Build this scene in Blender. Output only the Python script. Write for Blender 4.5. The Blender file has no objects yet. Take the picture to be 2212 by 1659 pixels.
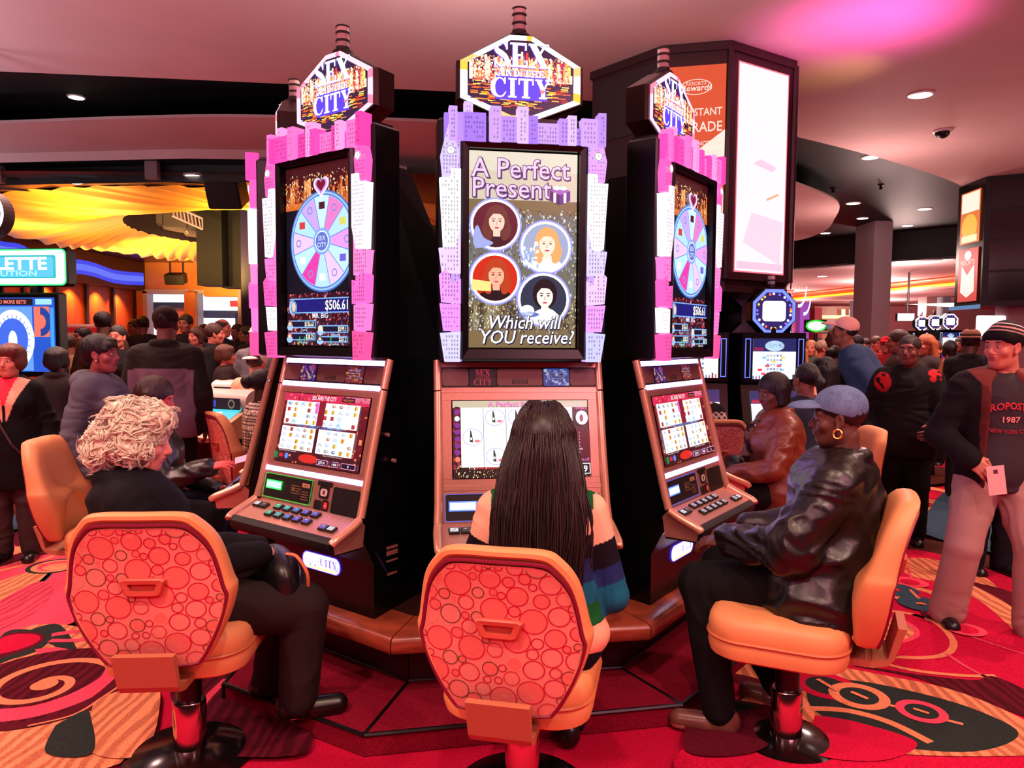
import bpy, math, random
import numpy as np
from mathutils import Matrix, Vector
# ---------------------------------------------------------------- camera, world, lights
SC = bpy.context.scene
COL = SC.collection
F, PITCH, ROLL, CAMH = 1600.0, math.radians(3.55), math.radians(0.39), 1.6
cam = bpy.data.cameras.new('camera'); cam.sensor_width = 36; cam.lens = F/2212*36
cam.clip_start = .05; cam.clip_end = 200
camo = bpy.data.objects.new('camera', cam); COL.objects.link(camo)
camo.matrix_world = Matrix.Translation((0, 0, CAMH)) @ Matrix.Rotation(math.pi/2-PITCH, 4, 'X') @ Matrix.Rotation(ROLL, 4, 'Z')
SC.camera = camo
SC.view_settings.view_transform = 'Standard'; SC.view_settings.look = 'None'
SC.view_settings.exposure = 0.0; SC.view_settings.gamma = 1; SC.view_settings.use_curve_mapping = False
SC.cycles.use_denoising = True
SC.cycles.max_bounces = 5; SC.cycles.diffuse_bounces = 2; SC.cycles.glossy_bounces = 3
SC.cycles.transmission_bounces = 3; SC.cycles.sample_clamp_indirect = 4; SC.cycles.sample_clamp_direct = 0
SC.cycles.caustics_reflective = False; SC.cycles.caustics_refractive = False
world = bpy.data.worlds.new('world'); SC.world = world; world.use_nodes = True
world.node_tree.nodes['Background'].inputs[0].default_value = (1.0, .50, .52, 1)
world.node_tree.nodes['Background'].inputs[1].default_value = 0.012

def spot(x, y, z, power, col=(1, .60, .42), angle=95, blend=.6, to=None, r=.06):
    l = bpy.data.lights.new('downlight', 'SPOT'); l.energy = power; l.color = col  # one name for every spot, uplights and added fill included
    l.spot_size = math.radians(angle); l.spot_blend = blend; l.shadow_soft_size = r
    o = bpy.data.objects.new('downlight', l); COL.objects.link(o); o.location = (x, y, z)
    if to:
        o.rotation_euler = (Vector(to)-Vector((x, y, z))).to_track_quat('-Z', 'Y').to_euler()
    return o
def point(x, y, z, power, col, r=.15):
    l = bpy.data.lights.new('lamp', 'POINT'); l.energy = power; l.color = col; l.shadow_soft_size = r
    o = bpy.data.objects.new('lamp', l); COL.objects.link(o); o.location = (x, y, z); return o
def area(x, y, z, sx, sy, power, col, to):
    l = bpy.data.lights.new('lamp', 'AREA'); l.shape = 'RECTANGLE'; l.size = sx; l.size_y = sy; l.energy = power; l.color = col
    o = bpy.data.objects.new('lamp', l); COL.objects.link(o); o.location = (x, y, z)
    o.rotation_euler = (Vector(to)-Vector((x, y, z))).to_track_quat('-Z', 'Y').to_euler(); return o
WARM = (1, .66, .50)
PINK = (1, .36, .48)
# ceiling downlights of the hall (out of view, without fixtures)
for x, y, p in ((-1.5, 0.3, 260), (1.7, 0.5, 230), (0.2, 1.3, 120), (-3.6, 2.0, 200), (3.9, 2.3, 260), (4.6, 4.7, 240),
                (-4.6, 5.0, 220), (-1.2, -2.2, 240), (2.4, -2.2, 240)):
    spot(x, y, 3.96, p*1.5, WARM, 120, .8)
# unseen pink fill lamps added behind and beside the photographer
area(-2.5, -2.0, 3.9, 2.5, 1.0, 170, PINK, (-.8, 3.0, 0))
area(3.0, -1.2, 3.9, 2.5, 1.0, 170, PINK, (1.6, 3.5, 0))
# unseen area uplights added to brighten the ceiling
for x, y, z, p in ((-.146, 4.4, 2.62, 45), (-5, 0, 2.4, 120), (5.5, 1, 2.4, 70), (0, -3, 2.4, 100), (7.5, 7.5, 2.3, 30)):
    area(x, y, z, .8, .8, p, (1, .80, .80), (x, y+.01, 9))
for x, y, z, p in ((-5.2, 4.4, 2.3, 60), (-8.6, 8.4, 2.3, 60), (-6.2, 5.6, 2.3, 40)):
    area(x, y, z, .8, .8, p, (.82, .84, 1), (x+.01, y+.6, 9))  # cool uplights added out of view to offset the ceiling's red tint
spot(2.75, 5.5, 3.0, 150, (1, .12, .62), 95, 1, (2.68, 5.72, 4.0))
spot(3.1, 6.5, 3.3, 12, (1, .75, .2), 80, 1, (2.85, 6.75, 4.0))
for x, y, p in ((3.2, 9.3, 190), (6.2, 8.0, 220), (8.0, 14, 300), (5.5, 13, 300), (10, 19, 420), (-2.8, 8.7, 150), (-5.2, 9.0, 220), (-3.0, 6.6, 170),
                (-6.5, 11.4, 260), (0.5, 8.4, 120), (12, 24, 500)):
    spot(x, y, 3.72, p*1.4, (1, .56, .46), 125, .8)

for x, y, z, p in ((6.6, 13.6, 3.0, 130), (10.2, 19.5, 3.0, 300), (12.5, 25.5, 2.8, 520), (15, 30.5, 2.8, 420), (4.6, 9.6, 3.1, 70), (11.5, 31, 2.6, 260)):
    point(x, y, z, p, (1, .68, .62), .25)  # unseen point lights added to brighten the far hall and its ceiling
for x, y, z, p in ((-3.3, 3.3, 3.6, 230), (-4.2, 6.6, 3.5, 300), (3.4, 5.4, 3.5, 200), (-3.0, 7.9, 3.5, 160), (5.0, 8.4, 3.5, 200)):
    spot(x, y, z, p, (1, .55, .50), 120, .8)  # fill spots added to brighten the people, no fittings there
def px_ray(px, py):
    x, y = px-1106, py-829.5
    c, s = math.cos(ROLL), math.sin(ROLL)
    x, y = c*x+s*y, -s*x+c*y
    cp, sp = math.cos(PITCH), math.sin(PITCH)
    return Vector((x/F, cp-sp*y/F, -sp-cp*y/F))
def at(px, py, Y):
    d = px_ray(px, py); return Vector((0, 0, CAMH))+d*(Y/d.y)
def atz(px, py, z=0.0):
    d = px_ray(px, py); return Vector((0, 0, CAMH))+d*((z-CAMH)/d.z)
# ---------------------------------------------------------------- helpers
def s2l(c):
    o = []
    for v in c[:3]:
        v = v/255.0
        o.append(v/12.92 if v <= .04045 else ((v+.055)/1.055)**2.4)
    return tuple(o)
MATS = {}
def mat(name, col=(128, 128, 128), rough=.5, metal=0., spec=.5, emit=0., attr=False, bump=0., bscale=60., coat=0., bdist=.002, bstretch=(1, 1, 1), sheen=0., wave=False):
    if name in MATS: return MATS[name]
    m = bpy.data.materials.new(name); m.use_nodes = True; nt = m.node_tree; b = nt.nodes['Principled BSDF']
    c = s2l(col)+(1,)
    b.inputs['Base Color'].default_value = c; b.inputs['Roughness'].default_value = rough
    b.inputs['Metallic'].default_value = metal; b.inputs['Specular IOR Level'].default_value = spec
    b.inputs['Coat Weight'].default_value = coat; b.inputs['Coat Roughness'].default_value = .15
    b.inputs['Sheen Weight'].default_value = sheen
    if attr:
        a = nt.nodes.new('ShaderNodeAttribute'); a.attribute_name = 'Col'
        nt.links.new(a.outputs['Color'], b.inputs['Base Color'])
        if emit:
            nt.links.new(a.outputs['Color'], b.inputs['Emission Color']); b.inputs['Emission Strength'].default_value = emit
            b.inputs['Specular IOR Level'].default_value = spec
            dm = nt.nodes.new('ShaderNodeRGB'); dm.outputs[0].default_value = (.01, .01, .012, 1)
            nt.links.new(dm.outputs[0], b.inputs['Base Color'])
    elif emit:
        b.inputs['Emission Color'].default_value = c; b.inputs['Emission Strength'].default_value = emit
    if bump:
        t = nt.nodes.new('ShaderNodeTexCoord'); mp = nt.nodes.new('ShaderNodeMapping'); mp.inputs['Scale'].default_value = bstretch
        n = nt.nodes.new('ShaderNodeTexNoise'); n.inputs['Scale'].default_value = bscale; n.inputs['Detail'].default_value = 3
        bp = nt.nodes.new('ShaderNodeBump'); bp.inputs['Strength'].default_value = bump; bp.inputs['Distance'].default_value = bdist
        nt.links.new(t.outputs['Object'], mp.inputs[0]); nt.links.new(mp.outputs[0], n.inputs['Vector'])
        nt.links.new(n.outputs[0], bp.inputs['Height']); nt.links.new(bp.outputs[0], b.inputs['Normal'])
    MATS[name] = m; return m

class MB:
    """collects faces with one colour each; build() links them as ONE mesh object"""
    def __init__(s): s.v = []; s.f = []; s.c = []; s.m = []; s.n = 0
    def add(s, verts, faces, col=(255, 255, 255), mi=0):
        o = s.n; s.v.append(np.asarray(verts, float).reshape(-1, 3)); s.n += len(s.v[-1])
        lc = s2l(col) if not (len(col) == 4) else col[:3]
        for f in faces:
            s.f.append([i+o for i in f]); s.c.append(lc); s.m.append(mi)
    def box(s, c, d, col=(255, 255, 255), mi=0, M=None, bev=0):
        x, y, z = [q/2 for q in d]
        if bev:
            P = []; F = []
            b = bev
            for k, zz in enumerate((-z, -z+b, z-b, z)):
                i = b if k in (0, 3) else 0
                xx, yy = x-i, y-i; r = b*.6 if not i else b*.3
                P += [(-xx+r, -yy, zz), (xx-r, -yy, zz), (xx, -yy+r, zz), (xx, yy-r, zz), (xx-r, yy, zz), (-xx+r, yy, zz), (-xx, yy-r, zz), (-xx, -yy+r, zz)]
            for k in range(3):
                for j in range(8): F.append((k*8+j, k*8+(j+1) % 8, k*8+8+(j+1) % 8, k*8+8+j))
            F += [tuple(range(7, -1, -1)), tuple(range(24, 32))]
        else:
            P = [(-x, -y, -z), (x, -y, -z), (x, y, -z), (-x, y, -z), (-x, -y, z), (x, -y, z), (x, y, z), (-x, y, z)]
            F = [(0, 3, 2, 1), (4, 5, 6, 7), (0, 1, 5, 4), (1, 2, 6, 5), (2, 3, 7, 6), (3, 0, 4, 7)]
        P = [Vector(p) for p in P]
        if M is not None: P = [M @ p for p in P]
        P = [(p[0]+c[0], p[1]+c[1], p[2]+c[2]) for p in P]
        s.add(P, F, col, mi)
    def loft(s, rings, col=(255, 255, 255), mi=0, closed=True, cap0=True, cap1=True):
        n = len(rings[0]); P = [p for r in rings for p in r]; F = []
        for k in range(len(rings)-1):
            for j in range(n if closed else n-1):
                F.append((k*n+j, k*n+(j+1) % n, (k+1)*n+(j+1) % n, (k+1)*n+j))
        if cap0: F.append(tuple(range(n-1, -1, -1)))
        if cap1: F.append(tuple(range((len(rings)-1)*n, len(rings)*n)))
        s.add(P, F, col, mi)
    def prism(s, poly, z0, z1, col=(255, 255, 255), mi=0):
        s.loft([[(x, y, z0) for x, y in poly], [(x, y, z1) for x, y in poly]], col, mi)
    def tube(s, pts, r, n=8, col=(255, 255, 255), mi=0, caps=True):
        pts = [Vector(p) for p in pts]; rs = r if hasattr(r, '__len__') else [r]*len(pts); rings = []
        up = Vector((0, 0, 1)); pn = None
        for i, p in enumerate(pts):
            t = (pts[min(i+1, len(pts)-1)]-pts[max(i-1, 0)]).normalized()
            if pn is None:
                a = t.cross(up); a = a if a.length > .05 else t.cross(Vector((1, 0, 0)))
            else: a = pn - t*pn.dot(t)
            a.normalize(); pn = a; b = t.cross(a)
            rings.append([tuple(p+(a*math.cos(q)+b*math.sin(q))*rs[i]) for q in [2*math.pi*k/n for k in range(n)]])
        s.loft(rings, col, mi, True, caps, caps)
    def lathe(s, prof, c=(0, 0, 0), n=32, col=(255, 255, 255), mi=0):
        s.loft([[(c[0]+r*math.cos(q), c[1]+r*math.sin(q), c[2]+z) for q in [2*math.pi*k/n for k in range(n)]] for r, z in prof], col, mi)
    def sphere(s, c, r, n=16, col=(255, 255, 255), mi=0, sq=(1, 1, 1)):
        s.loft([[(c[0]+sq[0]*r*math.sin(a)*math.cos(q), c[1]+sq[1]*r*math.sin(a)*math.sin(q), c[2]-sq[2]*r*math.cos(a)) for q in [2*math.pi*k/n for k in range(n)]]
                for a in [math.pi*(j+.02)/(n//2+.04) for j in range(n//2+1)]], col, mi)
    def build(s, name, mats, parent=None, smooth=False, loc=None):
        V = np.concatenate(s.v) if s.v else np.zeros((0, 3))
        me = bpy.data.meshes.new(name); me.from_pydata(V.tolist(), [], s.f)
        mats = mats if isinstance(mats, (list, tuple)) else [mats]
        for m in mats: me.materials.append(m)
        if len(mats) > 1: me.polygons.foreach_set('material_index', s.m)
        n = np.array([len(f) for f in s.f]); C = np.repeat(np.array(s.c).reshape(-1, 3), n, axis=0)
        C = np.concatenate([C, np.ones((len(C), 1))], 1).astype(np.float32)
        ca = me.color_attributes.new('Col', 'FLOAT_COLOR', 'CORNER'); ca.data.foreach_set('color', C.ravel())
        if smooth:
            me.polygons.foreach_set('use_smooth', [True]*len(me.polygons))
            if smooth != 2: me.set_sharp_from_angle(angle=math.radians(40))
        return link(name, me, parent, loc)
def link(name, me, parent=None, loc=None):
    o = bpy.data.objects.new(name, me); COL.objects.link(o)
    if parent is not None: o.parent = parent
    if loc is not None: o.location = loc
    return o
def tag(o, label, cat, group=None, kind=None):
    if label: o['label'] = label
    if cat: o['category'] = cat
    if group: o['group'] = group
    if kind: o['kind'] = kind
    return o
def thing(name, label, cat, loc=(0, 0, 0), rz=0, group=None):
    o = bpy.data.objects.new(name, None); COL.objects.link(o); o.location = loc; o.rotation_euler = (0, 0, rz); o.empty_display_size = .1
    return tag(o, label, cat, group)
def struct(name, mb, m, smooth=False):
    o = mb.build(name, m, None, smooth); o['kind'] = 'structure'; return o
def kids(o): return [c for c in o.children]
def copy_tree(o, parent=None):
    c = o.copy(); COL.objects.link(c); c.parent = parent
    for ch in list(o.children): copy_tree(ch, c)
    return c

_txt = {}
def text_geo(body, bold=0., shear=0., res=3, align='CENTER'):
    k = (body, bold, shear, res, align)
    if k in _txt: return _txt[k]
    cu = bpy.data.curves.new('text', 'FONT'); cu.body = body; cu.size = 1; cu.align_x = align; cu.resolution_u = res; cu.offset = bold; cu.shear = shear; cu.fill_mode = 'FRONT'
    o = bpy.data.objects.new('text', cu); COL.objects.link(o); dg = bpy.context.evaluated_depsgraph_get(); dg.update()
    me = o.evaluated_get(dg).to_mesh()
    V = np.array([v.co[:] for v in me.vertices]); Fs = [list(p.vertices) for p in me.polygons]
    o.evaluated_get(dg).to_mesh_clear(); bpy.data.objects.remove(o); bpy.data.curves.remove(cu)
    if len(V) == 0: V = np.zeros((0, 3))
    _txt[k] = (V, Fs); return _txt[k]

class P2:
    """flat artwork: shapes in a layer stack on a plane (origin, ex, ey); each layer sits eps in front of the one before"""
    def __init__(s, mb, o=(0, 0, 0), ex=(1, 0, 0), ey=(0, 0, 1), eps=.0006, clip=None):
        s.mb = mb; s.o = Vector(o); s.ex = Vector(ex); s.ey = Vector(ey); s.n = s.ex.cross(s.ey).normalized(); s.L = 0; s.eps = eps; s.clip = clip
    def up(s, k=1): s.L += k; return s
    def pt(s, x, y):
        if s.clip: x = min(max(x, s.clip[0]), s.clip[2]); y = min(max(y, s.clip[1]), s.clip[3])
        p = s.o+s.ex*x+s.ey*y+s.n*(s.L*s.eps); return (p.x, p.y, p.z)
    def poly(s, pts, col, mi=0): s.mb.add([s.pt(*p) for p in pts], [tuple(range(len(pts)))], col, mi)
    def rect(s, x0, y0, x1, y1, col, mi=0): s.poly([(x0, y0), (x1, y0), (x1, y1), (x0, y1)], col, mi)
    def rrect(s, x0, y0, x1, y1, r, col, mi=0, n=4):
        P = []
        for cx, cy, a in ((x1-r, y0+r, -90), (x1-r, y1-r, 0), (x0+r, y1-r, 90), (x0+r, y0+r, 180)):
            for k in range(n+1):
                q = math.radians(a+90*k/n); P.append((cx+r*math.cos(q), cy+r*math.sin(q)))
        s.poly(P, col, mi)
    def frame(s, x0, y0, x1, y1, w, col, mi=0):
        s.rect(x0, y0, x1, y0+w, col, mi); s.rect(x0, y1-w, x1, y1, col, mi); s.rect(x0, y0+w, x0+w, y1-w, col, mi); s.rect(x1-w, y0+w, x1, y1-w, col, mi)
    def ell(s, x, y, rx, ry, col, mi=0, n=28, a0=0, a1=360):
        P = [(x+rx*math.cos(math.radians(a0+(a1-a0)*k/n)), y+ry*math.sin(math.radians(a0+(a1-a0)*k/n))) for k in range(n if a1-a0 >= 360 else n+1)]
        if a1-a0 < 360: P.append((x, y))
        s.poly(P, col, mi)
    def ring(s, x, y, r0, r1, col, mi=0, n=40, a0=0, a1=360, sy=1):
        A = [math.radians(a0+(a1-a0)*k/n) for k in range(n+1)]
        V = [s.pt(x+r*math.cos(a), y+sy*r*math.sin(a)) for a in A for r in (r0, r1)]
        s.mb.add(V, [(2*k, 2*k+1, 2*k+3, 2*k+2) for k in range(n)], col, mi)
    def line(s, pts, w, col, mi=0):
        ws = w if hasattr(w, '__len__') else [w]*len(pts); V = []
        for i, p in enumerate(pts):
            a, b = pts[max(i-1, 0)], pts[min(i+1, len(pts)-1)]
            dx, dy = b[0]-a[0], b[1]-a[1]; l = math.hypot(dx, dy) or 1; nx, ny = -dy/l*ws[i]/2, dx/l*ws[i]/2
            V += [s.pt(p[0]+nx, p[1]+ny), s.pt(p[0]-nx, p[1]-ny)]
        s.mb.add(V, [(2*k, 2*k+1, 2*k+3, 2*k+2) for k in range(len(pts)-1)], col, mi)
    def text(s, body, x, y, size, col, bold=0., shear=0., mi=0, sx=1., align='CENTER', res=2, width=None):
        V, Fs = text_geo(body, bold, shear, res, align)
        if not len(V): return
        if width: sx = width/((V[:, 0].max()-V[:, 0].min())*size)
        s.mb.add([s.pt(x+v[0]*size*sx, y+v[1]*size) for v in V], Fs, col, mi)
RNG = random.Random(7)
def smooth_path(pts, n=8):
    """Catmull-Rom through pts"""
    P = [pts[0]]+list(pts)+[pts[-1]]; out = []
    for i in range(1, len(P)-2):
        for k in range(n):
            t = k/n; out.append(tuple(.5*((2*P[i][d])+(-P[i-1][d]+P[i+1][d])*t+(2*P[i-1][d]-5*P[i][d]+4*P[i+1][d]-P[i+2][d])*t*t+(-P[i-1][d]+3*P[i][d]-3*P[i+1][d]+P[i+2][d])*t**3) for d in range(len(pts[0]))))
    out.append(tuple(pts[-1])); return out
# ---------------------------------------------------------------- setting
def mulnode(m, scale, lo=.6, hi=1.2, kind='noise', stretch=(1, 1, 1), dist=4.):
    """multiply the attribute colour of a material by a procedural pattern"""
    nt = m.node_tree; b = nt.nodes['Principled BSDF']; src = b.inputs['Base Color'].links[0].from_socket if b.inputs['Base Color'].links else None
    t = nt.nodes.new('ShaderNodeTexCoord'); mp = nt.nodes.new('ShaderNodeMapping'); mp.inputs['Scale'].default_value = stretch
    nt.links.new(t.outputs['Object'], mp.inputs[0])
    if kind == 'wave':
        n = nt.nodes.new('ShaderNodeTexWave'); n.inputs['Scale'].default_value = scale; n.inputs['Distortion'].default_value = dist; n.inputs['Detail Scale'].default_value = 1.2
    else:
        n = nt.nodes.new('ShaderNodeTexNoise'); n.inputs['Scale'].default_value = scale; n.inputs['Detail'].default_value = 4
    nt.links.new(mp.outputs[0], n.inputs['Vector'])
    r = nt.nodes.new('ShaderNodeMapRange'); r.inputs['From Min'].default_value = .3; r.inputs['From Max'].default_value = .7
    r.inputs['To Min'].default_value = lo; r.inputs['To Max'].default_value = hi
    nt.links.new(n.outputs[1] if kind == 'wave' else n.outputs[0], r.inputs[0])
    x = nt.nodes.new('ShaderNodeMix'); x.data_type = 'RGBA'; x.blend_type = 'MULTIPLY'; x.inputs[0].default_value = 1
    if src: nt.links.new(src, x.inputs[6])
    else: x.inputs[6].default_value = b.inputs['Base Color'].default_value
    nt.links.new(r.outputs[0], x.inputs[7]); nt.links.new(x.outputs[2], b.inputs['Base Color'])
    return m
def wear(m, amount=.5):
    """fine fibre bump"""
    return m
M_CARPET = mulnode(mat('carpet', rough=.95, spec=.1, attr=True, bump=.5, bscale=260, bdist=.004), 130, .62, 1.25)
M_CARPETW = mulnode(mulnode(mat('carpet_wavy', rough=.95, spec=.1, attr=True, bump=.5, bscale=260, bdist=.004), 130, .7, 1.2), 6, .6, 1.12, 'wave', (1, .35, 1), 7)
RED, MAR, TAN, PNK, TEAL, BLU, BRN = (186, 12, 56), (84, 12, 30), (222, 130, 92), (224, 66, 92), (38, 44, 42), (52, 74, 92), (70, 30, 22)
def fl(px, py, z=0.): p = atz(px, py, z); return (p.x, p.y)
fb = MB(); P = P2(fb, (0, 0, 0), (1, 0, 0), (0, 1, 0), eps=.0004)
P.rect(-16, -4, 24, 42, RED)
def blob(pts, col, mi=0, n=6):
    q = smooth_path([fl(*p) for p in pts]+[fl(*pts[0])], n)[:-1]
    A = sum(q[i-1][0]*q[i][1]-q[i][0]*q[i-1][1] for i in range(len(q)))
    P.poly(q if A > 0 else q[::-1], col, mi)
def rib(pts, w, col, mi=0, n=8):
    q = smooth_path([fl(*p) for p in pts], n); m = len(q)
    P.line(q, [w*(1 if not hasattr(w, '__len__') else 1) for _ in q] if not hasattr(w, '__len__') else [w[0]+(w[1]-w[0])*i/(m-1) for i in range(m)], col, mi)
# far carpet: scattered discs, arcs and leaves of the same design
P.up()
rg = random.Random(3)
for _ in range(150):
    x, y = rg.uniform(-11, 16), rg.uniform(5.6, 26); r = rg.uniform(.3, 1.1); c = rg.choice((TAN, MAR, PNK, MAR, TAN, TEAL))
    P.up(.25); P.ring(x, y, r*.8 if rg.random() < .6 else 0, r, c, rg.choice((0, 1)), 24, 0, rg.choice((360, 200, 150)))
P.up()
# carpet left of the machines
blob([(-60, 1215), (60, 1150), (180, 1120), (330, 1150), (330, 1260), (160, 1350), (0, 1395), (-80, 1400)], PNK)
P.up(); blob([(-60, 1225), (40, 1185), (150, 1160), (210, 1165), (120, 1195), (20, 1225), (-60, 1245)], TAN)
P.up(); blob([(-40, 1222), (40, 1200), (130, 1172), (160, 1185), (60, 1212), (-40, 1240)], MAR, 1)
P.up(); blob([(20, 1165), (60, 1140), (95, 1145), (90, 1162), (40, 1185)], MAR)
rib([(-40, 1248), (40, 1228), (110, 1208), (170, 1180)], .045, TAN)
P.up(); blob([(-60, 1300), (0, 1262), (80, 1237), (110, 1245), (60, 1285), (-20, 1325)], TAN, 1)
rib([(110, 1243), (70, 1280), (0, 1325)], .035, BLU)
P.up(); blob([(-60, 1360), (-20, 1320), (50, 1275), (95, 1262), (115, 1282), (80, 1325), (20, 1358), (-60, 1390)], PNK, 1)
P.up(); P.ring(*fl(118, 1228), 0, .17, TEAL); P.up(); P.ring(*fl(120, 1228), 0, .145, TAN); P.up(); P.ring(*fl(121, 1228), 0, .11, PNK); P.up(); P.ring(*fl(122, 1230), 0, .08, TAN)
P.up(); blob([(-80, 1480), (0, 1400), (70, 1358), (180, 1365), (230, 1420), (260, 1480), (260, 1660), (-150, 1670)], TAN, 1)
P.up(); blob([(60, 1370), (120, 1355), (150, 1380), (170, 1430), (110, 1400), (70, 1385)], TEAL)
P.up(); blob([(-40, 1460), (10, 1375), (80, 1370), (112, 1385), (80, 1415), (20, 1435)], TEAL); P.up(); blob([(-40, 1445), (10, 1380), (75, 1374), (98, 1386), (70, 1408), (20, 1425)], MAR)
P.up(); blob([(-60, 1430), (10, 1384), (70, 1378), (88, 1388), (64, 1404), (10, 1420)], RED)
rib([(112, 1380), (150, 1374), (170, 1372)], .05, PNK); rib([(108, 1392), (150, 1392), (190, 1390)], .04, PNK)
P.up(); blob([(75, 1412), (130, 1408), (190, 1430), (150, 1450), (100, 1432)], PNK)
# spiral
sx, sy = fl(96, 1490)
P.up(); P.ring(sx, sy, 0, .40, MAR, 1); P.up()
rib([(-60, 1560), (60, 1550), (160, 1520), (240, 1476), (262, 1440)], .115, PNK); P.up()
rib([(-60, 1590), (90, 1570), (200, 1525), (262, 1475)], .055, MAR); P.up(); rib([(60, 1580), (160, 1555), (225, 1515), (262, 1490)], .012, TAN)
P.up(); P.line([(sx+.29*(1-t)**1*math.cos(9.6*t+.4)*1.0, sy+.29*(1-t)*math.sin(9.6*t+.4)) for t in [k/70 for k in range(66)]], [.05-.012*k/66 for k in range(66)], TAN)
P.up(); P.ring(sx, sy, 0, .055, TAN)
P.up(); blob([(196, 1570), (215, 1520), (330, 1492), (345, 1540), (310, 1640), (200, 1640)], TAN, 1)
P.up(); blob([(120, 1580), (180, 1548), (196, 1560), (200, 1640), (100, 1640)], TEAL)
P.up(); blob([(380, 1560), (370, 1480), (440, 1450), (560, 1400), (500, 1480), (420, 1580)], MAR, 1)
P.up(); blob([(430, 1600), (455, 1540), (500, 1500), (640, 1540), (660, 1640), (420, 1640)], MAR, 1)
rib([(415, 1590), (440, 1530), (490, 1478)], .035, PNK)
# carpet right of the machines
P.up(); blob([(1560, 1560), (1560, 1400), (1700, 1330), (1900, 1180), (2040, 1190), (2212, 1260), (2400, 1400), (2400, 1700), (1500, 1700)], RED)
P.up(); blob([(1900, 1200), (1980, 1195), (2100, 1225), (2300, 1300), (2300, 1270), (2100, 1195), (1990, 1170), (1880, 1160)], BRN)
P.up(); blob([(1930, 1215), (2010, 1215), (2120, 1250), (2200, 1330), (2260, 1420), (2200, 1380), (2120, 1310), (2040, 1270), (1960, 1250)], TAN, 1)
P.up(); blob([(2080, 1262), (2190, 1290), (2260, 1350), (2230, 1360), (2170, 1310)], MAR)
P.up(); blob([(1800, 1430), (1960, 1340), (2000, 1350), (1990, 1400), (1900, 1440)], RED)
rib([(1760, 1395), (1830, 1352), (1920, 1330), (2010, 1350), (2056, 1390), (2050, 1420), (2000, 1432), (1900, 1428), (1800, 1415)], .035, TAN)
P.up(); blob([(1820, 1390), (1870, 1352), (1930, 1345), (1975, 1362), (1985, 1385), (1940, 1402), (1860, 1402)], PNK); P.up(); blob([(1810, 1385), (1870, 1358), (1930, 1350), (1965, 1364), (1972, 1383), (1935, 1396), (1860, 1398)], TAN, 1)
P.up(); blob([(1790, 1380), (1820, 1350), (1868, 1345), (1880, 1358), (1840, 1372)], RED)
rib([(2045, 1425), (2100, 1460), (2212, 1515), (2300, 1560)], .02, PNK); rib([(1960, 1235), (1975, 1270), (2010, 1320), (2060, 1370), (2212, 1425), (2300, 1450)], .016, PNK)
rib([(1840, 1425), (1960, 1458), (2080, 1472), (2150, 1472)], .03, TAN)
P.up(); blob([(1820, 1440), (1950, 1465), (2100, 1482), (2150, 1475), (2260, 1530), (2330, 1600), (2150, 1540), (1980, 1478), (1850, 1452)], MAR, 1)
P.up(); blob([(1560, 1430), (1620, 1420), (1740, 1440), (1900, 1470), (2060, 1505), (2212, 1570), (2300, 1640), (1900, 1640), (1700, 1560), (1580, 1470)], TAN, 1)
P.up(); blob([(1740, 1490), (1830, 1482), (1960, 1505), (2100, 1545), (2200, 1600), (2100, 1640), (1900, 1620), (1760, 1550)], TEAL)
P.up(); blob([(1760, 1560), (1850, 1575), (1980, 1620), (1900, 1660), (1750, 1640)], RED); rib([(1750, 1545), (1830, 1550), (1920, 1575), (2010, 1620)], .04, TAN)
P.up(); blob([(1655, 1455), (1690, 1435), (1760, 1438), (1795, 1470), (1740, 1475)], PNK)
rib([(1755, 1485), (1820, 1512), (1900, 1532), (2010, 1562), (2080, 1580)], .02, TAN)
for a, b, r, w, c in ((1785, 1495, .135, .045, RED), (1855, 1518, .125, .045, TAN), (1990, 1552, .10, .035, PNK), (1975, 1296, .17, .06, TAN), (1965, 1268, .11, .05, PNK), (2035, 1342, .11, .035, MAR), (2085, 1372, .10, .035, PNK)):
    P.up(); x, y = fl(a, b); P.ring(x, y, 0, r-w, TEAL if b > 1450 else RED); P.ring(x, y, r-w, r, c)
for a, b in ((1935, 1285), (1990, 1316)):
    x, y = fl(a, b); P.up(); P.ring(x, y, .03, .13, BLU)
P.up(); rib([(1765, 1482), (1808, 1508)], .022, TAN); rib([(1838, 1510), (1874, 1526)], .022, TAN); rib([(1972, 1547), (2006, 1558)], .018, TAN); rib([(1965, 1285), (1985, 1305)], .02, TAN)
P.up(); blob([(1500, 1530), (1560, 1470), (1680, 1500), (1690, 1560), (1640, 1640), (1480, 1640)], MAR)
for q, c in (([(1545, 1530), (1580, 1490), (1625, 1500), (1590, 1530)], RED), ([(1600, 1530), (1640, 1500), (1672, 1510), (1650, 1540)], TAN), ([(1555, 1545), (1590, 1530), (1640, 1545), (1580, 1560)], TEAL)):
    P.up(); P.poly([fl(*p) for p in q][::-1], c)
P.up(); blob([(1990, 1160), (2000, 1120), (2060, 1060), (2212, 1040), (2330, 1060), (2330, 1230), (2212, 1215), (2080, 1190)], BLU)
P.up(); blob([(1960, 1000), (2020, 985), (2080, 1000), (2070, 1040), (1990, 1050)], BRN); P.up(); blob([(1930, 985), (2060, 945), (2212, 940), (2212, 1010), (2050, 1015), (1960, 1005)], RED)
rib([(1930, 990), (2010, 965), (2100, 975)], .06, PNK)
P.up(); blob([(20, 1110), (110, 1075), (160, 1100), (140, 1130), (60, 1150), (0, 1150)], BLU)
P.up(); blob([(-80, 1120), (60, 1095), (60, 1110), (-80, 1160)], BRN)
floor = struct('floor', fb, [M_CARPET, M_CARPETW])

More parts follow.
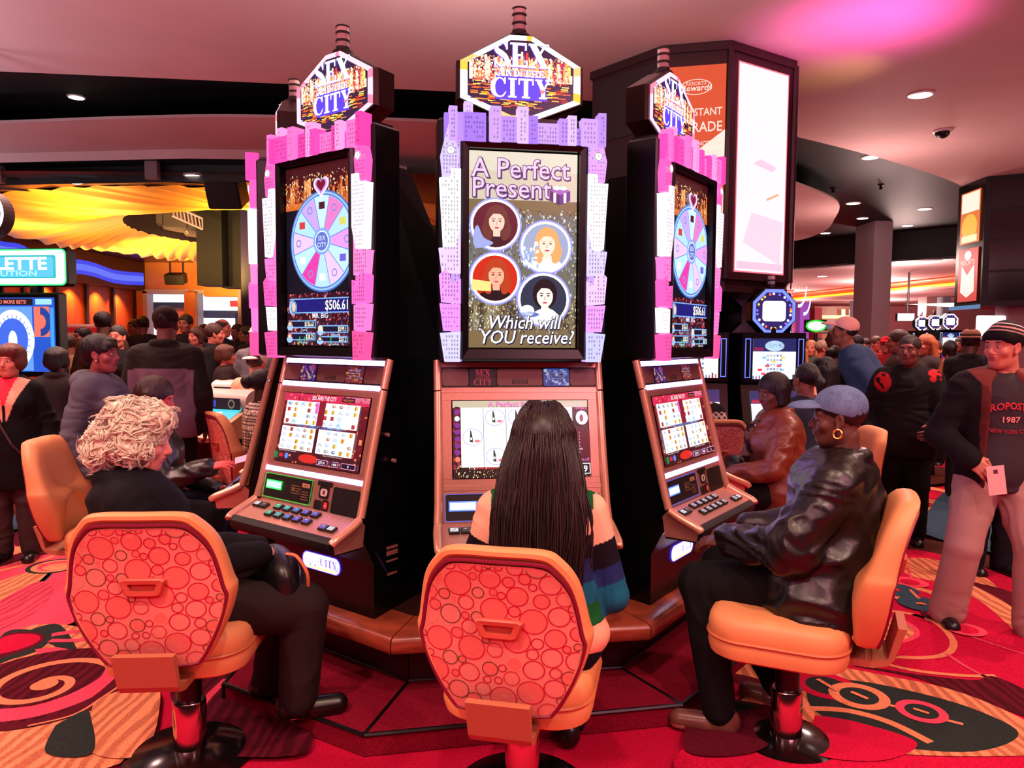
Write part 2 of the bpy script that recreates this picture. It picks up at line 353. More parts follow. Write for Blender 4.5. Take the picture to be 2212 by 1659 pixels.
# ------------------------------------------------ pedestal of the machine ring
PC = (-.146, 4.40)
def oct_pt(a, r): a = math.radians(a); return (PC[0]+r*math.sin(a), PC[1]-r*math.cos(a))
VA = [-13.74+45*k for k in range(8)]
M_WOOD = mulnode(mat('ledge_wood', (150, 66, 44), .32, spec=.5, coat=.3), 9, .65, 1.25, stretch=(1, 1, 6))
M_DARKWOOD = mat('kick_wood', (44, 16, 14), .45)
M_BLACK = mat('black_trim', (8, 8, 9), .35)
M_STEPC = mulnode(mat('step_carpet', (128, 14, 40), .95, spec=.1, bump=.5, bscale=240, bdist=.004), 160, .6, 1.3)
ped = thing('pedestal', 'raised eight-sided wood-edged pedestal with carpeted step carrying the ring of machines', 'platform', (PC[0], PC[1], 0))
def pl(mb, name, m, smooth=False):
    o = mb.build(name, m, ped, smooth); o.location = (-PC[0], -PC[1], 0); return o
for k in range(8):
    a0, a1 = VA[k-1], VA[k]
    if k == 0: a0 -= 360
    g = .0024/1.4*57.3
    b = MB(); prof = [(1.20, .285), (1.20, .36), (1.435, .36), (1.453, .352), (1.462, .335), (1.462, .305), (1.453, .290), (1.435, .285)]
    b.loft([[(*oct_pt(a, r), z) for r, z in prof] for a in (a0+g, a1-g)]); pl(b, 'ledge', M_WOOD, True)
    b = MB(); b.loft([[(*oct_pt(a, r), z) for r, z in ((1.15, .05), (1.15, .285), (1.266, .285), (1.266, .05))] for a in (a0+.1, a1-.1)]); pl(b, 'kick_panel', M_DARKWOOD)
b = MB(); b.prism([oct_pt(a, 1.19) for a in VA], .06, .362); pl(b, 'deck_core', M_DARKWOOD)
# carpeted step: the sections the photo shows, with black nosing and seams
corner = fl(484, 1520); st = [corner, oct_pt(-13.74, 1.72), oct_pt(31.26, 1.66), oct_pt(62, 1.60), oct_pt(76.26, 1.25), oct_pt(31.26, 1.1), oct_pt(-13.74, 1.1), oct_pt(-58.74, 1.1), (corner[0]+.02, corner[1]+.62)]
b = MB(); b.prism(st, 0.005, .09); pl(b, 'carpet_step', M_STEPC)
b = MB()
for i in (8, 0, 1, 2):
    p, q = st[i], st[(i+1) % 9]; b.tube([(p[0], p[1], .088), (q[0], q[1], .088)], .009, 6); 
b.tube([(*corner, .01), (*corner, .088)], .010, 6)
for a, r in ((-13.74, 1.71), (31.26, 1.65)):
    p, q = oct_pt(a, 1.27), oct_pt(a, r); d = Vector((q[0]-p[0], q[1]-p[1])).normalized()*.008; n = (-d.y, d.x)
    b.add([(p[0]+n[0], p[1]+n[1], .0915), (p[0]-n[0], p[1]-n[1], .0915), (q[0]-n[0], q[1]-n[1], .0915), (q[0]+n[0], q[1]+n[1], .0915)], [(0, 1, 2, 3)])
for i in range(-2, 2):
    p, q = oct_pt(VA[i], 1.270), oct_pt(VA[i+1], 1.270); b.tube([(*p, .094), (*q, .094)], .006, 5)
pl(b, 'nosing', M_BLACK)

# ------------------------------------------------ ceilings
M_CEIL = mulnode(mat('ceiling_paint', (196, 160, 158), .75, spec=.2), 1.2, .95, 1.05)
M_SLATE = mulnode(mat('slate_paint', (17, 15, 19), .6, spec=.3), 7, .6, 1.4, stretch=(1, 3, 1))
M_FASC = mat('fascia', (10, 10, 12), .5)
def slab(name, poly, z0, z1, m, sm=False):
    b = MB(); A = sum(poly[i-1][0]*poly[i][1]-poly[i][0]*poly[i-1][1] for i in range(len(poly)))
    b.prism(poly if A > 0 else poly[::-1], z0, z1); return struct(name, b, m)
edge = smooth_path([(-14, 6.3), (-8, 6.6), (-4.8, 6.92), (-2.3, 7.2), (0, 7.5), (1.7, 7.95), (3.3, 8.9), (5.2, 10.2), (7.1, 11.8), (9.4, 14.4), (11, 18), (11.4, 22)], 6)
slab('ceiling', [(-14, -4)]+edge+[(16, 22), (16, -4)], 4.0, 4.3, M_CEIL)
slab('ceiling_recess', [(-14, 5.5), (20, 5.5), (20, 30), (-14, 30)], 4.36, 4.5, M_SLATE)
isl = smooth_path([(-14, 9.2), (-8.5, 8.85), (-5.95, 8.6), (-4.2, 8.37), (-2.7, 8.3), (0, 8.6), (2.5, 9.8), (4.2, 11.4), (5.6, 13), (6.35, 14.8), (6.9, 16.8), (6.6, 18.6), (4, 20.5), (0, 20)], 6)
slab('ceiling_island', isl+[(-1.5, 11), (-2.7, 9.75), (-4.2, 9.7), (-5.95, 9.9), (-8.5, 10.2), (-14, 10.6)], 4.0, 4.03, M_CEIL)
slab('ceiling_far', smooth_path([(4, 27), (7.5, 22.5), (9.6, 19.8), (12, 17.6), (15, 16), (20, 14.8)], 6)+[(26, 15), (26, 40), (4, 40)], 4.0, 4.4, M_CEIL)
# dark curved fascia below the recess, right side
fe = smooth_path([(3.5, 26.6), (7.3, 22.2), (9.4, 19.5), (11.8, 17.3), (14.8, 15.7), (20, 14.5)], 6)
b = MB(); b.loft([[(x, y, 3.62) for x, y in fe], [(x, y, 4.36) for x, y in fe]], closed=False, cap0=False, cap1=False); struct('trim_1', b, mat('slate_fascia', (18, 23, 27), .6), True)
b = MB(); b.loft([[(x+.25, y+.25, 3.62) for x, y in fe], [(x, y, 3.62) for x, y in fe]], closed=False, cap0=False, cap1=False); struct('trim_2', b, mat('slate_fascia', (18, 23, 27), .6), True)
slab('ceiling_back', fe+[(26, 15), (26, 40), (3.5, 40)], 3.64, 3.66, M_CEIL)
# left: riser and dark band behind the island
ie = [(-14, 10.6), (-8.5, 10.2), (-5.95, 9.9), (-4.2, 9.7), (-2.7, 9.75), (-1.5, 10.6)]
b = MB(); b.loft([[(x, y, 3.88) for x, y in ie], [(x, y, 4.0) for x, y in ie]], closed=False, cap0=False, cap1=False); struct('trim_3', b, M_CEIL, True)
b = MB(); b.loft([[(x, y+.35, 3.66) for x, y in ie], [(x, y+.35, 4.3) for x, y in ie]], closed=False, cap0=False, cap1=False); struct('trim_4', b, mat('dark_band', (22, 10, 12), .5), True)
b = MB(); b.loft([[(x, y+.36, 3.88) for x, y in ie], [(x, y, 3.88) for x, y in ie]], closed=False, cap0=False, cap1=False); struct('trim_5', b, M_FASC, True)
b = MB()
for x, y in ((-7.0, 10.2), (-4.75, 9.9), (-2.6, 9.9)): b.box((x, y, 3.80), (.16, .1, .3))
struct('trim_6', b, mat('grey_post', (120, 96, 100), .5))
# wood soffit with the oval opening that holds the draped ring
OC, OR, IC, IR = (-5.1, 16.25), (5.75, 5.5), (-3.8, 14.6), (3.4, 3.3)
b = MB(); N = 72; R0 = (-11.2, 9.9, -.5, 22.2)
def rectpt(a):
    dx, dy = math.cos(a)*OR[0], math.sin(a)*OR[1]; t = min(((R0[2] if dx > 0 else R0[0])-OC[0])/dx if abs(dx) > 1e-6 else 9e9, ((R0[3] if dy > 0 else R0[1])-OC[1])/dy if abs(dy) > 1e-6 else 9e9)
    return (OC[0]+dx*max(t, 1.001), OC[1]+dy*max(t, 1.001), 3.75)
b.loft([[(OC[0]+OR[0]*math.cos(a), OC[1]+OR[1]*math.sin(a), 3.75) for a in [2*math.pi*k/N for k in range(N)]], [rectpt(2*math.pi*k/N) for k in range(N)]], cap0=False, cap1=False)
M_SOF = mulnode(mat('soffit_panel', (58, 30, 26), .28, spec=.6), 3, .7, 1.3, stretch=(1, 6, 1))
struct('ceiling_soffit', b, M_SOF)
b = MB()
for x0, y0, x1, y1 in ((-9.0, 10.3, -6.4, 11.6), (-6.2, 10.1, -4.3, 10.6), (-3.4, 10.1, -2.4, 10.8)):
    b.box(((x0+x1)/2, (y0+y1)/2, 3.742), (math.hypot(x1-x0, y1-y0), .05, .02), M=Matrix.Rotation(math.atan2(y1-y0, x1-x0), 3, 'Z'))
struct('trim_7', b, M_BLACK)
def drape():
    b = MB(); n, m = 560, 14; rows = []
    for j in range(m+1):
        t = j/m; r = []
        for k in range(n):
            a = 2*math.pi*k/n
            tw = a+.55*t*(1+.25*math.sin(2*a+1)); cx = OC[0]+(IC[0]-OC[0])*t; cy = OC[1]+(IC[1]-OC[1])*t
            rx = OR[0]+(IR[0]-OR[0])*t; ry = OR[1]+(IR[1]-OR[1])*t
            ph = a*33+2.0*math.sin(a*5)+1.2*math.sin(a*11)
            z = 3.73-.20*math.sin(math.pi*t)-.12*t+(.105*(abs(math.sin(ph))**.7-.5)+.03*math.sin(ph*2.3+3*t))*(.25+.75*math.sin(math.pi*min(1, t*1.1+.05)))
            r.append((cx+rx*math.cos(tw), cy+ry*math.sin(tw), z))
        rows.append(r)
    b.loft(rows, cap0=False, cap1=False)
    o = b.build('fabric_drape', mat('gold_fabric', (245, 160, 40), .55, sheen=.3), None, 2)
    return tag(o, 'golden pleated fabric drape swirling round the oval ceiling opening', 'drape')
drape()
for x, y in ((-6.6, 11.0), (-4.0, 10.9), (-8.6, 12.6), (-9.2, 16.5), (-8.2, 19.5), (-5.0, 12.0), (-7.6, 15.5)): spot(x, y, 2.5, 420, (1, .56, .14), 128, .6, (x*.97, y+.9, 3.7), .3)  # warm upward spots added in mid-air to light the drape from below
slab('ceiling_bay', [(-9, 11), (1, 11), (1, 22), (-9, 22)], 4.9, 5.0, mat('bay_black', (20, 16, 24), .7))
b = MB(); b.loft([[(IC[0]+IR[0]*math.cos(a), IC[1]+IR[1]*math.sin(a), z) for a in [2*math.pi*k/48 for k in range(48)]] for z in (3.62, 3.85, 4.9)], cap0=False, cap1=False); struct('trim_8', b, mat('bay_wall', (70, 58, 72), .5), True)
# ---------------------------------------------------------------- slot machines
M_SCR = mat('screen_glow', attr=True, emit=1.35, rough=.25)
M_SCRHI = mat('sign_glow', attr=True, emit=1.9, rough=.3)
M_FRAME = mat('lit_relief', attr=True, emit=1.35, rough=.4)
M_BAR = mat('light_bar', (196, 158, 255), emit=11)
M_GOLD = mulnode(mat('champagne_metal', (205, 150, 132), .34, metal=.65), 90, .93, 1.07)
M_RAIL = mat('rail_metal', (226, 168, 140), .26, metal=.5)
M_GLOSS = mat('cabinet_black', (6, 6, 8), .3, spec=.35)
M_DULL = mat('cabinet_side', (7, 7, 8), .5, spec=.3)
M_BRONZE = mat('topper_bronze', (48, 30, 26), .3, metal=.6)
M_PAD = mat('pad_leatherette', (24, 20, 21), .55, spec=.3)
M_ATTR = mat('painted', attr=True, rough=.5)
M_GLASS_RIM = mat('rim_glow', attr=True, emit=1.7)
W = (255, 255, 255)
def glyph(P, ch, x, y, h, col, w=None):
    """one display-serif capital; returns its advance"""
    R = []; L = []
    if ch == 'E': adv = .8; R = [(.12, 0, .34, 1), (0, 0, .46, .08), (0, .92, .46, 1), (.3, .9, .76, 1), (.68, .7, .76, 1), (.3, 0, .8, .1), (.72, 0, .8, .3), (.3, .46, .58, .54), (.52, .36, .58, .64)]
    elif ch == 'I': adv = .48; R = [(.12, 0, .36, 1), (0, 0, .48, .08), (0, .92, .48, 1)]
    elif ch == 'T': adv = .86; R = [(.31, 0, .55, 1), (.2, 0, .66, .08), (0, .9, .86, 1), (0, .68, .08, 1), (.78, .68, .86, 1)]
    elif ch == 'H': adv = .95; R = [(.12, 0, .32, 1), (.63, 0, .83, 1), (0, 0, .44, .08), (0, .92, .44, 1), (.51, 0, .95, .08), (.51, .92, .95, 1), (.3, .46, .65, .54)]
    elif ch == 'N': adv = .95; R = [(.12, 0, .2, 1), (.75, 0, .83, 1), (0, 0, .34, .08), (0, .92, .3, 1), (.61, .92, .95, 1)]; L = [([(.2, .95), (.79, .02)], .2)]
    elif ch == 'X': adv = .95; R = [(0, .92, .42, 1), (.6, .92, .95, 1), (0, 0, .36, .08), (.52, 0, .95, .08)]; L = [([(.2, .96), (.75, .04)], .25), ([(.78, .96), (.17, .04)], .09)]
    elif ch == 'Y': adv = .9; R = [(.34, 0, .56, .5), (.22, 0, .68, .08), (0, .92, .4, 1), (.58, .92, .92, 1)]; L = [([(.18, .96), (.46, .42)], .22), ([(.76, .96), (.46, .42)], .09)]
    elif ch == 'A': adv = .95; R = [(0, 0, .34, .08), (.55, 0, .95, .08), (.25, .3, .65, .38)]; L = [([(.42, 1), (.15, .04)], .08), ([(.42, 1), (.76, .04)], .22)]
    elif ch == 'D': adv = .9; R = [(.12, 0, .34, 1), (0, 0, .4, .08), (0, .92, .4, 1)]; L = [([(.3, .96), (.55, .94), (.74, .8), (.8, .5), (.74, .2), (.55, .06), (.3, .04)], [.08, .1, .18, .22, .18, .1, .08])]
    elif ch == 'C': adv = .88; R = [(.74, .68, .82, 1)]; L = [([(.78, .72), (.66, .92), (.45, .97), (.2, .82), (.11, .5), (.2, .18), (.45, .03), (.68, .08), (.84, .3)], [.06, .07, .07, .2, .24, .2, .07, .08, .04])]
    elif ch == 'S': adv = .72; R = [(.58, .7, .65, 1), (.04, 0, .11, .3)]; L = [([(.62, .74), (.5, .94), (.3, .96), (.14, .84), (.16, .66), (.38, .52), (.58, .36), (.58, .15), (.42, .04), (.22, .06), (.07, .28)], [.05, .07, .09, .15, .2, .24, .2, .15, .09, .07, .05])]
    else: return .45*h
    sx = w or 1
    for a, b, c, d in R: P.rect(x+a*h*sx, y+b*h, x+c*h*sx, y+d*h, col)
    for pts, ww in L:
        q = smooth_path(pts, 4) if len(pts) > 2 else pts
        if hasattr(ww, '__len__'): ww = [r[0]*h for r in smooth_path([(v,) for v in ww], 4)]
        else: ww = ww*h
        P.line([(x+a*h*sx, y+b*h) for a, b in q], ww, col)
    return adv*h*sx
def word(P, s, xc, y, h, col, sx=1., gap=.06):
    ADV = dict(E=.8, I=.48, T=.86, H=.95, N=.95, X=.95, Y=.9, A=.95, D=.9, C=.88, S=.72)
    tot = sum((ADV.get(c, .45)*sx+gap)*h for c in s)-gap*h; x = xc-tot/2
    for c in s: x += glyph(P, c, x, y, h, col, sx)+gap*h
def logo(P, x, y, s, col, back=None):
    """three-line title mark, s = half width"""
    for dx, c in ((.022, back), (0, col)) if back else ((0, col),):
        word(P, 'SEX', x-dx*s, y+.28*s-dx*s, .80*s, c, .92, .04); word(P, 'AND THE', x-dx*s, y-.03*s-dx*s, .22*s, c, 1.15, .1); word(P, 'CITY', x-dx*s, y-.72*s-dx*s, .64*s, c, .95, .08); P.up()
def speck(P, x0, y0, x1, y1, n, cols, w, h, rg, fn=None):
    for _ in range(n):
        x, y = rg.uniform(x0, x1), rg.uniform(y0, y1)
        if fn and not fn(x, y): continue
        ww, hh = w*rg.uniform(.4, 1.6), h*rg.uniform(.4, 1.6)
        P.rect(x-ww, y-hh, x+ww, y+hh, rg.choice(cols))
def bust(P, x, y, r, bg, hair, skin, top, long_=True, rg=RNG):
    """generic head-and-shoulders portrait in a round frame"""
    P.ell(x, y, r*1.12, r*1.12, (150, 150, 255)); P.up(); P.ell(x, y, r*1.05, r*1.05, (255, 250, 255)); P.up(); P.ell(x, y, r*.95, r*.95, bg); P.up()
    P.ell(x+.05*r, y-.95*r, .0, .0, bg)
    P.poly([(x+r*math.cos(math.radians(a))*.94, y+r*math.sin(math.radians(a))*.94) for a in range(225, 316, 10)]+[(x+.42*r, y-.45*r), (x+.1*r, y-.3*r), (x-.25*r, y-.45*r)], top); P.up()
    P.ell(x+.05*r, y+.22*r, .5*r, .6*r, hair)
    if long_:
        for k in (-1, 1): P.poly(smooth_path([(x+.05*r+k*.48*r, y+.3*r), (x+.05*r+k*.62*r, y-.2*r), (x+.05*r+k*.45*r, y-.62*r), (x+.05*r+k*.2*r, y-.55*r), (x+.05*r+k*.2*r, y+.3*r)][::k], 4), hair)
    P.up(); P.rect(x-.1*r, y-.5*r, x+.2*r, y, skin); P.ell(x+.05*r, y+.12*r, .33*r, .44*r, skin); P.up()
    P.poly(smooth_path([(x-.3*r, y+.2*r), (x-.25*r, y+.5*r), (x+.1*r, y+.62*r), (x+.38*r, y+.48*r), (x+.4*r, y+.2*r), (x+.22*r, y+.42*r), (x-.1*r, y+.44*r)][::-1], 3), hair); P.up()
    for k in (-1, 1): P.ell(x+.05*r+k*.14*r, y+.14*r, .055*r, .028*r, (40, 25, 25)); P.line([(x+.05*r+k*.06*r, y+.22*r), (x+.05*r+k*.22*r, y+.24*r)], .03*r, hair)
    P.line([(x+.06*r, y+.12*r), (x+.02*r, y-.04*r)], .03*r, (205, 130, 120)); P.ell(x+.05*r, y-.14*r, .1*r, .035*r, (200, 60, 80)); P.up()
def heart(P, x, y, s, col): P.poly([(x+s*16*math.sin(t)**3/17, y+s*(13*math.cos(t)-5*math.cos(2*t)-2*math.cos(3*t)-math.cos(4*t))/17) for t in [-2*math.pi*k/40 for k in range(40)]], col)
DX, DZ0, DZ1 = .231, 1.559, 2.379
def art_present(mb, y):
    P = P2(mb, (0, y, 0), clip=(-DX, DZ0, DX, DZ1)); rg = random.Random(11)
    P.rect(-DX, DZ0, DX, DZ1, (118, 98, 66)); P.up()
    P.rect(-DX, 2.18, DX, DZ1, (196, 186, 165)); P.rect(-DX, 2.30, DX, DZ1, (226, 222, 208)); P.rect(-DX, 1.75, DX, 2.12, (104, 102, 92)); P.up()
    speck(P, -DX, 1.62, DX, 2.14, 1100, [(220, 225, 235), (150, 160, 190), (200, 190, 150), (70, 66, 56), (120, 105, 80), (60, 60, 70)], .0022, .0045, rg)
    for _ in range(70):
        x = rg.uniform(-DX, DX); h = rg.uniform(.03, .11); P.rect(x-.009, 1.64, x+.009, 1.66+h, rg.choice([(74, 62, 44), (96, 82, 58), (140, 126, 96), (60, 52, 40)]))
    P.up(); speck(P, -DX, 1.64, DX, 1.80, 420, [(240, 226, 180), (255, 245, 215), (190, 170, 120)], .0012, .003, rg)
    P.up()
    for t, x, z, w in (('A Perfect', -.012, 2.272, .42), ('Present', -.052, 2.190, .335)):
        for d, b, c in ((.0035, .035, (70, 40, 90)), (0, .03, (70, 40, 90)), (0, .004, (225, 190, 226))):
            P.text(t, x+d, z-d, .115, c, b, width=w+(.006 if b > .01 else 0)); P.up()
    # gift box
    g = .155, 2.195
    P.poly([(g[0]-.045, g[1]+.03), (g[0], g[1]+.012), (g[0], g[1]-.03), (g[0]-.045, g[1]-.012)][::-1], (70, 30, 92)); P.poly([(g[0]+.045, g[1]+.03), (g[0], g[1]+.012), (g[0], g[1]-.03), (g[0]+.045, g[1]-.012)], (92, 42, 120))
    P.poly([(g[0]-.045, g[1]+.03), (g[0], g[1]+.012), (g[0]+.045, g[1]+.03), (g[0], g[1]+.046)], (150, 90, 170)); P.up()
    P.line([(g[0]-.022, g[1]-.021), (g[0]-.022, g[1]+.021)], .012, (235, 220, 240)); P.line([(g[0]+.022, g[1]-.021), (g[0]+.022, g[1]+.021)], .012, (235, 220, 240)); P.ell(g[0]-.014, g[1]+.04, .016, .008, W); P.ell(g[0]+.014, g[1]+.04, .016, .008, W); P.up()
    bust(P, -.120, 2.075, .100, (92, 26, 40), (104, 50, 42), (245, 196, 178), (60, 20, 30))
    P.poly(smooth_path([(-.21, 2.05), (-.195, 2.07), (-.17, 2.02), (-.13, 2.0), (-.15, 1.985), (-.2, 1.975), (-.215, 2.0)][::-1], 3), (150, 160, 215)); P.up()
    bust(P, .095, 1.985, .103, (150, 160, 190), (228, 160, 96), (252, 216, 196), (250, 250, 255))
    speck(P, .0, 1.90, .06, 2.0, 40, [(245, 250, 255), (150, 170, 230)], .005, .006, rg); P.up()
    bust(P, -.122, 1.850, .100, (196, 40, 16), (176, 60, 26), (240, 170, 140), (30, 16, 20))
    P.poly([(-.222, 1.80), (-.14, 1.795), (-.14, 1.835), (-.222, 1.845)], (226, 214, 130)); P.up()
    bust(P, .085, 1.765, .105, (40, 50, 70), (22, 16, 20), (250, 226, 214), (244, 244, 250), False)
    P.ell(.015, 1.715, .03, .025, (240, 245, 255)); P.ell(.02, 1.70, .045, .012, (90, 110, 180)); P.up()
    for t, x, z, w in (('Which will', .0, 1.640, .31), ('YOU receive?', .01, 1.577, .40)):
        for d, b, c in ((.003, .03, (26, 26, 60)), (0, .03, (26, 26, 60)), (0, .006, (250, 248, 255))):
            P.text(t, x+d, z-d, .08, c, b, .22, width=w); P.up()
def art_wheel(mb, y):
    P = P2(mb, (0, y, 0), clip=(-DX, DZ0, DX, DZ1)); rg = random.Random(5)
    P.rect(-DX, DZ0, DX, DZ1, (12, 14, 26)); P.up(); P.rect(-DX, 2.20, DX, DZ1, (60, 12, 16)); P.rect(-DX, 1.559, DX, 1.80, (46, 14, 24)); P.up()
    for _ in range(60):
        x = rg.uniform(-DX, DX); P.rect(x-.008, 2.2, x+.008, 2.23+rg.uniform(0, .10), rg.choice([(130, 46, 26), (190, 90, 40), (96, 26, 20), (225, 150, 90)]))
    P.up(); speck(P, -DX, 2.2, DX, 2.34, 300, [(255, 200, 120), (255, 240, 210), (230, 120, 60)], .002, .003, rg); P.rect(-DX, 2.185, DX, 2.215, (200, 100, 40))
    speck(P, -DX, 1.56, DX, 1.80, 500, [(210, 70, 80), (120, 30, 50), (240, 130, 110), (90, 60, 120)], .003, .004, rg); P.up()
    cx, cz, R = .03, 2.03, .228
    for r, c in ((R, (70, 110, 190)), (R*.965, (150, 190, 245)), (R*.93, (80, 120, 200)), (R*.9, (170, 205, 250))): P.ell(cx, cz, r, r, c, n=56); P.up()
    pal = [(176, 214, 240), (226, 120, 190), (190, 222, 245), (190, 160, 235), (170, 215, 240), (232, 190, 235), (180, 220, 240), (240, 60, 160), (176, 214, 240), (235, 190, 240), (186, 220, 245), (220, 150, 220)]
    for k in range(12): P.ell(cx, cz, R*.89, R*.89, pal[k], n=8, a0=15+30*k, a1=45+30*k)
    P.up()
    for k in range(12):
        a = math.radians(15+30*k); P.line([(cx+.05*math.cos(a), cz+.05*math.sin(a)), (cx+R*.89*math.cos(a), cz+R*.89*math.sin(a))], .004, (90, 130, 210))
    for k, c in ((2, (70, 20, 40)), (4, (200, 60, 60)), (0, (210, 200, 90)), (10, (110, 90, 200)), (8, (235, 240, 250)), (6, (250, 250, 255))):
        a = math.radians(30+30*k); x, z = cx+.16*math.cos(a), cz+.16*math.sin(a); P.rect(x-.02, z-.016, x+.02, z+.016, c)
    for k in (1, 3, 5, 7, 9, 11):
        a = math.radians(30+30*k); x, z = cx+.165*math.cos(a), cz+.165*math.sin(a); P.ring(x, z, .012, .018, (120, 130, 200), n=16)
    P.up()
    for r, c in ((.06, (120, 165, 235)), (.048, (220, 235, 255)), (.042, (90, 110, 190))): P.ell(cx, cz, r, r, c); P.up()
    P.text('SEX', cx, cz+.004, .03, (225, 225, 255)); P.text('CITY', cx, cz-.026, .03, (225, 225, 255)); P.up()
    heart(P, cx, 2.275, .056, (235, 215, 255)); P.up(); heart(P, cx, 2.278, .044, (190, 150, 230)); P.up(); heart(P, cx, 2.28, .033, (120, 10, 40)); P.up()
    def plate(x0, z0, x1, z1, amt, nm, hs):
        P.rect(x0, z0, x1, z1, (120, 170, 230)); P.up(); P.rect(x0+.005, z0+.005, x1-.005, z1-.005, (20, 18, 46)); P.up(); h = z1-z0
        P.text(amt, x1-.008, z0+h*.22, h*.85, (255, 250, 225), .012, align='RIGHT', sx=.72); P.text(nm, (x0+x1)/2+.015, z0-h*.42, h*.5, (200, 220, 255)); P.up()
        P.ell(x0+.012, z0+h*.1, .022, h*.45, (150, 190, 235), n=14); P.ell(x0+.012, z0+h*.55, .017, h*.42, hs, n=14); P.up(); P.ell(x0+.012, z0+h*.55, .010, h*.26, (248, 206, 190), n=12); P.up()
    P.rect(-.20, 1.708, DX, 1.776, (120, 170, 235)); P.up(); P.rect(-.195, 1.713, DX, 1.771, (24, 26, 110)); P.up()
    P.text('$506.61', .215, 1.722, .062, (255, 250, 225), .012, align='RIGHT', sx=.8); P.ell(-.175, 1.735, .028, .035, (150, 190, 235)); P.ell(-.170, 1.735, .02, .034, (40, 30, 40)); P.up(); P.ell(-.168, 1.738, .013, .022, (230, 190, 180)); P.up()
    P.text('MR. BIG', .02, 1.685, .032, (225, 225, 255), .01); P.up()
    plate(-.205, 1.640, -.01, 1.675, '$156.61', 'Carrie', (150, 90, 50)); plate(-.205, 1.583, -.01, 1.618, '$28.25', 'Miranda', (190, 70, 40))
    plate(.02, 1.618, .215, 1.652, '$599.1', 'Samantha', (240, 220, 160)); plate(.02, 1.575, .215, 1.603, '$257.2', 'Charlotte', (40, 26, 24))
    for x in (-.12, -.085, .1): P.poly([(x, DZ0), (x+.004, DZ0), (x+.012, 1.60), (x+.008, 1.60)], (40, 230, 80))
def art_four(mb):
    P = slope(mb); rg = random.Random(21); x0, z0, x1, z1 = -.296, 1.008, .296, 1.329; P.clip = (x0, z0, x1, z1)
    P.rect(x0, z0, x1, z1, (96, 16, 26)); P.up(); P.rect(x0, 1.29, x1, z1, (200, 40, 80)); P.rect(.12, 1.305, x1, z1, (205, 130, 160)); P.rect(x0, z0, x1, 1.06, (64, 18, 22)); P.up()
    speck(P, x0, z0, x1, z1, 220, [(190, 60, 50), (130, 20, 30), (230, 120, 80), (60, 10, 30)], .006, .005, rg)
    P.ell(-.05, 1.035, .07, .02, (205, 40, 30)); P.up()
    P.text('SEX AND THE CITY', -.01, 1.304, .026, (250, 225, 235), .01, width=.17); P.rect(.115, 1.303, .2, 1.323, (50, 16, 36)); P.up(); P.text('MULTI PLAY', .157, 1.308, .013, (245, 130, 60)); P.up()
    SY = [((88, 108, 160), 0), ((226, 160, 50), 1), ((176, 110, 70), 0), ((200, 160, 225), 2), ((170, 190, 215), 0), ((190, 60, 60), 1), ((230, 190, 90), 1), ((120, 130, 170), 2)]
    for (a, b) in ((-.272, 1.185), (-.002, 1.185), (-.272, 1.065), (-.002, 1.065)):
        w, h = .246, .108
        P.rect(a, b, a+w, b+h, (246, 250, 255)); P.up()
        for i in range(5):
            for j in range(4):
                if rg.random() < .12: continue
                c, k = rg.choice(SY); x = a+w*(i+.5)/5; z = b+h*(j+.5)/4
                if rg.random() < .5: P.rect(x-.020, z-.0115, x+.020, z+.0115, rg.choice([(200, 226, 240), (225, 230, 240), (236, 226, 250)]))
                P.L += .5
                if k == 0: P.ell(x, z, .013, .007, c, n=12); P.L += .5; P.ell(x+.003, z+.001, .006, .003, (240, 245, 255), n=8); P.L -= .5
                elif k == 1: P.rect(x-.011, z-.009, x+.011, z+.009, c); P.L += .5; P.rect(x-.004, z-.009, x, z+.009, (120, 60, 20)); P.L -= .5
                else: P.line([(x-.012, z-.006), (x, z+.006), (x+.006, z-.004), (x+.012, z-.005)], .004, c)
                P.L -= .5
        P.up()
    P.rect(-.028, 1.185, .018, 1.30, (130, 24, 40)); P.rect(-.022, 1.065, -.004, 1.17, (70, 16, 24)); P.rect(-.05, 1.24, -.03, 1.29, (236, 90, 190)); P.up()
    P.text('PLAY 4 GAMES AT THE SAME TIME!', .0, 1.176, .015, (60, 150, 230), .012, width=.30)
    for a, b in ((-.2, 1.180), (.12, 1.180), (-.2, 1.057), (.12, 1.057)): P.text('Playing 5 Credits Per Line ..Good Luck!', a, b, .008, (235, 220, 220))
    P.rect(-.29, 1.02, -.265, 1.05, (20, 120, 70)); P.rect(-.255, 1.028, -.225, 1.045, (190, 40, 50)); P.ell(-.2, 1.036, .013, .014, (90, 130, 220)); P.up()
    for a, w, t in ((.06, .075, '$37.01'), (.15, .04, '400'), (.24, .09, '0')):
        P.rect(a-w/2, 1.016, a+w/2, 1.040, (240, 170, 220)); P.up(); P.rect(a-w/2+.002, 1.018, a+w/2-.002, 1.038, (40, 10, 34)); P.up(); P.text(t, a, 1.022, .017, (255, 240, 250), .01); P.up()
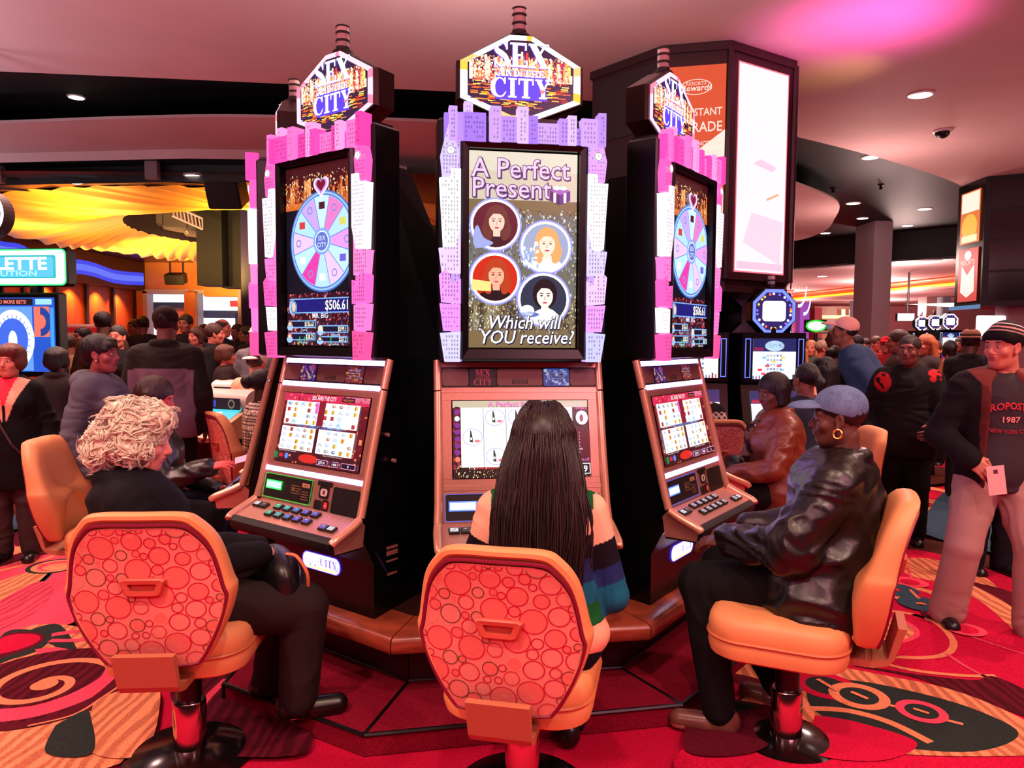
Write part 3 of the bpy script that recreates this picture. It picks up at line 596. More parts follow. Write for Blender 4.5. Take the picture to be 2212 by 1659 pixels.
def art_reels(mb):
    P = slope(mb); rg = random.Random(4); x0, z0, x1, z1 = -.296, 1.008, .296, 1.329; P.clip = (x0, z0, x1, z1)
    P.rect(x0, z0, x1, z1, (64, 30, 30)); P.up(); P.rect(x0, 1.30, x1, z1, (186, 176, 150)); P.rect(x0, z0, x1, 1.05, (40, 20, 18)); P.up()
    speck(P, x0, z0, x1, 1.06, 200, [(220, 180, 120), (90, 60, 40), (250, 230, 190)], .0015, .003, rg); speck(P, x0, 1.05, -.26, 1.30, 60, [(150, 40, 50), (60, 20, 40)], .006, .006, rg)
    for d, c in ((.0012, (90, 40, 90)), (0, (240, 120, 190))): P.text('A Perfect Present', -.02+d, 1.304-d, .032, c, .02, width=.25); P.up()
    P.poly([(.12, 1.306), (.14, 1.302), (.14, 1.322), (.12, 1.325)], (130, 60, 140)); P.poly([(.14, 1.302), (.16, 1.306), (.16, 1.325), (.14, 1.322)], (90, 40, 110)); P.text('FreeSpin 2 of 3', .225, 1.306, .016, (245, 190, 230)); P.up()
    for k in range(5):
        a = -.262+.098*k; P.rect(a, 1.052, a+.096, 1.300, (244, 250, 255))
    P.up()
    for k, z in ((0, 1.176), (1, 1.258), (1, 1.095), (2, 1.258), (2, 1.095), (3, 1.176), (4, 1.258)):
        x = -.213+.098*k
        P.ell(x, z, .043, .036, (176, 160, 225)); P.up(); P.ell(x, z, .040, .033, (250, 252, 255)); P.up()
        P.poly([(x-.012, z-.02), (x+.002, z-.022), (x-.001, z+.008), (x-.006, z+.028), (x-.010, z+.028), (x-.011, z+.008)], (26, 50, 40)); P.ell(x+.02, z-.016, .012, .006, (225, 120, 130)); P.up(); P.ell(x-.006, z-.006, .004, .006, (240, 245, 240)); P.up()
    for j in range(8): P.ell(-.279, 1.28-.028*j, .011, .011, rg.choice([(235, 235, 245), (210, 40, 50), (240, 120, 90), (120, 40, 140)]), n=14)
    P.rect(.232, 1.085, x1, 1.20, (80, 10, 20)); P.ell(.264, 1.252, .027, .030, (250, 245, 250)); P.text('SYMBOL', .264, 1.287, .014, (245, 120, 200)); P.text('VALUE', .264, 1.07, .018, (245, 120, 200)); P.up(); P.ell(.262, 1.25, .008, .016, (150, 60, 90))
    for j, t in enumerate(('L', 'L', 'L', 'L', 'L', 'L 200', 'L', 'L')): P.text(t, .25, 1.186-.014*j, .011, (250, 230, 230))
    P.rect(.222, 1.016, x1-.004, 1.06, W); P.up(); P.rect(.225, 1.019, x1-.007, 1.057, (10, 8, 14)); P.up(); P.text('99', .262, 1.025, .036, W, .02); P.text('PLAYING 5 CREDITS PER LINE', -.14, 1.043, .011, (255, 60, 70)); P.up()
def slope(mb, off=.004): return P2(mb, (0, -.061-.2404*.818-off, 0), (1, 0, 0), (0, .2404, 1), .0006)
def sl(u, z, off=0): return (u, -(.061-.2404*(z-.818)+off), z)
def Zt(zx, zy): return ((zx/2.3048+920-1131)*.00197+.004, 1.6+(731-(zy/2.3048+80))*.00197)
TOPB = [(88, 112, 425), (110, 150, 396), (150, 178, 428), (183, 226, 368), (175, 288, 422), (308, 360, 390), (360, 440, 428), (442, 495, 383), (495, 540, 428), (538, 648, 452), (648, 700, 430), (690, 732, 417), (730, 765, 470), (760, 842, 424), (842, 880, 398)]
COLB = [[(115, 455), (138, 550), (160, 610), (150, 728), (80, 725), (70, 625), (88, 555)], [(120, 690), (167, 690), (167, 950), (140, 1060), (84, 1060), (65, 735), (118, 735)], [(63, 1068), (140, 1062), (138, 945), (168, 945), (168, 1190), (78, 1185)],
        [(65, 1195), (92, 1172), (116, 1196), (122, 1245), (168, 1215), (168, 1335), (76, 1328)], [(68, 1334), (168, 1340), (168, 1468), (86, 1468)], [(70, 1478), (168, 1470), (164, 1618), (92, 1618)]]
def art_skyline(mb, tone):
    rg = random.Random(9)
    def block(poly, c, v):
        n = len(poly); A = sum(poly[i-1][0]*poly[i][1]-poly[i][0]*poly[i-1][1] for i in range(n)); poly = poly if A > 0 else poly[::-1]
        mb.add([(x, -v, z) for x, z in poly]+[(x, .03, z) for x, z in poly], [tuple(range(n))]+[(i, i+n, (i+1) % n+n, (i+1) % n) for i in range(n)], c)
        xs = [p[0] for p in poly]; zs = [p[1] for p in poly]; P = P2(mb, (0, -v-.0008, 0)); dk = tuple(int(q*.66) for q in c)
        sty = rg.randrange(3); x0, x1, z0, z1 = min(xs)+.008, max(xs)-.008, min(zs)+.01, max(zs)-.012
        if x1-x0 < .012: return
        inside = lambda x, z: sum(((poly[i][1] > z) != (poly[i-1][1] > z)) and (x < (poly[i-1][0]-poly[i][0])*(z-poly[i][1])/(poly[i-1][1]-poly[i][1]+1e-9)+poly[i][0]) for i in range(n)) % 2
        nx = max(2, int((x1-x0)/.011)); nz = max(2, int((z1-z0)/.016))
        for i in range(nx):
            for j in range(nz):
                x = x0+(x1-x0)*(i+.5)/nx; z = z0+(z1-z0)*(j+.5)/nz
                if inside(x-.004, z) and inside(x+.004, z) and rg.random() < .75: P.rect(x-.0026, z-(.005 if sty else .003), x+.0026, z+(.005 if sty else .003), dk)
    for i, (a, b, t) in enumerate(TOPB):
        x0, zt = Zt(a, t); x1, _ = Zt(b, t); block([(x0, 2.405), (x1, 2.405), (x1, zt), (x0, zt)], tone[0][i % len(tone[0])], .010+.012*((i*7) % 3))
    for s in (1, -1):
        for i, poly in enumerate(COLB):
            q = [Zt(*p) for p in poly]; q = [(s*x if s > 0 else -x, z) for x, z in q]
            block(q, tone[1 if s > 0 else 2][i], .014+.010*(i % 2))
    for s in (1, -1):
        P = P2(mb, (0, -.026, 0)); x, z = Zt(118, 605); P.ell(s*x, z, .019, .019, W); P.up(); P.ring(s*x, z, .015, .018, tuple(int(q*.6) for q in tone[0][0])); P.line([(s*x, z), (s*x, z+.012)], .002, (90, 60, 140)); P.line([(s*x, z), (s*x+.008, z)], .002, (90, 60, 140))
    b = (2.411, 1.5)
    for s in (1, -1): block([(s*.262, 1.5), (s*.305, 1.5), (s*.305, 2.46), (s*.262, 2.46)], tone[0][1], .004)
PINK_T = [[(255, 70, 170), (255, 110, 190), (240, 60, 160), (255, 150, 210)], [(255, 90, 180), (255, 235, 255), (255, 120, 200), (255, 90, 180), (255, 240, 255), (255, 80, 160)], [(255, 90, 180), (255, 225, 250), (255, 130, 200), (255, 100, 190), (255, 120, 200), (255, 80, 150)]]
LAV_T = [[(150, 110, 225), (190, 150, 245), (170, 130, 235), (205, 175, 250)], [(200, 185, 255), (250, 245, 255), (225, 195, 255), (225, 150, 250), (220, 140, 245), (205, 200, 255)], [(205, 150, 250), (250, 246, 255), (205, 195, 255), (232, 190, 255), (225, 150, 245), (190, 190, 255)]]
OCTV = [(-.262, 2.62), (-.05, 2.535), (.05, 2.535), (.262, 2.62), (.262, 2.775), (.05, 2.893), (-.05, 2.893), (-.262, 2.775)]
def oscale(s, d=0): return [(x*s, 2.714+(z-2.714)*s) for x, z in OCTV]
_mc = {}
def shared(key, name, fn, mats, parent, smooth=False):
    """part whose mesh is built once and shared between machines"""
    if key in _mc:
        o = bpy.data.objects.new(name, _mc[key]); COL.objects.link(o); o.parent = parent
    else:
        b = MB(); fn(b); o = b.build(name, mats, parent, smooth); _mc[key] = o.data
    o.location = (0, 0, -.362); return o
def machine(yaw, label, lit=True, top='wheel', scr='four', led=(40, 255, 90), tone=PINK_T, rim=(255, 130, 170), tname='pink', full=True):
    a = math.radians(yaw); R = 1.265
    t = thing('slot_machine', label, 'slot machine', (PC[0]+R*math.sin(a), PC[1]-R*math.cos(a), .362), a, 'ring of slot machines on the pedestal')
    def body(b):
        prof = [(-.02, .362), (-.02, .60), (.03, .70), (.06, .74), (.035, .80), (-.12, 1.50), (-.60, 1.50), (-.60, .362)]
        b.loft([[(s*(.350 if v > -.5 else .24), -v, z) for v, z in prof] for s in (-1, 1)])
        for j in range(5): b.box((.351, .16+0*j, .55+.0*j), (.002, .001, .001))
    shared('body', 'lower_cabinet', body, M_GLOSS, t)
    def rear(b):
        prof = [(-.1, 1.50), (-.1, 2.36), (-.30, 2.36), (-.52, 2.08), (-.60, 1.9), (-.60, 1.50)]
        w = [.345, .335, .30, .27, .24, .24]
        b.loft([[(s*w[i], -v, z) for i, (v, z) in enumerate(prof)] for s in (-1, 1)])
    shared('rear', 'rear_housing', rear, M_DULL, t)
    def tbox(b):
        b.box((0, .10, 2.005), (.725, .155, 1.01), bev=.012); b.box((0, .10, 2.515), (.66, .13, .02)); b.box((0, .17, 2.53), (.2, .06, .1))
        for s in (-1, 1):
            for z in (1.56, 1.82, 2.1, 2.35): b.box((s*.364, .06, z), (.004, .01, .01))
    shared('tbox', 'sign_box', tbox, M_GLOSS, t)
    def bez(b):
        o = [(-.27, 1.509), (.27, 1.509), (.27, 2.411), (-.27, 2.411)]; i = [(-.236, 1.552), (.236, 1.552), (.236, 2.384), (-.236, 2.384)]; c = [(x*.96, 1.96+(z-1.96)*.99) for x, z in o]
        b.loft([[(x, .03, z) for x, z in o], [(x, -.012, z) for x, z in o], [(x, -.02, z) for x, z in c], [(x, -.012, z) for x, z in i], [(x, .034, z) for x, z in i]], cap0=False, cap1=False)
    shared('bez', 'display_bezel', bez, M_GLOSS, t)
    shared('top'+top, 'top_display', lambda b: (art_present if top == 'present' else art_wheel)(b, .020), M_SCR, t)
    shared('sky'+tname, 'skyline_surround', lambda b: art_skyline(b, tone), M_FRAME, t)
    # topper
    tp = shared('tophouse', 'topper', lambda b: b.loft([[(x, y, z) for x, z in oscale(k)] for y, k in ((.02+.105, .96), (.02+.10, 1.04), (.0+.02, 1.06), (.0+.005, 1.02))]), M_BRONZE, t)
    tp.location = (0, .11, -.362)
    def rimf(b):
        o = oscale(1.0); i = oscale(.875); V = [(x, 0, z) for x, z in o]+[(x, -.006, z) for x, z in oscale(.94)]+[(x, 0, z) for x, z in i]
        for k in range(8):
            j = (k+1) % 8
            for aa in (0, 8):
                pa, pb, pc, pd = V[aa+k], V[aa+j], V[aa+8+j], V[aa+8+k]
                for q in range(4):
                    L = lambda u, v: tuple(u[m]+(v[m]-u[m]) for m in range(3))
                    f0, f1 = q/4, (q+1)/4; mix = lambda u, v, f: tuple(u[m]*(1-f)+v[m]*f for m in range(3))
                    cc = W if tname != 'pink' else (255, 190, 220)
                    if q in (0,) and k % 2: cc = rim
                    if q == 3 and not k % 3: cc = (235, 180, 110) if tname != 'pink' else rim
                    b.add([mix(pa, pb, f0), mix(pa, pb, f1), mix(pd, pc, f1), mix(pd, pc, f0)], [(0, 1, 2, 3)], cc)
    r = shared('rim'+tname, 'light_rim', rimf, M_GLASS_RIM, tp); r.location = (0, 0, 0)
    def face(b):
        P = P2(b, (0, -.002, 0)); P.poly(oscale(.88), (26, 16, 46)); P.up(); rg = random.Random(2)
        fn = lambda x, z: abs(x)/.262*.30+abs(z-2.714)/.179 < .80 and abs(x) < .222
        for _ in range(150):
            x = rg.uniform(-.222, .222); z1 = 2.715+rg.uniform(.0, .09)
            if abs(x) < .03: z1 += .02
            if fn(x, z1): P.rect(x-.005, 2.70, x+.005, z1, rg.choice([(255, 190, 90), (255, 120, 60), (200, 50, 60), (255, 240, 200), (120, 30, 60)]))
        P.up()
        for _ in range(220):
            x, z = rg.uniform(-.215, .215), rg.uniform(2.58, 2.71)
            if fn(x, z) and fn(x+.02, z): P.rect(x-.016, z-.0022, x+.016, z+.0022, rg.choice([(255, 150, 30), (255, 90, 20), (160, 30, 20), (255, 210, 90), (50, 20, 60)]))
        P.up(); speck(P, -.21, 2.69, .21, 2.80, 700, [(255, 250, 235), (255, 220, 160), (255, 130, 90), (190, 60, 80)], .0025, .003, rg, fn); P.up()
        P.rect(-.11, 2.62, .11, 2.72, (70, 50, 190)); P.up()
        logo(P, 0, 2.722, .128, (255, 252, 255), (90, 60, 215)); P.up(); heart(P, .093, 2.66, .012, (255, 110, 100))
    r = shared('face', 'lit_face', face, M_SCRHI, tp); r.location = (0, 0, 0)
    def beacon(b):
        b.lathe([(.05, 0), (.045, .012), (.032, .014), (.032, .03)], (0, 0, 0), 20, (24, 18, 18))
        for z0, z1, c, rr in ((.03, .052, (190, 160, 160), .029), (.052, .062, (16, 12, 12), .033), (.062, .088, (200, 165, 160), .029), (.088, .098, (16, 12, 12), .033), (.098, .118, (225, 200, 190), .029)): b.lathe([(rr, z0), (rr, z1)], (0, 0, 0), 20, c)
        b.lathe([(.033, .118), (.033, .124), (.02, .13)], (0, 0, 0), 20, (30, 24, 24))
    r = shared('beacon', 'beacon_light', beacon, M_ATTR, tp, True); r.location = (0, .06, 2.905)
    # front
    def panel(b):
        def strip(u0, u1, z0, z1): b.add([sl(u0, z0), sl(u1, z0), sl(u1, z1), sl(u0, z1), sl(u0, z0, -.02), sl(u1, z0, -.02), sl(u1, z1, -.02), sl(u0, z1, -.02)], [(0, 1, 2, 3), (4, 7, 6, 5), (0, 4, 5, 1), (1, 5, 6, 2), (2, 6, 7, 3), (3, 7, 4, 0)])
        X = .346
        strip(-X, X, .815, 1.003); strip(-X, X, 1.332, 1.376); strip(-X, -.301, 1.004, 1.331); strip(.301, X, 1.004, 1.331); strip(-X, X, 1.472, 1.494); strip(-X, X, 1.3765, 1.386)
    shared('panel', 'front_panel', panel, M_GOLD, t)
    for s in (-1, 1):
        shared('railt%d' % s, 'side_rail', lambda b: b.tube([sl(s*.356, 1.50, -.01), sl(s*.356, 1.372, -.006)], .0185, 10), M_RAIL, t, True)
        shared('rail%d' % s, 'side_rail', lambda b: b.tube([sl(s*.356, 1.366, -.006), sl(s*.357, 1.1, 0), sl(s*.360, .90, .004), sl(s*.364, .83, .010)], .0185, 10), M_RAIL, t, True)
        shared('railb%d' % s, 'deck_rail', lambda b: b.tube(smooth_path([(s*.364, -.075, .822), (s*.368, -.12, .800), (s*.368, -.205, .765), (s*.362, -.225, .748)], 4), [.019]*12+[.016], 10), M_RAIL, t, True)
    for z in (1.484, 1.374, .968):
        shared('bar%g%d' % (z, lit), 'light_bar', lambda b: b.add([sl(-.343, z-.010, .003), sl(.343, z-.010, .003), sl(.343, z+.010, .003), sl(-.343, z+.010, .003), sl(-.343, z-.011), sl(.343, z-.011), sl(.343, z+.011), sl(-.343, z+.011)], [(0, 1, 2, 3), (0, 4, 5, 1), (1, 5, 6, 2), (2, 6, 7, 3), (3, 7, 4, 0)]), M_BAR if lit else M_GOLD, t)
    def badge(b):
        P = slope(b, -.004); P.rect(-.343, 1.386, .343, 1.472, (14, 10, 12)); P.L = 6
        for x0, x1 in ((-.338, -.225), (-.100, .100), (.225, .338)): P.rrect(x0, 1.392, x1, 1.466, .012, (120, 84, 78))
        P.up(); P.rect(-.035, 1.40, .035, 1.418, (10, 8, 8)); P.up(); P.text('MALFUNCTION VOIDS', 0, 1.4105, .006, (200, 150, 140)); P.text('ALL PAYS AND PLAYS', 0, 1.4025, .006, (200, 150, 140))
    shared('badge', 'badge_panel', badge, M_ATTR, t)
    def badge2(b):
        P = slope(b, .002); rg = random.Random(8)
        if top == 'present':
            P.rrect(-.220, 1.391, -.105, 1.467, .008, (34, 10, 18)); P.up(); word(P, 'SEX', -.162, 1.437, .026, (226, 60, 80), .95); word(P, 'AND THE', -.162, 1.423, .010, (200, 60, 70)); word(P, 'CITY', -.162, 1.395, .025, (226, 60, 80), .95)
        else:
            P.rrect(-.220, 1.391, -.105, 1.467, .008, (70, 34, 110)); P.up(); speck(P, -.212, 1.396, -.113, 1.46, 60, [(60, 50, 170), (220, 80, 90), (130, 90, 220), (250, 200, 170)], .005, .006, rg)
    def badge3(b):
        P = slope(b, .002); rg = random.Random(8)
        P.rrect(.105, 1.391, .220, 1.467, .008, (64, 90, 190) if top == 'present' else (150, 50, 60)); P.up()
        speck(P, .112, 1.396, .213, 1.46, 50, [(130, 170, 250), (40, 50, 130), (220, 230, 255)] if top == 'present' else [(220, 90, 70), (90, 20, 50), (120, 130, 220), (250, 160, 100)], .006, .004, rg); P.up()
        for j in range(3): P.text('Press here to collect your ticket', .162, 1.445-.012*j, .008, (235, 220, 230), width=.08)
    for k, fn in enumerate((badge2, badge3)): shared('badge2%d%s' % (k, top), 'badge_poster', fn, mat('poster_glow', attr=True, emit=.55), t)
    shared('scr'+scr, 'main_screen', art_four if scr == 'four' else art_reels, M_SCR, t).data
    def bill(b):
        P = slope(b, .002); P.rrect(-.332, .838, .015, .942, .01, (14, 12, 12)); P.up(); P.rrect(-.125, .885, -.112, .9, .002, (150, 110, 90))
        for j in range(4): P.rect(-.135, .905-.011*j, -.07+.008*(j % 2), .909-.011*j, (126, 90, 66)); P.rect(-.055, .885-.011*j, -.008, .889-.011*j, (126, 90, 66))
        P.rect(-.058, .907, -.004, .925, (190, 140, 100)); P.up(); P.text('VALID', -.031, .910, .013, (40, 20, 16)); P.up()
        P.rrect(.048, .930, .148, .950, .004, (8, 8, 8)); P.rrect(.066, .876, .132, .932, .012, (10, 9, 10)); P.up(); P.rrect(.076, .886, .122, .918, .012, (205, 176, 176)); P.rect(.092, .893, .106, .911, (130, 90, 130)); P.up()
        P.rrect(.046, .826, .094, .866, .006, (12, 10, 10)); P.rrect(.100, .826, .142, .872, .010, (12, 10, 10)); P.rrect(.160, .822, .335, .935, .012, (5, 5, 6)); P.up(); P.rrect(.112, .834, .136, .862, .004, (220, 50, 50)); P.up(); P.rect(.117, .845, .131, .850, (250, 170, 160))
    shared('bill', 'bill_panel', bill, M_ATTR, t)
    def ledp(b):
        P = slope(b, .006); P.rect(-.318, .876, -.20, .916, led); P.up(); P.rect(-.312, .882, -.206, .910, tuple(min(255, q+120) for q in led)); P.frame(-.334, .834, .017, .946, .003, tuple(int(q*.6) for q in led))
    shared('led%s' % (led,), 'card_display', ledp, mat('led_glow', attr=True, emit=2.2), t)
    def deck(b):
        b.loft([[(s*.356, -v, z) for v, z in ((.035, .79), (.062, .822), (.205, .764), (.21, .752), (.20, .70), (.05, .70))] for s in (-1, 1)])
    shared('deck', 'button_deck', deck, M_GOLD, t)
    def pad(b):
        sec = [(.203, .768), (.225, .764), (.240, .748), (.240, .725), (.226, .702), (.19, .692), (.05, .690), (.05, .70), (.199, .703)]
        b.loft([[(u, -(v if abs(u) < .33 else v-.012 if v > .2 else v), z) for v, z in sec] for u in (-.352, -.34, .34, .352)])
    shared('pad', 'wrist_rest', pad, M_PAD, t, True)
    if full:
        BT = [(-.30, .11, 1), (-.25, .11, 0), (.235, .16, 2), (.285, .16, 1)]+[(-.155+.066*i+.0*j, .10+.05*j, 3+(i if i < 5 else 4)) for i in range(5) for j in range(2)]
        PAL = [(70, 46, 40), (240, 236, 236), (120, 100, 200), (60, 200, 150), (60, 190, 190), (70, 130, 220), (110, 90, 230), (100, 90, 220)]
        if led[2] > 200: PAL = [(90, 60, 60), (240, 236, 236), (200, 180, 200)]+[(190, 170, 180)]*5
        for u, v, k in BT:
            def btn(b):
                b.box((0, 0, 0), (.046, .036, .012), (10, 9, 10), 0, bev=.003); P = P2(b, (0, 0, .0064), (1, 0, 0), (0, 1, 0), .0004); c = PAL[k]
                P.rrect(-.019, -.014, .019, .014, .004, tuple(int(q*.5) for q in c), 1); P.up(); P.rrect(-.016, -.011, .016, .011, .003, c, 1); P.up(); P.line([(-.008, -.006), (.008, .006)], .003, tuple(int(q*.35) for q in c), 1); P.rect(-.01, .004, .004, .007, (245, 245, 250), 1)
            o = shared('btn%d%s' % (k, led), 'button', btn, [M_ATTR, mat('button_glow', attr=True, emit=.9)], t)
            o.location = (u, -v, .822-(v-.062)*.405-.362+.006); o.rotation_euler = (math.radians(22), 0, 0)
    def belly(b):
        P = P2(b, (0, .016, 0)); P.rrect(-.135, .508, .135, .588, .036, (70, 60, 235), n=8); P.up(); rg = random.Random(3)
        P.rrect(-.128, .512, .128, .584, .033, (235, 232, 255), n=8); P.up()
        for _ in range(60):
            x = rg.uniform(-.12, .115); P.rect(x, .524, x+.006, .53+rg.uniform(.005, .045), rg.choice([(250, 250, 255), (120, 100, 240), (40, 30, 120), (255, 200, 150)]))
        P.up(); P.rect(-.105, .514, .105, .524, (255, 170, 90)); P.up(); word(P, 'SEX', -.055, .535, .035, (255, 255, 255)); word(P, 'CITY', .055, .535, .035, (60, 40, 170))
    shared('belly', 'belly_sign', belly, mat('belly_glow', attr=True, emit=4.5, rough=.3), t)
    if full:
        M_PL = mat('plate_metal', attr=True, rough=.3, metal=.5)
        for i, (x, y, z, w, h) in enumerate(((.3515, .13, .66, .07, .012), (.3515, .13, .635, .07, .02), (.3515, .13, .60, .07, .008), (.3515, .13, .54, .06, .01))):
            shared('plate%d' % i, 'rating_plate', lambda b: b.box((x, y, z), (.002, w, h), (190, 120, 110)), M_PL, t)
        for i, (y, z) in enumerate(((.06, 1.29), (.14, 1.05), (.10, 1.17))): shared('lock%d' % i, 'key_lock', lambda b: b.tube([(.345, y, z), (.362, y, z)], .009, 10, (200, 150, 140)), M_PL, t)
        for k in range(5): shared('vent%d' % k, 'vent_slot', lambda b: b.tube([(.345, .03+.012*k, .66-.02*k), (.352, .06+.012*k, .62-.02*k)], .002, 5, (40, 40, 90)), M_PL, t)
    return t
Y0 = 8.76
mC = machine(Y0, 'middle slot machine facing the photographer, gift game and women in circles on its display', False, 'present', 'reels', (90, 120, 255), LAV_T, (255, 180, 60), 'lav')
mL = machine(Y0-45, 'slot machine with pink skyline surround and green card display, in front of the white-haired woman', True, 'wheel', 'four', (40, 255, 90), PINK_T, (255, 120, 150))
mR = machine(Y0+45, 'slot machine with blue card display that the person in the denim cap plays', True, 'wheel', 'four', (80, 120, 255), PINK_T, (255, 150, 200))
mLL = machine(Y0-90, 'slot machine seen edge-on behind the green-displayed one, a hand with a card reaching to it', True, 'wheel', 'four', (40, 255, 90), PINK_T, (255, 120, 150))
mRR = machine(Y0+90, 'mostly hidden slot machine whose deck the woman in the brown leather jacket uses', True, 'wheel', 'four', (80, 120, 255), PINK_T, (255, 150, 200))
# ---------------------------------------------------------------- casino stools
M_TANV = mat('tan_vinyl', (224, 150, 96), .48, spec=.4, bump=.15, bscale=300, bdist=.001)
M_PIPE = mat('maroon_piping', (120, 16, 46), .45)
M_TPIPE = mat('tan_piping', (196, 112, 66), .45)
M_FAB = mulnode(mat('circle_fabric', attr=True, rough=.85, spec=.15, bump=.4, bscale=500, bdist=.001), 260, .88, 1.1)
M_BRKT = mat('bracket_tan', (176, 104, 74), .5)
M_CHROME = mat('chrome', (215, 190, 185), .12, metal=1)
M_SLEEVE = mat('black_sleeve', (8, 8, 9), .35)
M_BASE = mat('base_gloss', (14, 10, 12), .12, spec=.6)
def hexout(n=96, W=.272, H=.58, inset=0.):
    """rounded six-sided back outline in (x, s)"""
    key = [(.0, .0), (.135, .004), (.175, .028), (.235, .15), (W, .275), (W-.008, .33), (.235, .47), (.185, .548), (.135, .577), (.0, H)]
    pts = [(-x, s) for x, s in key[::-1]][1:-1]+[]
    loop = key+pts
    q = smooth_path(loop+[loop[0]], 6)[:-1]; m = len(q)
    c = (0, .29); return [((x-c[0])*(1-inset/.272)+c[0], (s-c[1])*(1-inset/.29)+c[1]) for x, s in q]
def stool_mesh():
    root = bpy.data.objects.new('stool', None); COL.objects.link(root)
    # seat: rounded square cushion
    def sq(w, d, r=.13, n=8):
        P = []
        for cx, cy, a in ((w-r, -d+r, -90), (w-r, d-r, 0), (-w+r, d-r, 90), (-w+r, -d+r, 180)):
            for k in range(n+1): q = math.radians(a+90*k/n); P.append((cx+r*math.cos(q), cy+r*math.sin(q)))
        return P
    b = MB(); rings = []
    for z, k in ((.385, .80), (.388, .90), (.40, .97), (.43, 1.0), (.462, .995), (.47, .985), (.478, .995), (.505, 1.0), (.53, .985), (.548, .94), (.558, .86), (.562, .7), (.560, .4), (.558, .12)):
        rings.append([(x*k, y*k+.035, z-(.012*max(0, -y) if z > .5 else 0)) for x, y in sq(.255, .255)])
    b.loft(rings); b.build('seat', M_TANV, root, True)
    b = MB(); P = [(x*1.0, y*1.0+.035, .470) for x, y in sq(.255, .255)]; b.tube(P+[P[0]], .007, 6); b.build('piping', M_TPIPE, root.children[0], True)
    # backrest: (x, s) outline; depth profile along y, S curved
    O = hexout(); n = len(O)
    def place(x, s, d):
        """point of the back at outline coordinate (x, s), d forward of the back shell"""
        y = -.305-.32*(s-.1)-.03*math.cos(s*6)+.35*x*x+d; return (x, y, .485+s*.95)
    b = MB(); C = (0, .29)
    def lay(k, d): return [place(C[0]+(x-C[0])*k, C[1]+(s-C[1])*k, d*(1+.55*math.exp(-((s-.18)/.16)**2))) for x, s in O]
    b.loft([lay(.80, .02), lay(.93, -.009), lay(.975, -.004), lay(.995, .008), lay(1.0, .03), lay(.985, .05), lay(.94, .064), lay(.86, .072), lay(.7, .078), lay(.45, .081), lay(.15, .082)], cap1=True)
    bk = b.build('backrest', M_TANV, root, True)
    b = MB(); P = [place(x*.925, .07+(s-.07)*.922, -.0095) for x, s in O]; b.tube(P+[P[0]], .0065, 6); b.build('piping', M_PIPE, bk, True)
    # patterned rear panel
    b = MB(); rg = random.Random(12); inside = lambda x, s, m: _in(x, s, .945-m)
    CP = (0, .07); OI = [(x*.90, CP[1]+(s-CP[1])*.90) for x, s in O]
    def _in(x, s, k):
        r = False; q = [(a*k*.95, CP[1]+(c-CP[1])*k*.95) for a, c in O]
        for i in range(len(q)):
            (ax, ay), (bx, by) = q[i-1], q[i]
            if (by > s) != (ay > s) and x < (ax-bx)*(s-by)/(ay-by)+bx: r = not r
        return r
    base = (228, 138, 122)
    for k0, k1 in ((1, .75), (.75, .5), (.5, .25), (.25, .02)):
        rr = [[place(C[0]+(x-C[0])*k, C[1]+(s-C[1])*k, -.0115) for x, s in OI] for k in (k0, k1)]
        b.loft([r[::-1] for r in rr], base, cap0=False, cap1=k1 < .1)
    placed = []
    def circ(x, s, r, ring, fill, w):
        A = [2*math.pi*k/28 for k in range(28)]
        cl = lambda a, c: (a, c)
        def pt(a, rad, d):
            xx, ss = x+rad*math.cos(a), s+rad*math.sin(a); f = 1.0
            while not _in(xx, ss, .94) and f > 0: f -= .08; xx, ss = x+rad*f*math.cos(a), s+rad*f*math.sin(a)
            return place(xx, ss, d)
        if fill: b.add([pt(a, r-w/2, -.0120) for a in A], [tuple(range(27, -1, -1))], fill)
        V = []
        for a in A: V += [pt(a, r-w/2, -.0124), pt(a, r+w/2, -.0124)]
        b.add(V, [(2*k, 2*((k+1) % 28), 2*((k+1) % 28)+1, 2*k+1) for k in range(28)], ring)
    for r, num in ((.041, 9), (.032, 14), (.024, 34), (.018, 70), (.012, 120)):
        t = 0; c = 0
        while c < num and t < 5000:
            t += 1; x, s = rg.uniform(-.27, .27), rg.uniform(.02, .56)
            if _in(x, s, .95) and all(math.hypot(x-a, s-d) > r+q+.0015 for a, d, q in placed):
                placed.append((x, s, r)); c += 1
                col = rg.choice([(196, 22, 56)]*4+[(120, 76, 50)]*2+[(236, 150, 120)]+[(210, 60, 60)]) if r < .035 else (205, 26, 58)
                circ(x, s, r, col, (228, 116, 104) if r > .035 or rg.random() < .5 else None, .0035)
    b.build('rear_panel', M_FAB, root)
    # pull handle: trapezoid ring with a recess
    b = MB(); T = lambda w0, w1, h: [(-w0, h), (w0, h), (w1, -h), (-w1, -h)]
    def hp(q, d): return [place(x, .315+s, d) for x, s in q]
    def rsub(q):
        out = []
        for i in range(4):
            (ax, ay), (bx, by) = q[i], q[(i+1) % 4]
            for f in (.10, .35, .65, .90): out.append((ax+(bx-ax)*f, ay+(by-ay)*f))
        return out
    o, m, i = rsub(T(.076, .056, .033)), rsub(T(.070, .051, .028)), rsub(T(.048, .036, .014))
    b.loft([hp(o, -.011), hp(o, -.026), hp(m, -.031), hp(i, -.029), hp(i, -.0142)], cap0=False, cap1=True)
    b.build('pull_handle', mat('handle_plastic', (196, 84, 66), .45), root, True)
    # bracket, sleeve, column, base
    b = MB(); prof = [(-.16, .42), (-.16, .395), (-.30, .40), (-.345, .415), (-.365, .44), (-.405, .56), (-.375, .56), (-.345, .44), (-.335, .435), (-.29, .425)]
    b.loft([[(s*.098, y, z) for y, z in prof] for s in (-1, 1)]); b.box((0, .02, .376), (.26, .30, .02)); b.build('bracket', M_BRKT, root)
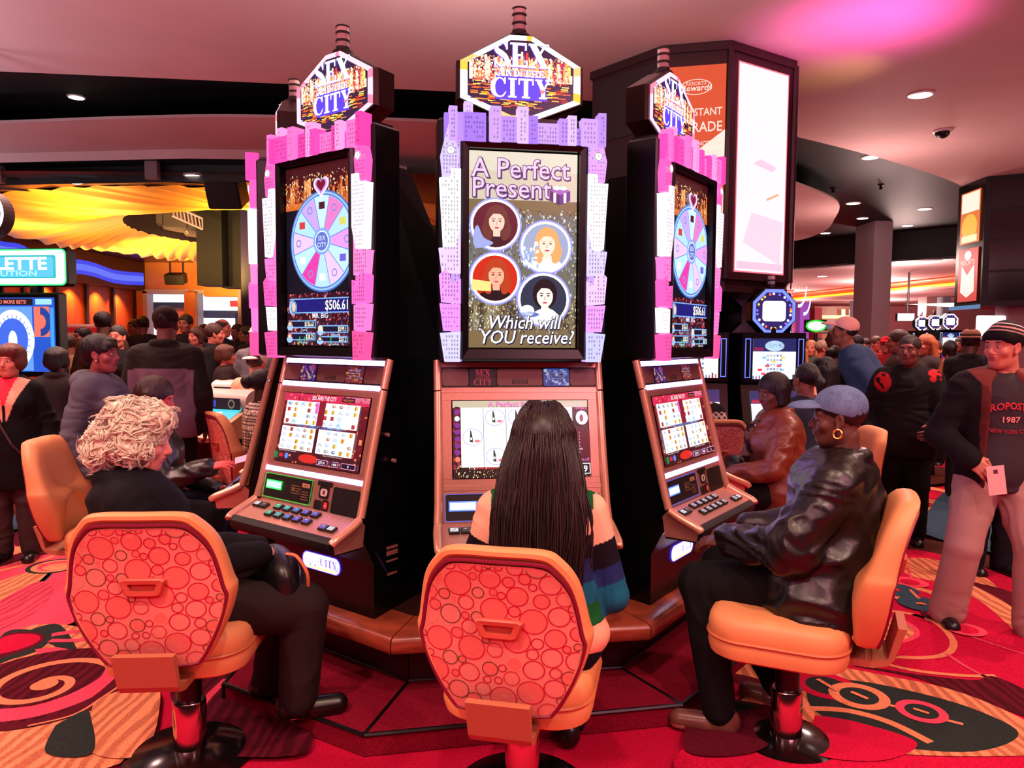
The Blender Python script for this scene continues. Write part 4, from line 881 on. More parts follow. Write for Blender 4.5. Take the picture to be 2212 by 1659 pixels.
    b = MB(); b.lathe([(.044, .20), (.046, .21), (.046, .37)], n=28); b.build('sleeve', M_SLEEVE, root, True)
    b = MB(); b.lathe([(.062, .03), (.060, .05), (.060, .215), (.056, .222), (.045, .222)], n=32); b.build('column', M_CHROME, root, True)
    b = MB(); b.lathe([(.235, .0), (.24, .006), (.236, .016), (.20, .026), (.10, .038), (.07, .042), (.05, .042)], n=48); b.build('base_disc', M_BASE, root, True)
    return root
_st = stool_mesh(); _used = []
def stool(x, y, look, label, z=0., dz=0., group='casino stools with circle-patterned backs'):
    """look = compass angle the sitter faces, degrees: 0 is away from the camera, positive to the left"""
    o = _st if not _used else copy_tree(_st)
    _used.append(o); o.location = (x, y, z)
    for c in o.children:
        if c.name.split('.')[0] in ('seat', 'backrest', 'rear_panel', 'pull_handle', 'bracket'): c.location.z = dz
    o.rotation_euler = (0, 0, math.radians(look)); return tag(o, label, 'stool', group)
stool(.045, 2.52, -12, 'tan stool with circle-patterned back under the long-haired woman at the middle machine', 0, -.045)
stool(-1.22, 2.74, 4, 'tan stool with circle-patterned back under the white-haired woman')
stool(1.10, 2.86, 66, 'tan stool in side view under the person in the black leather jacket')
stool(-2.20, 4.10, -84, 'tan stool just behind the white-haired woman, its plain front turned to the machines')
stool(1.98, 4.86, 84, 'stool under the woman in the brown leather jacket')
stool(-1.92, 5.75, -52, 'stool with red back under the woman in the dotted blouse')
stool(2.67, 6.31, 24, 'tan stool beside the seated woman with long black hair, behind the denim cap')
stool(1.44, 5.60, 4, 'tan stool showing between the pink-framed machine and the brown leather jacket')
stool(-2.47, 7.12, -8, 'stool under the seated man in the white cap')
# ---------------------------------------------------------------- people: implicit-surface bodies
def V3(*a): return np.array(a, float)
def nrm(v): v = np.asarray(v, float); return v/max(np.linalg.norm(v), 1e-9)
def rotz(a): c, s = math.cos(a), math.sin(a); return np.array([[c, -s, 0], [s, c, 0], [0, 0, 1.]])
def rotx(a): c, s = math.cos(a), math.sin(a); return np.array([[1., 0, 0], [0, c, -s], [0, s, c]])
def roty(a): c, s = math.cos(a), math.sin(a); return np.array([[c, 0, s], [0, 1., 0], [-s, 0, c]])
# primitives: ('c', a, b, ra, rb, k) tapered capsule; ('e', centre, radii, k[, R]) ellipsoid; ('-c'/'-e', ...) cut; ('p', n, d) keep n.x < d
def C(a, b, ra, rb=None, k=.02): return ('c', np.asarray(a, float), np.asarray(b, float), ra, ra if rb is None else rb, k)
def E(c, r, k=.02, R=None): return ('e', np.asarray(c, float), np.asarray(r, float), k, R)
def neg(p): return ('-'+p[0],)+p[1:]
def sdf_mesh(prims, h):
    lo = np.full(3, 1e9); hi = -lo
    for p in prims:
        if p[0] == 'c': a = np.minimum(p[1]-p[3], p[2]-p[4]); b = np.maximum(p[1]+p[3], p[2]+p[4])
        elif p[0] == 'e': m = p[2].max(); a, b = (p[1]-m, p[1]+m) if p[4] is not None else (p[1]-p[2], p[1]+p[2])
        else: continue
        lo = np.minimum(lo, a); hi = np.maximum(hi, b)
    lo -= 3*h; hi += 3*h
    n = np.ceil((hi-lo)/h).astype(int)+1
    G = [(lo[i]+h*np.arange(n[i])).astype(np.float32) for i in range(3)]
    D = np.full(n, .3, np.float32)
    for p in prims:
        t = p[0].lstrip('-')
        if t == 'p':
            v = (p[1][0]*G[0])[:, None, None]+(p[1][1]*G[1])[None, :, None]+(p[1][2]*G[2])[None, None, :]-p[2]
            D = np.maximum(D, v.astype(np.float32)); continue
        k = p[5] if t == 'c' else p[3]; m = k+3*h
        if t == 'c': a = np.minimum(p[1]-p[3], p[2]-p[4])-m; b = np.maximum(p[1]+p[3], p[2]+p[4])+m
        else: r = p[2].max() if p[4] is not None else p[2]; a, b = p[1]-r-m, p[1]+r+m
        i0 = np.clip(np.floor((a-lo)/h).astype(int), 0, n-1); i1 = np.clip(np.ceil((b-lo)/h).astype(int)+1, 1, n)
        sl_ = tuple(slice(i0[i], i1[i]) for i in range(3))
        X = G[0][sl_[0]][:, None, None]; Y = G[1][sl_[1]][None, :, None]; Z = G[2][sl_[2]][None, None, :]
        if t == 'c':
            A, B = p[1], p[2]; d = B-A; L = max(float(d@d), 1e-9)
            tt = np.clip(((X-A[0])*d[0]+(Y-A[1])*d[1]+(Z-A[2])*d[2])/L, 0, 1)
            v = np.sqrt((X-A[0]-tt*d[0])**2+(Y-A[1]-tt*d[1])**2+(Z-A[2]-tt*d[2])**2)-(p[3]+(p[4]-p[3])*tt)
        else:
            x, y, z = X-p[1][0], Y-p[1][1], Z-p[1][2]
            if p[4] is not None: R = p[4]; x, y, z = R[0, 0]*x+R[1, 0]*y+R[2, 0]*z, R[0, 1]*x+R[1, 1]*y+R[2, 1]*z, R[0, 2]*x+R[1, 2]*y+R[2, 2]*z
            r = p[2]; k0 = np.sqrt((x/r[0])**2+(y/r[1])**2+(z/r[2])**2); k1 = np.sqrt((x/r[0]**2)**2+(y/r[1]**2)**2+(z/r[2]**2)**2)
            v = np.where(k1 > 1e-6, k0*(k0-1)/np.maximum(k1, 1e-6), -r.min())
        O = D[sl_]
        if p[0][0] == '-':
            v = -v; w = np.maximum(k-np.abs(O-v), 0)/k if k > 0 else 0; D[sl_] = np.maximum(O, v)+w*w*k*.25
        else:
            w = np.maximum(k-np.abs(O-v), 0)/k if k > 0 else 0; D[sl_] = np.minimum(O, v)-w*w*k*.25
    S = D < 0
    c = np.zeros(n-1, np.int8)
    for i in (0, 1):
        for j in (0, 1):
            for k in (0, 1): c += S[i:n[0]-1+i, j:n[1]-1+j, k:n[2]-1+k]
    I = np.argwhere((c > 0) & (c < 8)); idx = np.full(n-1, -1, np.int32); idx[I[:, 0], I[:, 1], I[:, 2]] = np.arange(len(I))
    acc = np.zeros((len(I), 3)); cnt = np.zeros(len(I))
    cor = [(i, j, k) for i in (0, 1) for j in (0, 1) for k in (0, 1)]
    val = {q: D[I[:, 0]+q[0], I[:, 1]+q[1], I[:, 2]+q[2]] for q in cor}
    for q in cor:
        for ax in range(3):
            if q[ax]: continue
            r = list(q); r[ax] = 1; a, b = val[q], val[tuple(r)]; m = (a < 0) != (b < 0)
            t = np.where(m, a/np.where(m, a-b, 1), 0); pos = np.tile(np.array(q, float), (len(I), 1)); pos[:, ax] += t
            acc[m] += pos[m]; cnt[m] += 1
    P = lo+h*(I+acc/np.maximum(cnt, 1)[:, None])
    Q = []
    for ax in range(3):
        u, v = (ax+1) % 3, (ax+2) % 3
        s0 = [slice(1, m-1) for m in n]; s0[ax] = slice(0, n[ax]-1); s1 = list(s0); s1[ax] = slice(1, n[ax])
        a, b = S[tuple(s0)], S[tuple(s1)]; E_ = np.argwhere(a != b)
        if not len(E_): continue
        fl_ = a[E_[:, 0], E_[:, 1], E_[:, 2]]; base = E_.copy(); base[:, u] += 1; base[:, v] += 1
        def g(du, dv): q = base.copy(); q[:, u] += du; q[:, v] += dv; return idx[q[:, 0], q[:, 1], q[:, 2]]
        f = np.stack([g(-1, -1), g(0, -1), g(0, 0), g(-1, 0)], 1); f[~fl_] = f[~fl_][:, ::-1]; Q.append(f)
    Q = np.concatenate(Q); Q = Q[(Q >= 0).all(1)]
    return P, Q
def vnoise(P, sc, seed=0):
    """smooth value noise, vectorised"""
    p = P*sc; i = np.floor(p).astype(np.int64); f = p-i; f = f*f*(3-2*f); out = 0
    for a in (0, 1):
        for b in (0, 1):
            for c in (0, 1):
                q = (i[:, 0]+a)*73856093 ^ (i[:, 1]+b)*19349663 ^ (i[:, 2]+c)*83492791 ^ seed*2654435761
                q = (q ^ (q >> 13))*1274126177; q = (q ^ (q >> 16)) & 0xffff
                out = out+(q/32768.-1)*(f[:, 0] if a else 1-f[:, 0])*(f[:, 1] if b else 1-f[:, 1])*(f[:, 2] if c else 1-f[:, 2])
    return out
def vnormals(P, Q):
    n = np.cross(P[Q[:, 2]]-P[Q[:, 0]], P[Q[:, 3]]-P[Q[:, 1]]); N = np.zeros_like(P)
    for k in range(4): np.add.at(N, Q[:, k], n)
    return N/np.maximum(np.linalg.norm(N, axis=1), 1e-12)[:, None]
def smooth_v(P, Q, it=1):
    for _ in range(it):
        A = np.zeros_like(P); c = np.zeros(len(P))
        for k in range(4):
            np.add.at(A, Q[:, k], P[Q[:, (k+1) % 4]]+P[Q[:, (k+3) % 4]]); np.add.at(c, Q[:, k], 2)
        P = .4*P+.6*A/np.maximum(c, 1)[:, None]
    return P
def wrinkle(P, Q, amp, sc=(9, 9, 16), seed=1, sharp=True):
    """cloth folds along the surface"""
    N = vnormals(P, Q); w = vnoise(P, 3.1, seed+5); q = P*np.array(sc)/10+w[:, None]*.35
    n = vnoise(q, 10, seed); n = 1-np.abs(n)*2 if sharp else n
    m = np.clip(vnoise(P, 4.2, seed+9)+.55, 0, 1)
    return P+N*(n*m*amp)[:, None]
def to_mesh(name, parts, mats, parent=None, loc=None):
    """parts: list of (P, Q, colours Nx3 linear, material index)"""
    off = 0; VV = []; QQ = []; CC = []; MI = []
    for P, Q, c, mi in parts:
        VV.append(P); QQ.append(np.asarray(Q)+off); CC.append(np.broadcast_to(np.asarray(c, float), (len(P), 3))); MI.append(np.full(len(Q), mi)); off += len(P)
    V = np.concatenate(VV); Cc = np.concatenate(CC); MI = np.concatenate(MI)
    me = bpy.data.meshes.new(name); nv = len(V); k = [q.shape[1] for q in QQ]
    nf = sum(len(q) for q in QQ); nl = sum(q.size for q in QQ)
    me.vertices.add(nv); me.vertices.foreach_set('co', V.astype(np.float32).ravel()); me.loops.add(nl); me.polygons.add(nf)
    me.loops.foreach_set('vertex_index', np.concatenate([q.ravel() for q in QQ]).astype(np.int32))
    tot = np.concatenate([np.full(len(q), q.shape[1]) for q in QQ]); st_ = np.concatenate([[0], np.cumsum(tot)[:-1]])
    me.polygons.foreach_set('loop_start', st_.astype(np.int32)); me.polygons.foreach_set('loop_total', tot.astype(np.int32))
    me.polygons.foreach_set('use_smooth', [True]*nf); me.polygons.foreach_set('material_index', MI.astype(np.int32)); me.update(calc_edges=True)
    for m in (mats if isinstance(mats, (list, tuple)) else [mats]): me.materials.append(m)
    ca = me.color_attributes.new('Col', 'FLOAT_COLOR', 'POINT'); ca.data.foreach_set('color', np.concatenate([Cc, np.ones((nv, 1))], 1).astype(np.float32).ravel())
    return link(name, me, parent, loc)
def lin(c): return np.array(s2l(c))
# ------------------------------------------------ heads (local frame: forward +Y, up +Z, centre between the ears)
def head_prims(fem=False, wide=1., nose=1., old=0., jaw=1.):
    w = wide
    p = [E((0, -.018, .038), (.074*w, .094, .083), .02), E((0, .018, -.028), (.061*w, .072, .092), .03), E((0, .048, -.088), (.030*w*jaw, .032, .027), .035),
         C((-.034*w*jaw, .0, -.072), (-.014*w, .052, -.098), .021, .017, .03), C((.034*w*jaw, .0, -.072), (.014*w, .052, -.098), .021, .017, .03),
         C((-.038, .074, .026), (.038, .074, .026), .013 if not fem else .010, None, .018),
         E((-.041*w, .056, -.028), (.024, .024, .022), .02), E((.041*w, .056, -.028), (.024, .024, .022), .02),
         E((0, .072, -.055), (.027, .022, .024), .02)]
    for s in (-1, 1): p.append(neg(E((s*.031, .094, .004), (.019, .014, .012), .012)))
    for s in (-1, 1): p += [E((s*.031, .0735, .0025), (.0152, .0135, .0115), .004), C((s*.017, .083, .0085), (s*.045, .076, .0075), .0042, .0036, .006)]
    p += [C((0, .080, .012), (0, .103*(.5+.5*nose), -.026), .0085, .0125*nose, .012), E((0, .098*(.5+.5*nose), -.034), (.013*nose, .012, .010), .008)]
    for s in (-1, 1): p.append(E((s*.0125*nose, .088, -.035), (.0085, .010, .0075), .006))
    p += [E((0, .089, -.0535), (.0235, .0105, .0062), .006), E((0, .087, -.0645), (.0205, .0105, .0072), .006), neg(C((-.020, .098, -.0588), (.020, .098, -.0588), .0022, None, .004)), neg(E((0, .094, -.0765), (.018, .006, .004), .008))]
    for s in (-1, 1):
        R = rotz(s*.35); p += [E((s*.076*w, -.006, -.004), (.009, .019, .032), .010, R), neg(E((s*.083*w, .0, -.002), (.006, .010, .018), .006, R)), E((s*.074*w, .004, -.034), (.008, .010, .010), .008)]
    p.append(C((0, -.028, -.07), (0, -.040, -.16), .054 if not fem else .047, .056 if not fem else .048, .03))
    return p
_heads = {}
def head_geo(key, h, **kw):
    k = (key, h)
    if k not in _heads: _heads[k] = sdf_mesh(head_prims(**kw), h)
    return _heads[k]
def head_colors(P, skin, lips=None, brow=None, wide=1., far=False):
    c = np.tile(lin(skin), (len(P), 1))
    def region(cx, r): d = (P-np.array(cx))/np.array(r); return (d**2).sum(1) < 1
    c[region((0, .03, -.05), (.07, .08, .05))] *= 1.0
    lip = region((0, .098, -.0545), (.0235, .016, .0062)) | region((0, .097, -.065), (.020, .016, .0072))
    c[lip] = lin(lips or tuple(int(q*.72+(30 if i == 0 else 0)) for i, q in enumerate(skin)))
    b = brow or tuple(int(q*.25) for q in skin)
    for s in (-1, 1):
        m = region((s*.033, .085, .0275-.0), (.0185, .022, .0042)); c[m] = lin(b)
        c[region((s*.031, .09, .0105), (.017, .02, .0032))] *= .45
        e = region((s*.031, .089, .0022), (.0120, .018, .0050)); c[e] = lin((225, 215, 212)) if not far else lin(skin)*.35; c[region((s*.030, .089, .0022), (.0056, .02, .0050))] = lin((30, 18, 14))
        m = region((s*.0105, .098, -.0405), (.004, .01, .003)); c[m] *= .3
    return c
def hair_prims(style):
    o = []
    if style in ('short', 'crop', 'bald'):
        t = .010 if style == 'short' else .004
        o = [E((0, -.022, .042), (.077+t, .096+t, .085+t), .01), neg(E((0, .085, -.028), (.064, .07, .082), .012)), neg(E((0, .06, -.13), (.12, .12, .07), .02))]
        if style == 'bald': o.append(neg(E((0, .0, .12), (.062, .11, .06), .02)))
    elif style == 'bob':
        o = [E((0, -.022, .045), (.090, .108, .095), .01), C((-.07, -.02, .02), (-.078, -.01, -.07), .034, .028, .03), C((.07, -.02, .02), (.078, -.01, -.07), .034, .028, .03), C((0, -.08, .0), (0, -.075, -.09), .05, .045, .05), neg(E((0, .095, -.030), (.066, .07, .080), .014))]
    elif style == 'pixie':
        o = [E((0, -.028, .046), (.088, .108, .094), .01), C((-.055, .05, .085), (.05, .082, .062), .020, .016, .03), C((.02, .06, .085), (.062, .06, .03), .020, .012, .02), C((-.02, .06, .085), (-.062, .06, .03), .020, .012, .02), E((0, -.08, -.02), (.062, .045, .06), .04), neg(E((0, .105, -.028), (.066, .062, .075), .010)), neg(E((.09, .004, -.012), (.022, .022, .030), .01)), neg(E((-.09, .004, -.012), (.022, .022, .030), .01)), neg(E((0, .06, -.14), (.12, .13, .07), .02))]
    elif style == 'puff':
        o = [E((0, -.03, .05), (.104, .118, .100), .01), E((-.075, -.02, -.01), (.040, .06, .055), .03), E((.075, -.02, -.01), (.040, .06, .055), .03), E((0, -.1, -.02), (.07, .05, .07), .03), C((-.05, .055, .085), (.05, .055, .085), .032, None, .03), neg(E((0, .105, -.035), (.066, .07, .084), .014))]
    elif style == 'bun':
        o = [E((0, -.024, .044), (.083, .102, .090), .01), E((0, -.135, .03), (.055, .05, .055), .015), neg(E((0, .085, -.028), (.066, .07, .086), .012)), neg(E((0, .05, -.13), (.12, .14, .07), .02))]
    elif style == 'long':
        o = [E((0, -.024, .045), (.088, .106, .094), .01), C((-.07, -.04, .02), (-.088, -.05, -.20), .034, .030, .03), C((.07, -.04, .02), (.088, -.05, -.20), .034, .030, .03), C((0, -.09, .0), (0, -.10, -.24), .05, .06, .05), C((-.04, -.09, .0), (-.05, -.10, -.23), .04, .05, .04), C((.04, -.09, .0), (.05, -.10, -.23), .04, .05, .04), neg(E((0, .095, -.035), (.066, .07, .090), .014))]
    elif style == 'pony':
        o = [E((0, -.024, .044), (.084, .103, .090), .01), C((0, -.12, .04), (0, -.17, -.02), .032, .035, .02), C((0, -.17, -.02), (0, -.17, -.16), .036, .018, .02), neg(E((0, .085, -.028), (.066, .07, .086), .012)), neg(E((0, .05, -.13), (.12, .14, .07), .02))]
    return o
def cap_prims():
    return ([E((0, -.016, .054), (.090, .110, .090), .006), ('p', V3(0, .30, -.954), -.024), ], [E((0, .112, .052), (.074, .088, .030), .004), neg(E((0, .112, .030), (.090, .115, .030), .004)), ('p', V3(0, -1, 0), -.055)])
_sdfc = {}
def cached(key, prims, h, sm=0, wr=None):
    k = (key, h)
    if k not in _sdfc:
        P, Q = sdf_mesh(prims, h)
        if sm: P = smooth_v(P, Q, sm)
        if wr: P = wrinkle(P, Q, *wr)
        _sdfc[k] = (P, Q)
    return _sdfc[k]
# ------------------------------------------------ hands (local frame: wrist at origin, fingers +X, back of hand +Z, thumb on +Y)
def hand_prims(curl=.5, spread=.12, pinch=0.):
    p = [E((.045, .0, .0), (.045, .038, .013), .01), C((-.05, 0, 0), (.015, 0, 0), .026, .024, .02), E((.03, .024, -.004), (.030, .016, .014), .012)]
    for i, (y, L) in enumerate(((.028, .070), (.010, .078), (-.009, .073), (-.027, .058))):
        a = spread*(1.2-.8*i); x, z = .082-abs(y)*.15, .002; c = curl*(1+.12*i); ang = .12+.25*c; p0 = V3(x, y, z)
        p.append(C((.035, y*.75, .001), p0, .0105, .0098, .008)); r = .0092-.0006*(i == 3)
        for f, da in ((.45, .55), (.32, .85), (.25, .6)):
            d = V3(math.cos(ang)*math.cos(a), math.cos(ang)*math.sin(a), -math.sin(ang)); p1 = p0+d*L*f*1.05; p.append(C(p0, p1, r, r*.92, .003)); p0 = p1; r *= .92; ang += da*c*1.25
    t0 = V3(.018, .030, -.004); t1 = V3(.050, .055-.01*pinch, -.014-.012*pinch); t2 = V3(.082, .058-.028*pinch, -.022-.018*pinch)
    p += [C(t0, t1, .0135, .0110, .01), C(t1, t2, .0108, .0085, .003)]
    return p
def frame_from(x, z):
    x = nrm(x); z = np.asarray(z, float); z = nrm(z-x*(z@x)); y = np.cross(z, x); return np.stack([x, y, z], 1)
M_SKIN = mat('skin', attr=True, rough=.5, spec=.4)
M_HAIR = mat('hair', attr=True, rough=.42, spec=.5, bump=.8, bscale=90, bdist=.006, bstretch=(3, 3, .5))
M_CLOTH = mat('cloth', attr=True, rough=.85, spec=.2, bump=.35, bscale=420, bdist=.002)
M_LEATHER = mat('leather', attr=True, rough=.36, spec=.55, bump=.35, bscale=14, bdist=.012)
M_SHOE = mat('shoe_leather', attr=True, rough=.3, spec=.5)
M_DENIM = mat('denim', attr=True, rough=.9, spec=.15, bump=.4, bscale=600, bdist=.001)
M_JEWEL = mat('jewel', attr=True, rough=.2, metal=.8)
class Person:
    """joints live in the person's own frame (forward +Y, origin on the ground)"""
    def __init__(s, label, x, y, look, h=1.7, pose='stand', seat=.54, build=1., lean=0., tw=0., z=0., skin=(150, 96, 76), fem=False, res=.012, hres=.004, group=None, hd=(0, 0, 0), name='person'):
        s.label = label; s.x, s.y, s.look, s.zz = x, y, look, z; k = s.k = h/1.72; s.bw = build; s.skin = skin; s.fem = fem; s.res = res; s.hres = hres; s.group = group; s.name = name
        J = s.J = {}
        if pose == 'sit':
            J['pel'] = V3(0, 0, seat+.095); up = rotx(-lean)@V3(0, 0, 1)
        else:
            J['pel'] = V3(0, 0, .94*k); up = rotx(-lean)@V3(0, 0, 1)
        s.up = up; R = s.R = rotx(-lean)@rotz(tw)
        P = J['pel']
        J['wai'] = P+up*.14*k; J['che'] = P+up*.33*k; J['nek'] = P+up*.475*k+rotx(-lean)@V3(0, -.015, 0); J['hed'] = J['nek']+(rotx(-lean*.4)@V3(0, .03, .175))*k
        sw = (.166 if not fem else .150)*k*(.75+.25*build)
        J['sL'] = J['nek']+R@V3(-sw, 0, -.055*k); J['sR'] = J['nek']+R@V3(sw, 0, -.055*k)
        hw = .088*k
        J['hL'] = P+V3(-hw, 0, -.02); J['hR'] = P+V3(hw, 0, -.02)
        if pose == 'sit':
            for q, sx in (('L', -1), ('R', 1)):
                J['k'+q] = V3(sx*.13*k, .43*k, seat+.06); J['a'+q] = V3(sx*.12*k, .40*k, .09); J['t'+q] = V3(sx*.14*k, .55*k, .03)
        else:
            for q, sx in (('L', -1), ('R', 1)):
                J['k'+q] = V3(sx*.095*k, .02, .50*k); J['a'+q] = V3(sx*.10*k, -.02, .085); J['t'+q] = V3(sx*.12*k, .13*k, .03)
        for q, sx in (('L', -1), ('R', 1)):
            J['e'+q] = J['s'+q]+R@V3(sx*.085, -.03, -.28*k); J['w'+q] = J['e'+q]+R@V3(-sx*.02, .10, -.23*k)
        s.curl = {'L': .5, 'R': .5}; s.pinch = {'L': 0, 'R': 0}; s.palm = {'L': V3(-1, 0, .2), 'R': V3(1, 0, .2)}; s.fdir = {'L': None, 'R': None}
        s.hd = hd; s.kids = []; s.hands = 'LR'; s.headkw = {}; s.hk = 1.
    def w2l(s, p):
        """world point -> own frame"""
        return rotz(-math.radians(s.look))@(np.asarray(p, float)-V3(s.x, s.y, s.zz))
    def arm(s, q, elbow, wrist, fdir=None, palm=None, curl=None, pinch=0.):
        s.J['e'+q] = np.asarray(elbow, float); s.J['w'+q] = np.asarray(wrist, float)
        if fdir is not None: s.fdir[q] = np.asarray(fdir, float)
        if palm is not None: s.palm[q] = np.asarray(palm, float)
        if curl is not None: s.curl[q] = curl
        s.pinch[q] = pinch
    def headM(s): return rotz(s.hd[0])@rotx(s.hd[1])@roty(s.hd[2])
    def head_pts(s, P): return s.J['hed']+(P@s.headM().T)*(s.k*.985*s.hk)
    def torso(s, f=0., bulk=1.):
        J, k, b = s.J, s.k, s.bw*bulk; R = s.R; g = f
        o = [E(J['pel'], (.165*k*b+g, .115*k*b+g, .12*k+g), .05, R), E(J['wai']+R@V3(0, .0, 0), (.142*k*b+g, .105*k*b+g, .15*k+g), .06, R), E(J['che']+R@V3(0, -.005, 0), (.158*k*(.7+.3*b)+g, .112*k*(.6+.4*b)+g, .17*k+g), .06, R),
             C(J['sL']*.8+J['sR']*.2, J['sR']*.8+J['sL']*.2, .062*k+g, None, .06)]
        if s.fem: o += [E(J['che']+R@V3(-.07, .085, -.01), (.055*k+g, .045*k+g, .058*k+g), .06), E(J['che']+R@V3(.07, .085, -.01), (.055*k+g, .045*k+g, .058*k+g), .06)]
        return o
    def arms(s, f=0., fw=None, cut=0., sides='LR'):
        J, k = s.J, s.k; o = []
        for q in sides:
            w = J['e'+q]+(J['w'+q]-J['e'+q])*(1-cut); r = 1 if not s.fem else .88; bb = .7+.3*s.bw
            o += [C(J['s'+q], J['e'+q], .058*k*r*bb+f, .046*k*r*bb+f, .035), C(J['e'+q], w, .045*k*r*bb+f, (.031*k*r if fw is None else fw), .012)]
        return o
    def legs(s, f=0., fa=None, sides='LR'):
        J, k = s.J, s.k; o = []
        for q in sides:
            bb = .6+.4*s.bw
            o += [C(J['h'+q], J['k'+q], .090*k*bb+f, .062*k*bb+f, .03), C(J['k'+q], J['a'+q], .060*k*bb+f, (.042*k if fa is None else fa), .015)]
        return o
    def body(s, lips=None, brow=None, clothed_legs=True):
        prims = s.torso(0, .93)+[C(s.J['nek']-s.up*.06, s.J['hed']+s.headM()@V3(0, -.03, -.07)*s.k, .056*s.k*(.9 if s.fem else 1), .050*s.k*(.9 if s.fem else 1), .03)]+s.arms(-.004)+s.legs(-.006)
        for q in 'LR': prims += [C(s.J['a'+q]+V3(0, -.03, -.05), s.J['t'+q], .030, .024, .02)]
        P, Q = sdf_mesh(prims, s.res); parts = [(P, Q, lin(s.skin), 0)]
        hp, hq = head_geo((s.fem, tuple(sorted(s.headkw.items()))), s.hres, fem=s.fem, **s.headkw)
        parts.append((s.head_pts(hp), hq, head_colors(hp, s.skin, lips, brow, far=s.hres > .005), 0))
        for q in s.hands:
            x = s.fdir[q] if s.fdir[q] is not None else s.J['w'+q]-s.J['e'+q]; Fm = frame_from(x, s.palm[q])
            h0, h1 = cached(('hand', s.curl[q], s.pinch[q]), hand_prims(s.curl[q], pinch=s.pinch[q]), max(.0035, s.hres*.9))
            if q == 'R': h0 = h0*np.array([1, 1, 1])
            # thumb side: mirror the local Y so that thumbs point to the body's middle / up
            thumb = Fm[:, 1]; want = V3(1 if q == 'L' else -1, .3, .6)
            hh = h0.copy(); hqq = h1
            if thumb@want < 0: hh[:, 1] *= -1; hqq = h1[:, ::-1]
            c = np.tile(lin(s.skin), (len(hh), 1)); parts.append((s.J['w'+q]+(hh@Fm.T)*s.k*(.9 if s.fem else 1), hqq, c, 0))
        o = to_mesh(s.name, parts, M_SKIN, None, (s.x, s.y, s.zz)); o.rotation_euler = (0, 0, math.radians(s.look))
        s.o = tag(o, s.label, 'person', s.group); return o
    def part(s, name, prims, col, m=None, h=None, wr=None, colfn=None, label=None, sm=0):
        P, Q = sdf_mesh(prims, h or s.res)
        if sm: P = smooth_v(P, Q, sm)
        c = colfn(P) if colfn else lin(col)
        for w_ in (wr if isinstance(wr, list) else [wr] if wr else []): P = wrinkle(P, Q, *w_)
        o = to_mesh(name, [(P, Q, c, 0)], m or M_CLOTH, s.o)
        if label: o['label'] = label
        return o
    def hpart(s, name, P, Q, col, m=None, label=None):
        o = to_mesh(name, [(s.head_pts(P), Q, col if isinstance(col, np.ndarray) else lin(col), 0)], m or M_HAIR, s.o)
        if label: o['label'] = label
        return o
    def hair(s, style, col, h=None, name='hair', wr=(.004, (40, 40, 8), 3)):
        P, Q = cached(('hair', style), hair_prims(style), h or s.hres*1.1, 1, wr)
        n = vnoise(P*np.array([1, 1, .25]), 160, 4); c = lin(col)*(1+.35*n[:, None]); return s.hpart(name, P, Q, np.clip(c, 0, 1))
    def cap(s, col, bill=None, back=False, name='baseball_cap', h=None, denim=False):
        a, b = cap_prims(); h = h or max(.003, s.hres*.8); P, Q = cached('capd', a, h); P2_, Q2 = cached('capb', b, h)
        R = rotz(math.pi) if back else np.eye(3)
        def cc(p, c): return np.clip(lin(c)*(1+.25*vnoise(p, 220, 2)[:, None]+.2*vnoise(p, 30, 3)[:, None]), 0, 1) if denim else np.tile(lin(c), (len(p), 1))
        d = s.hpart(name, P@R.T, Q, cc(P, col), M_DENIM); b_ = to_mesh('cap_bill', [(s.head_pts(P2_@R.T), Q2, cc(P2_, bill or col), 0)], M_DENIM, d); return d
    def coat(s, col, m=None, inf=.026, hem=None, cut=.06, wr=(.006, (9, 9, 16), 1), bulk=1.06, collar=None, fw=None, colfn=None, name='jacket', h=None, hemr=1.0, sides='LR', label=None, extra=()):
        J, k = s.J, s.k; R = s.R; p = s.torso(inf, bulk)
        if hem:
            p += [E(J['pel']-s.up*hem*.35, (.170*k*s.bw*hemr+inf, .126*k*s.bw*hemr+inf, hem*1.3+.08), .05, R)]
            n = -s.up; p.append(('p', n, float(n@(J['pel']-s.up*hem))))
        p += s.arms(inf*.8, fw or .040*k+inf*.5, cut, sides)
        p += list(extra)
        p.append(neg(C(J['nek']+s.up*.035, J['hed'], .054*k, .066, .012)))
        if collar:
            N = 9
            for i in range(N):
                a0, a1 = [math.radians(-205+230*(i+d)/N) for d in (0, 1)]
                q = [J['nek']+R@V3(math.cos(a)*.076*k, math.sin(a)*.068*k-.005, .012+.030*math.cos((a+math.pi/2)/2)) for a in (a0, a1)]
                p.append(C(q[0], q[1], collar, None, .008))
        return s.part(name, p, col, m or M_CLOTH, h, wr, colfn, label)
    def trousers(s, col, m=None, inf=.016, fa=.062, wr=(.006, (12, 12, 7), 6), name='trousers', h=None, sides='LR', colfn=None):
        J = s.J; p = [E(J['pel'], (.172*s.k*s.bw+inf*.3, .122*s.k*s.bw+inf*.3, .13*s.k), .05, s.R)]+s.legs(inf, fa, sides)
        return s.part(name, p, col, m or M_CLOTH, h, wr, colfn)
    def shoes(s, col, h=None, m=None, sole=None, sides='LR'):
        for q in sides:
            A, T = s.J['a'+q], s.J['t'+q]; d = nrm((T-A)*V3(1, 1, 0)); z = min(A[2]-.06, T[2]-.025)
            he = V3(*(A-d*.045)[:2], z+.035); to = V3(*T[:2], z+.032)
            p = [C(he, to, .038, .034, .02), C(he*.5+to*.5, to, .041, .038, .02), C(A+V3(0, 0, .02), he+V3(0, 0, .03), .040, .038, .03), ('p', V3(0, 0, -1), -z-.002)]
            s.part('shoe', p, col, m or M_SHOE, h or .006, None, (lambda P: np.where((P[:, 2:3] < z+.022), lin(sole), lin(col))) if sole else None)
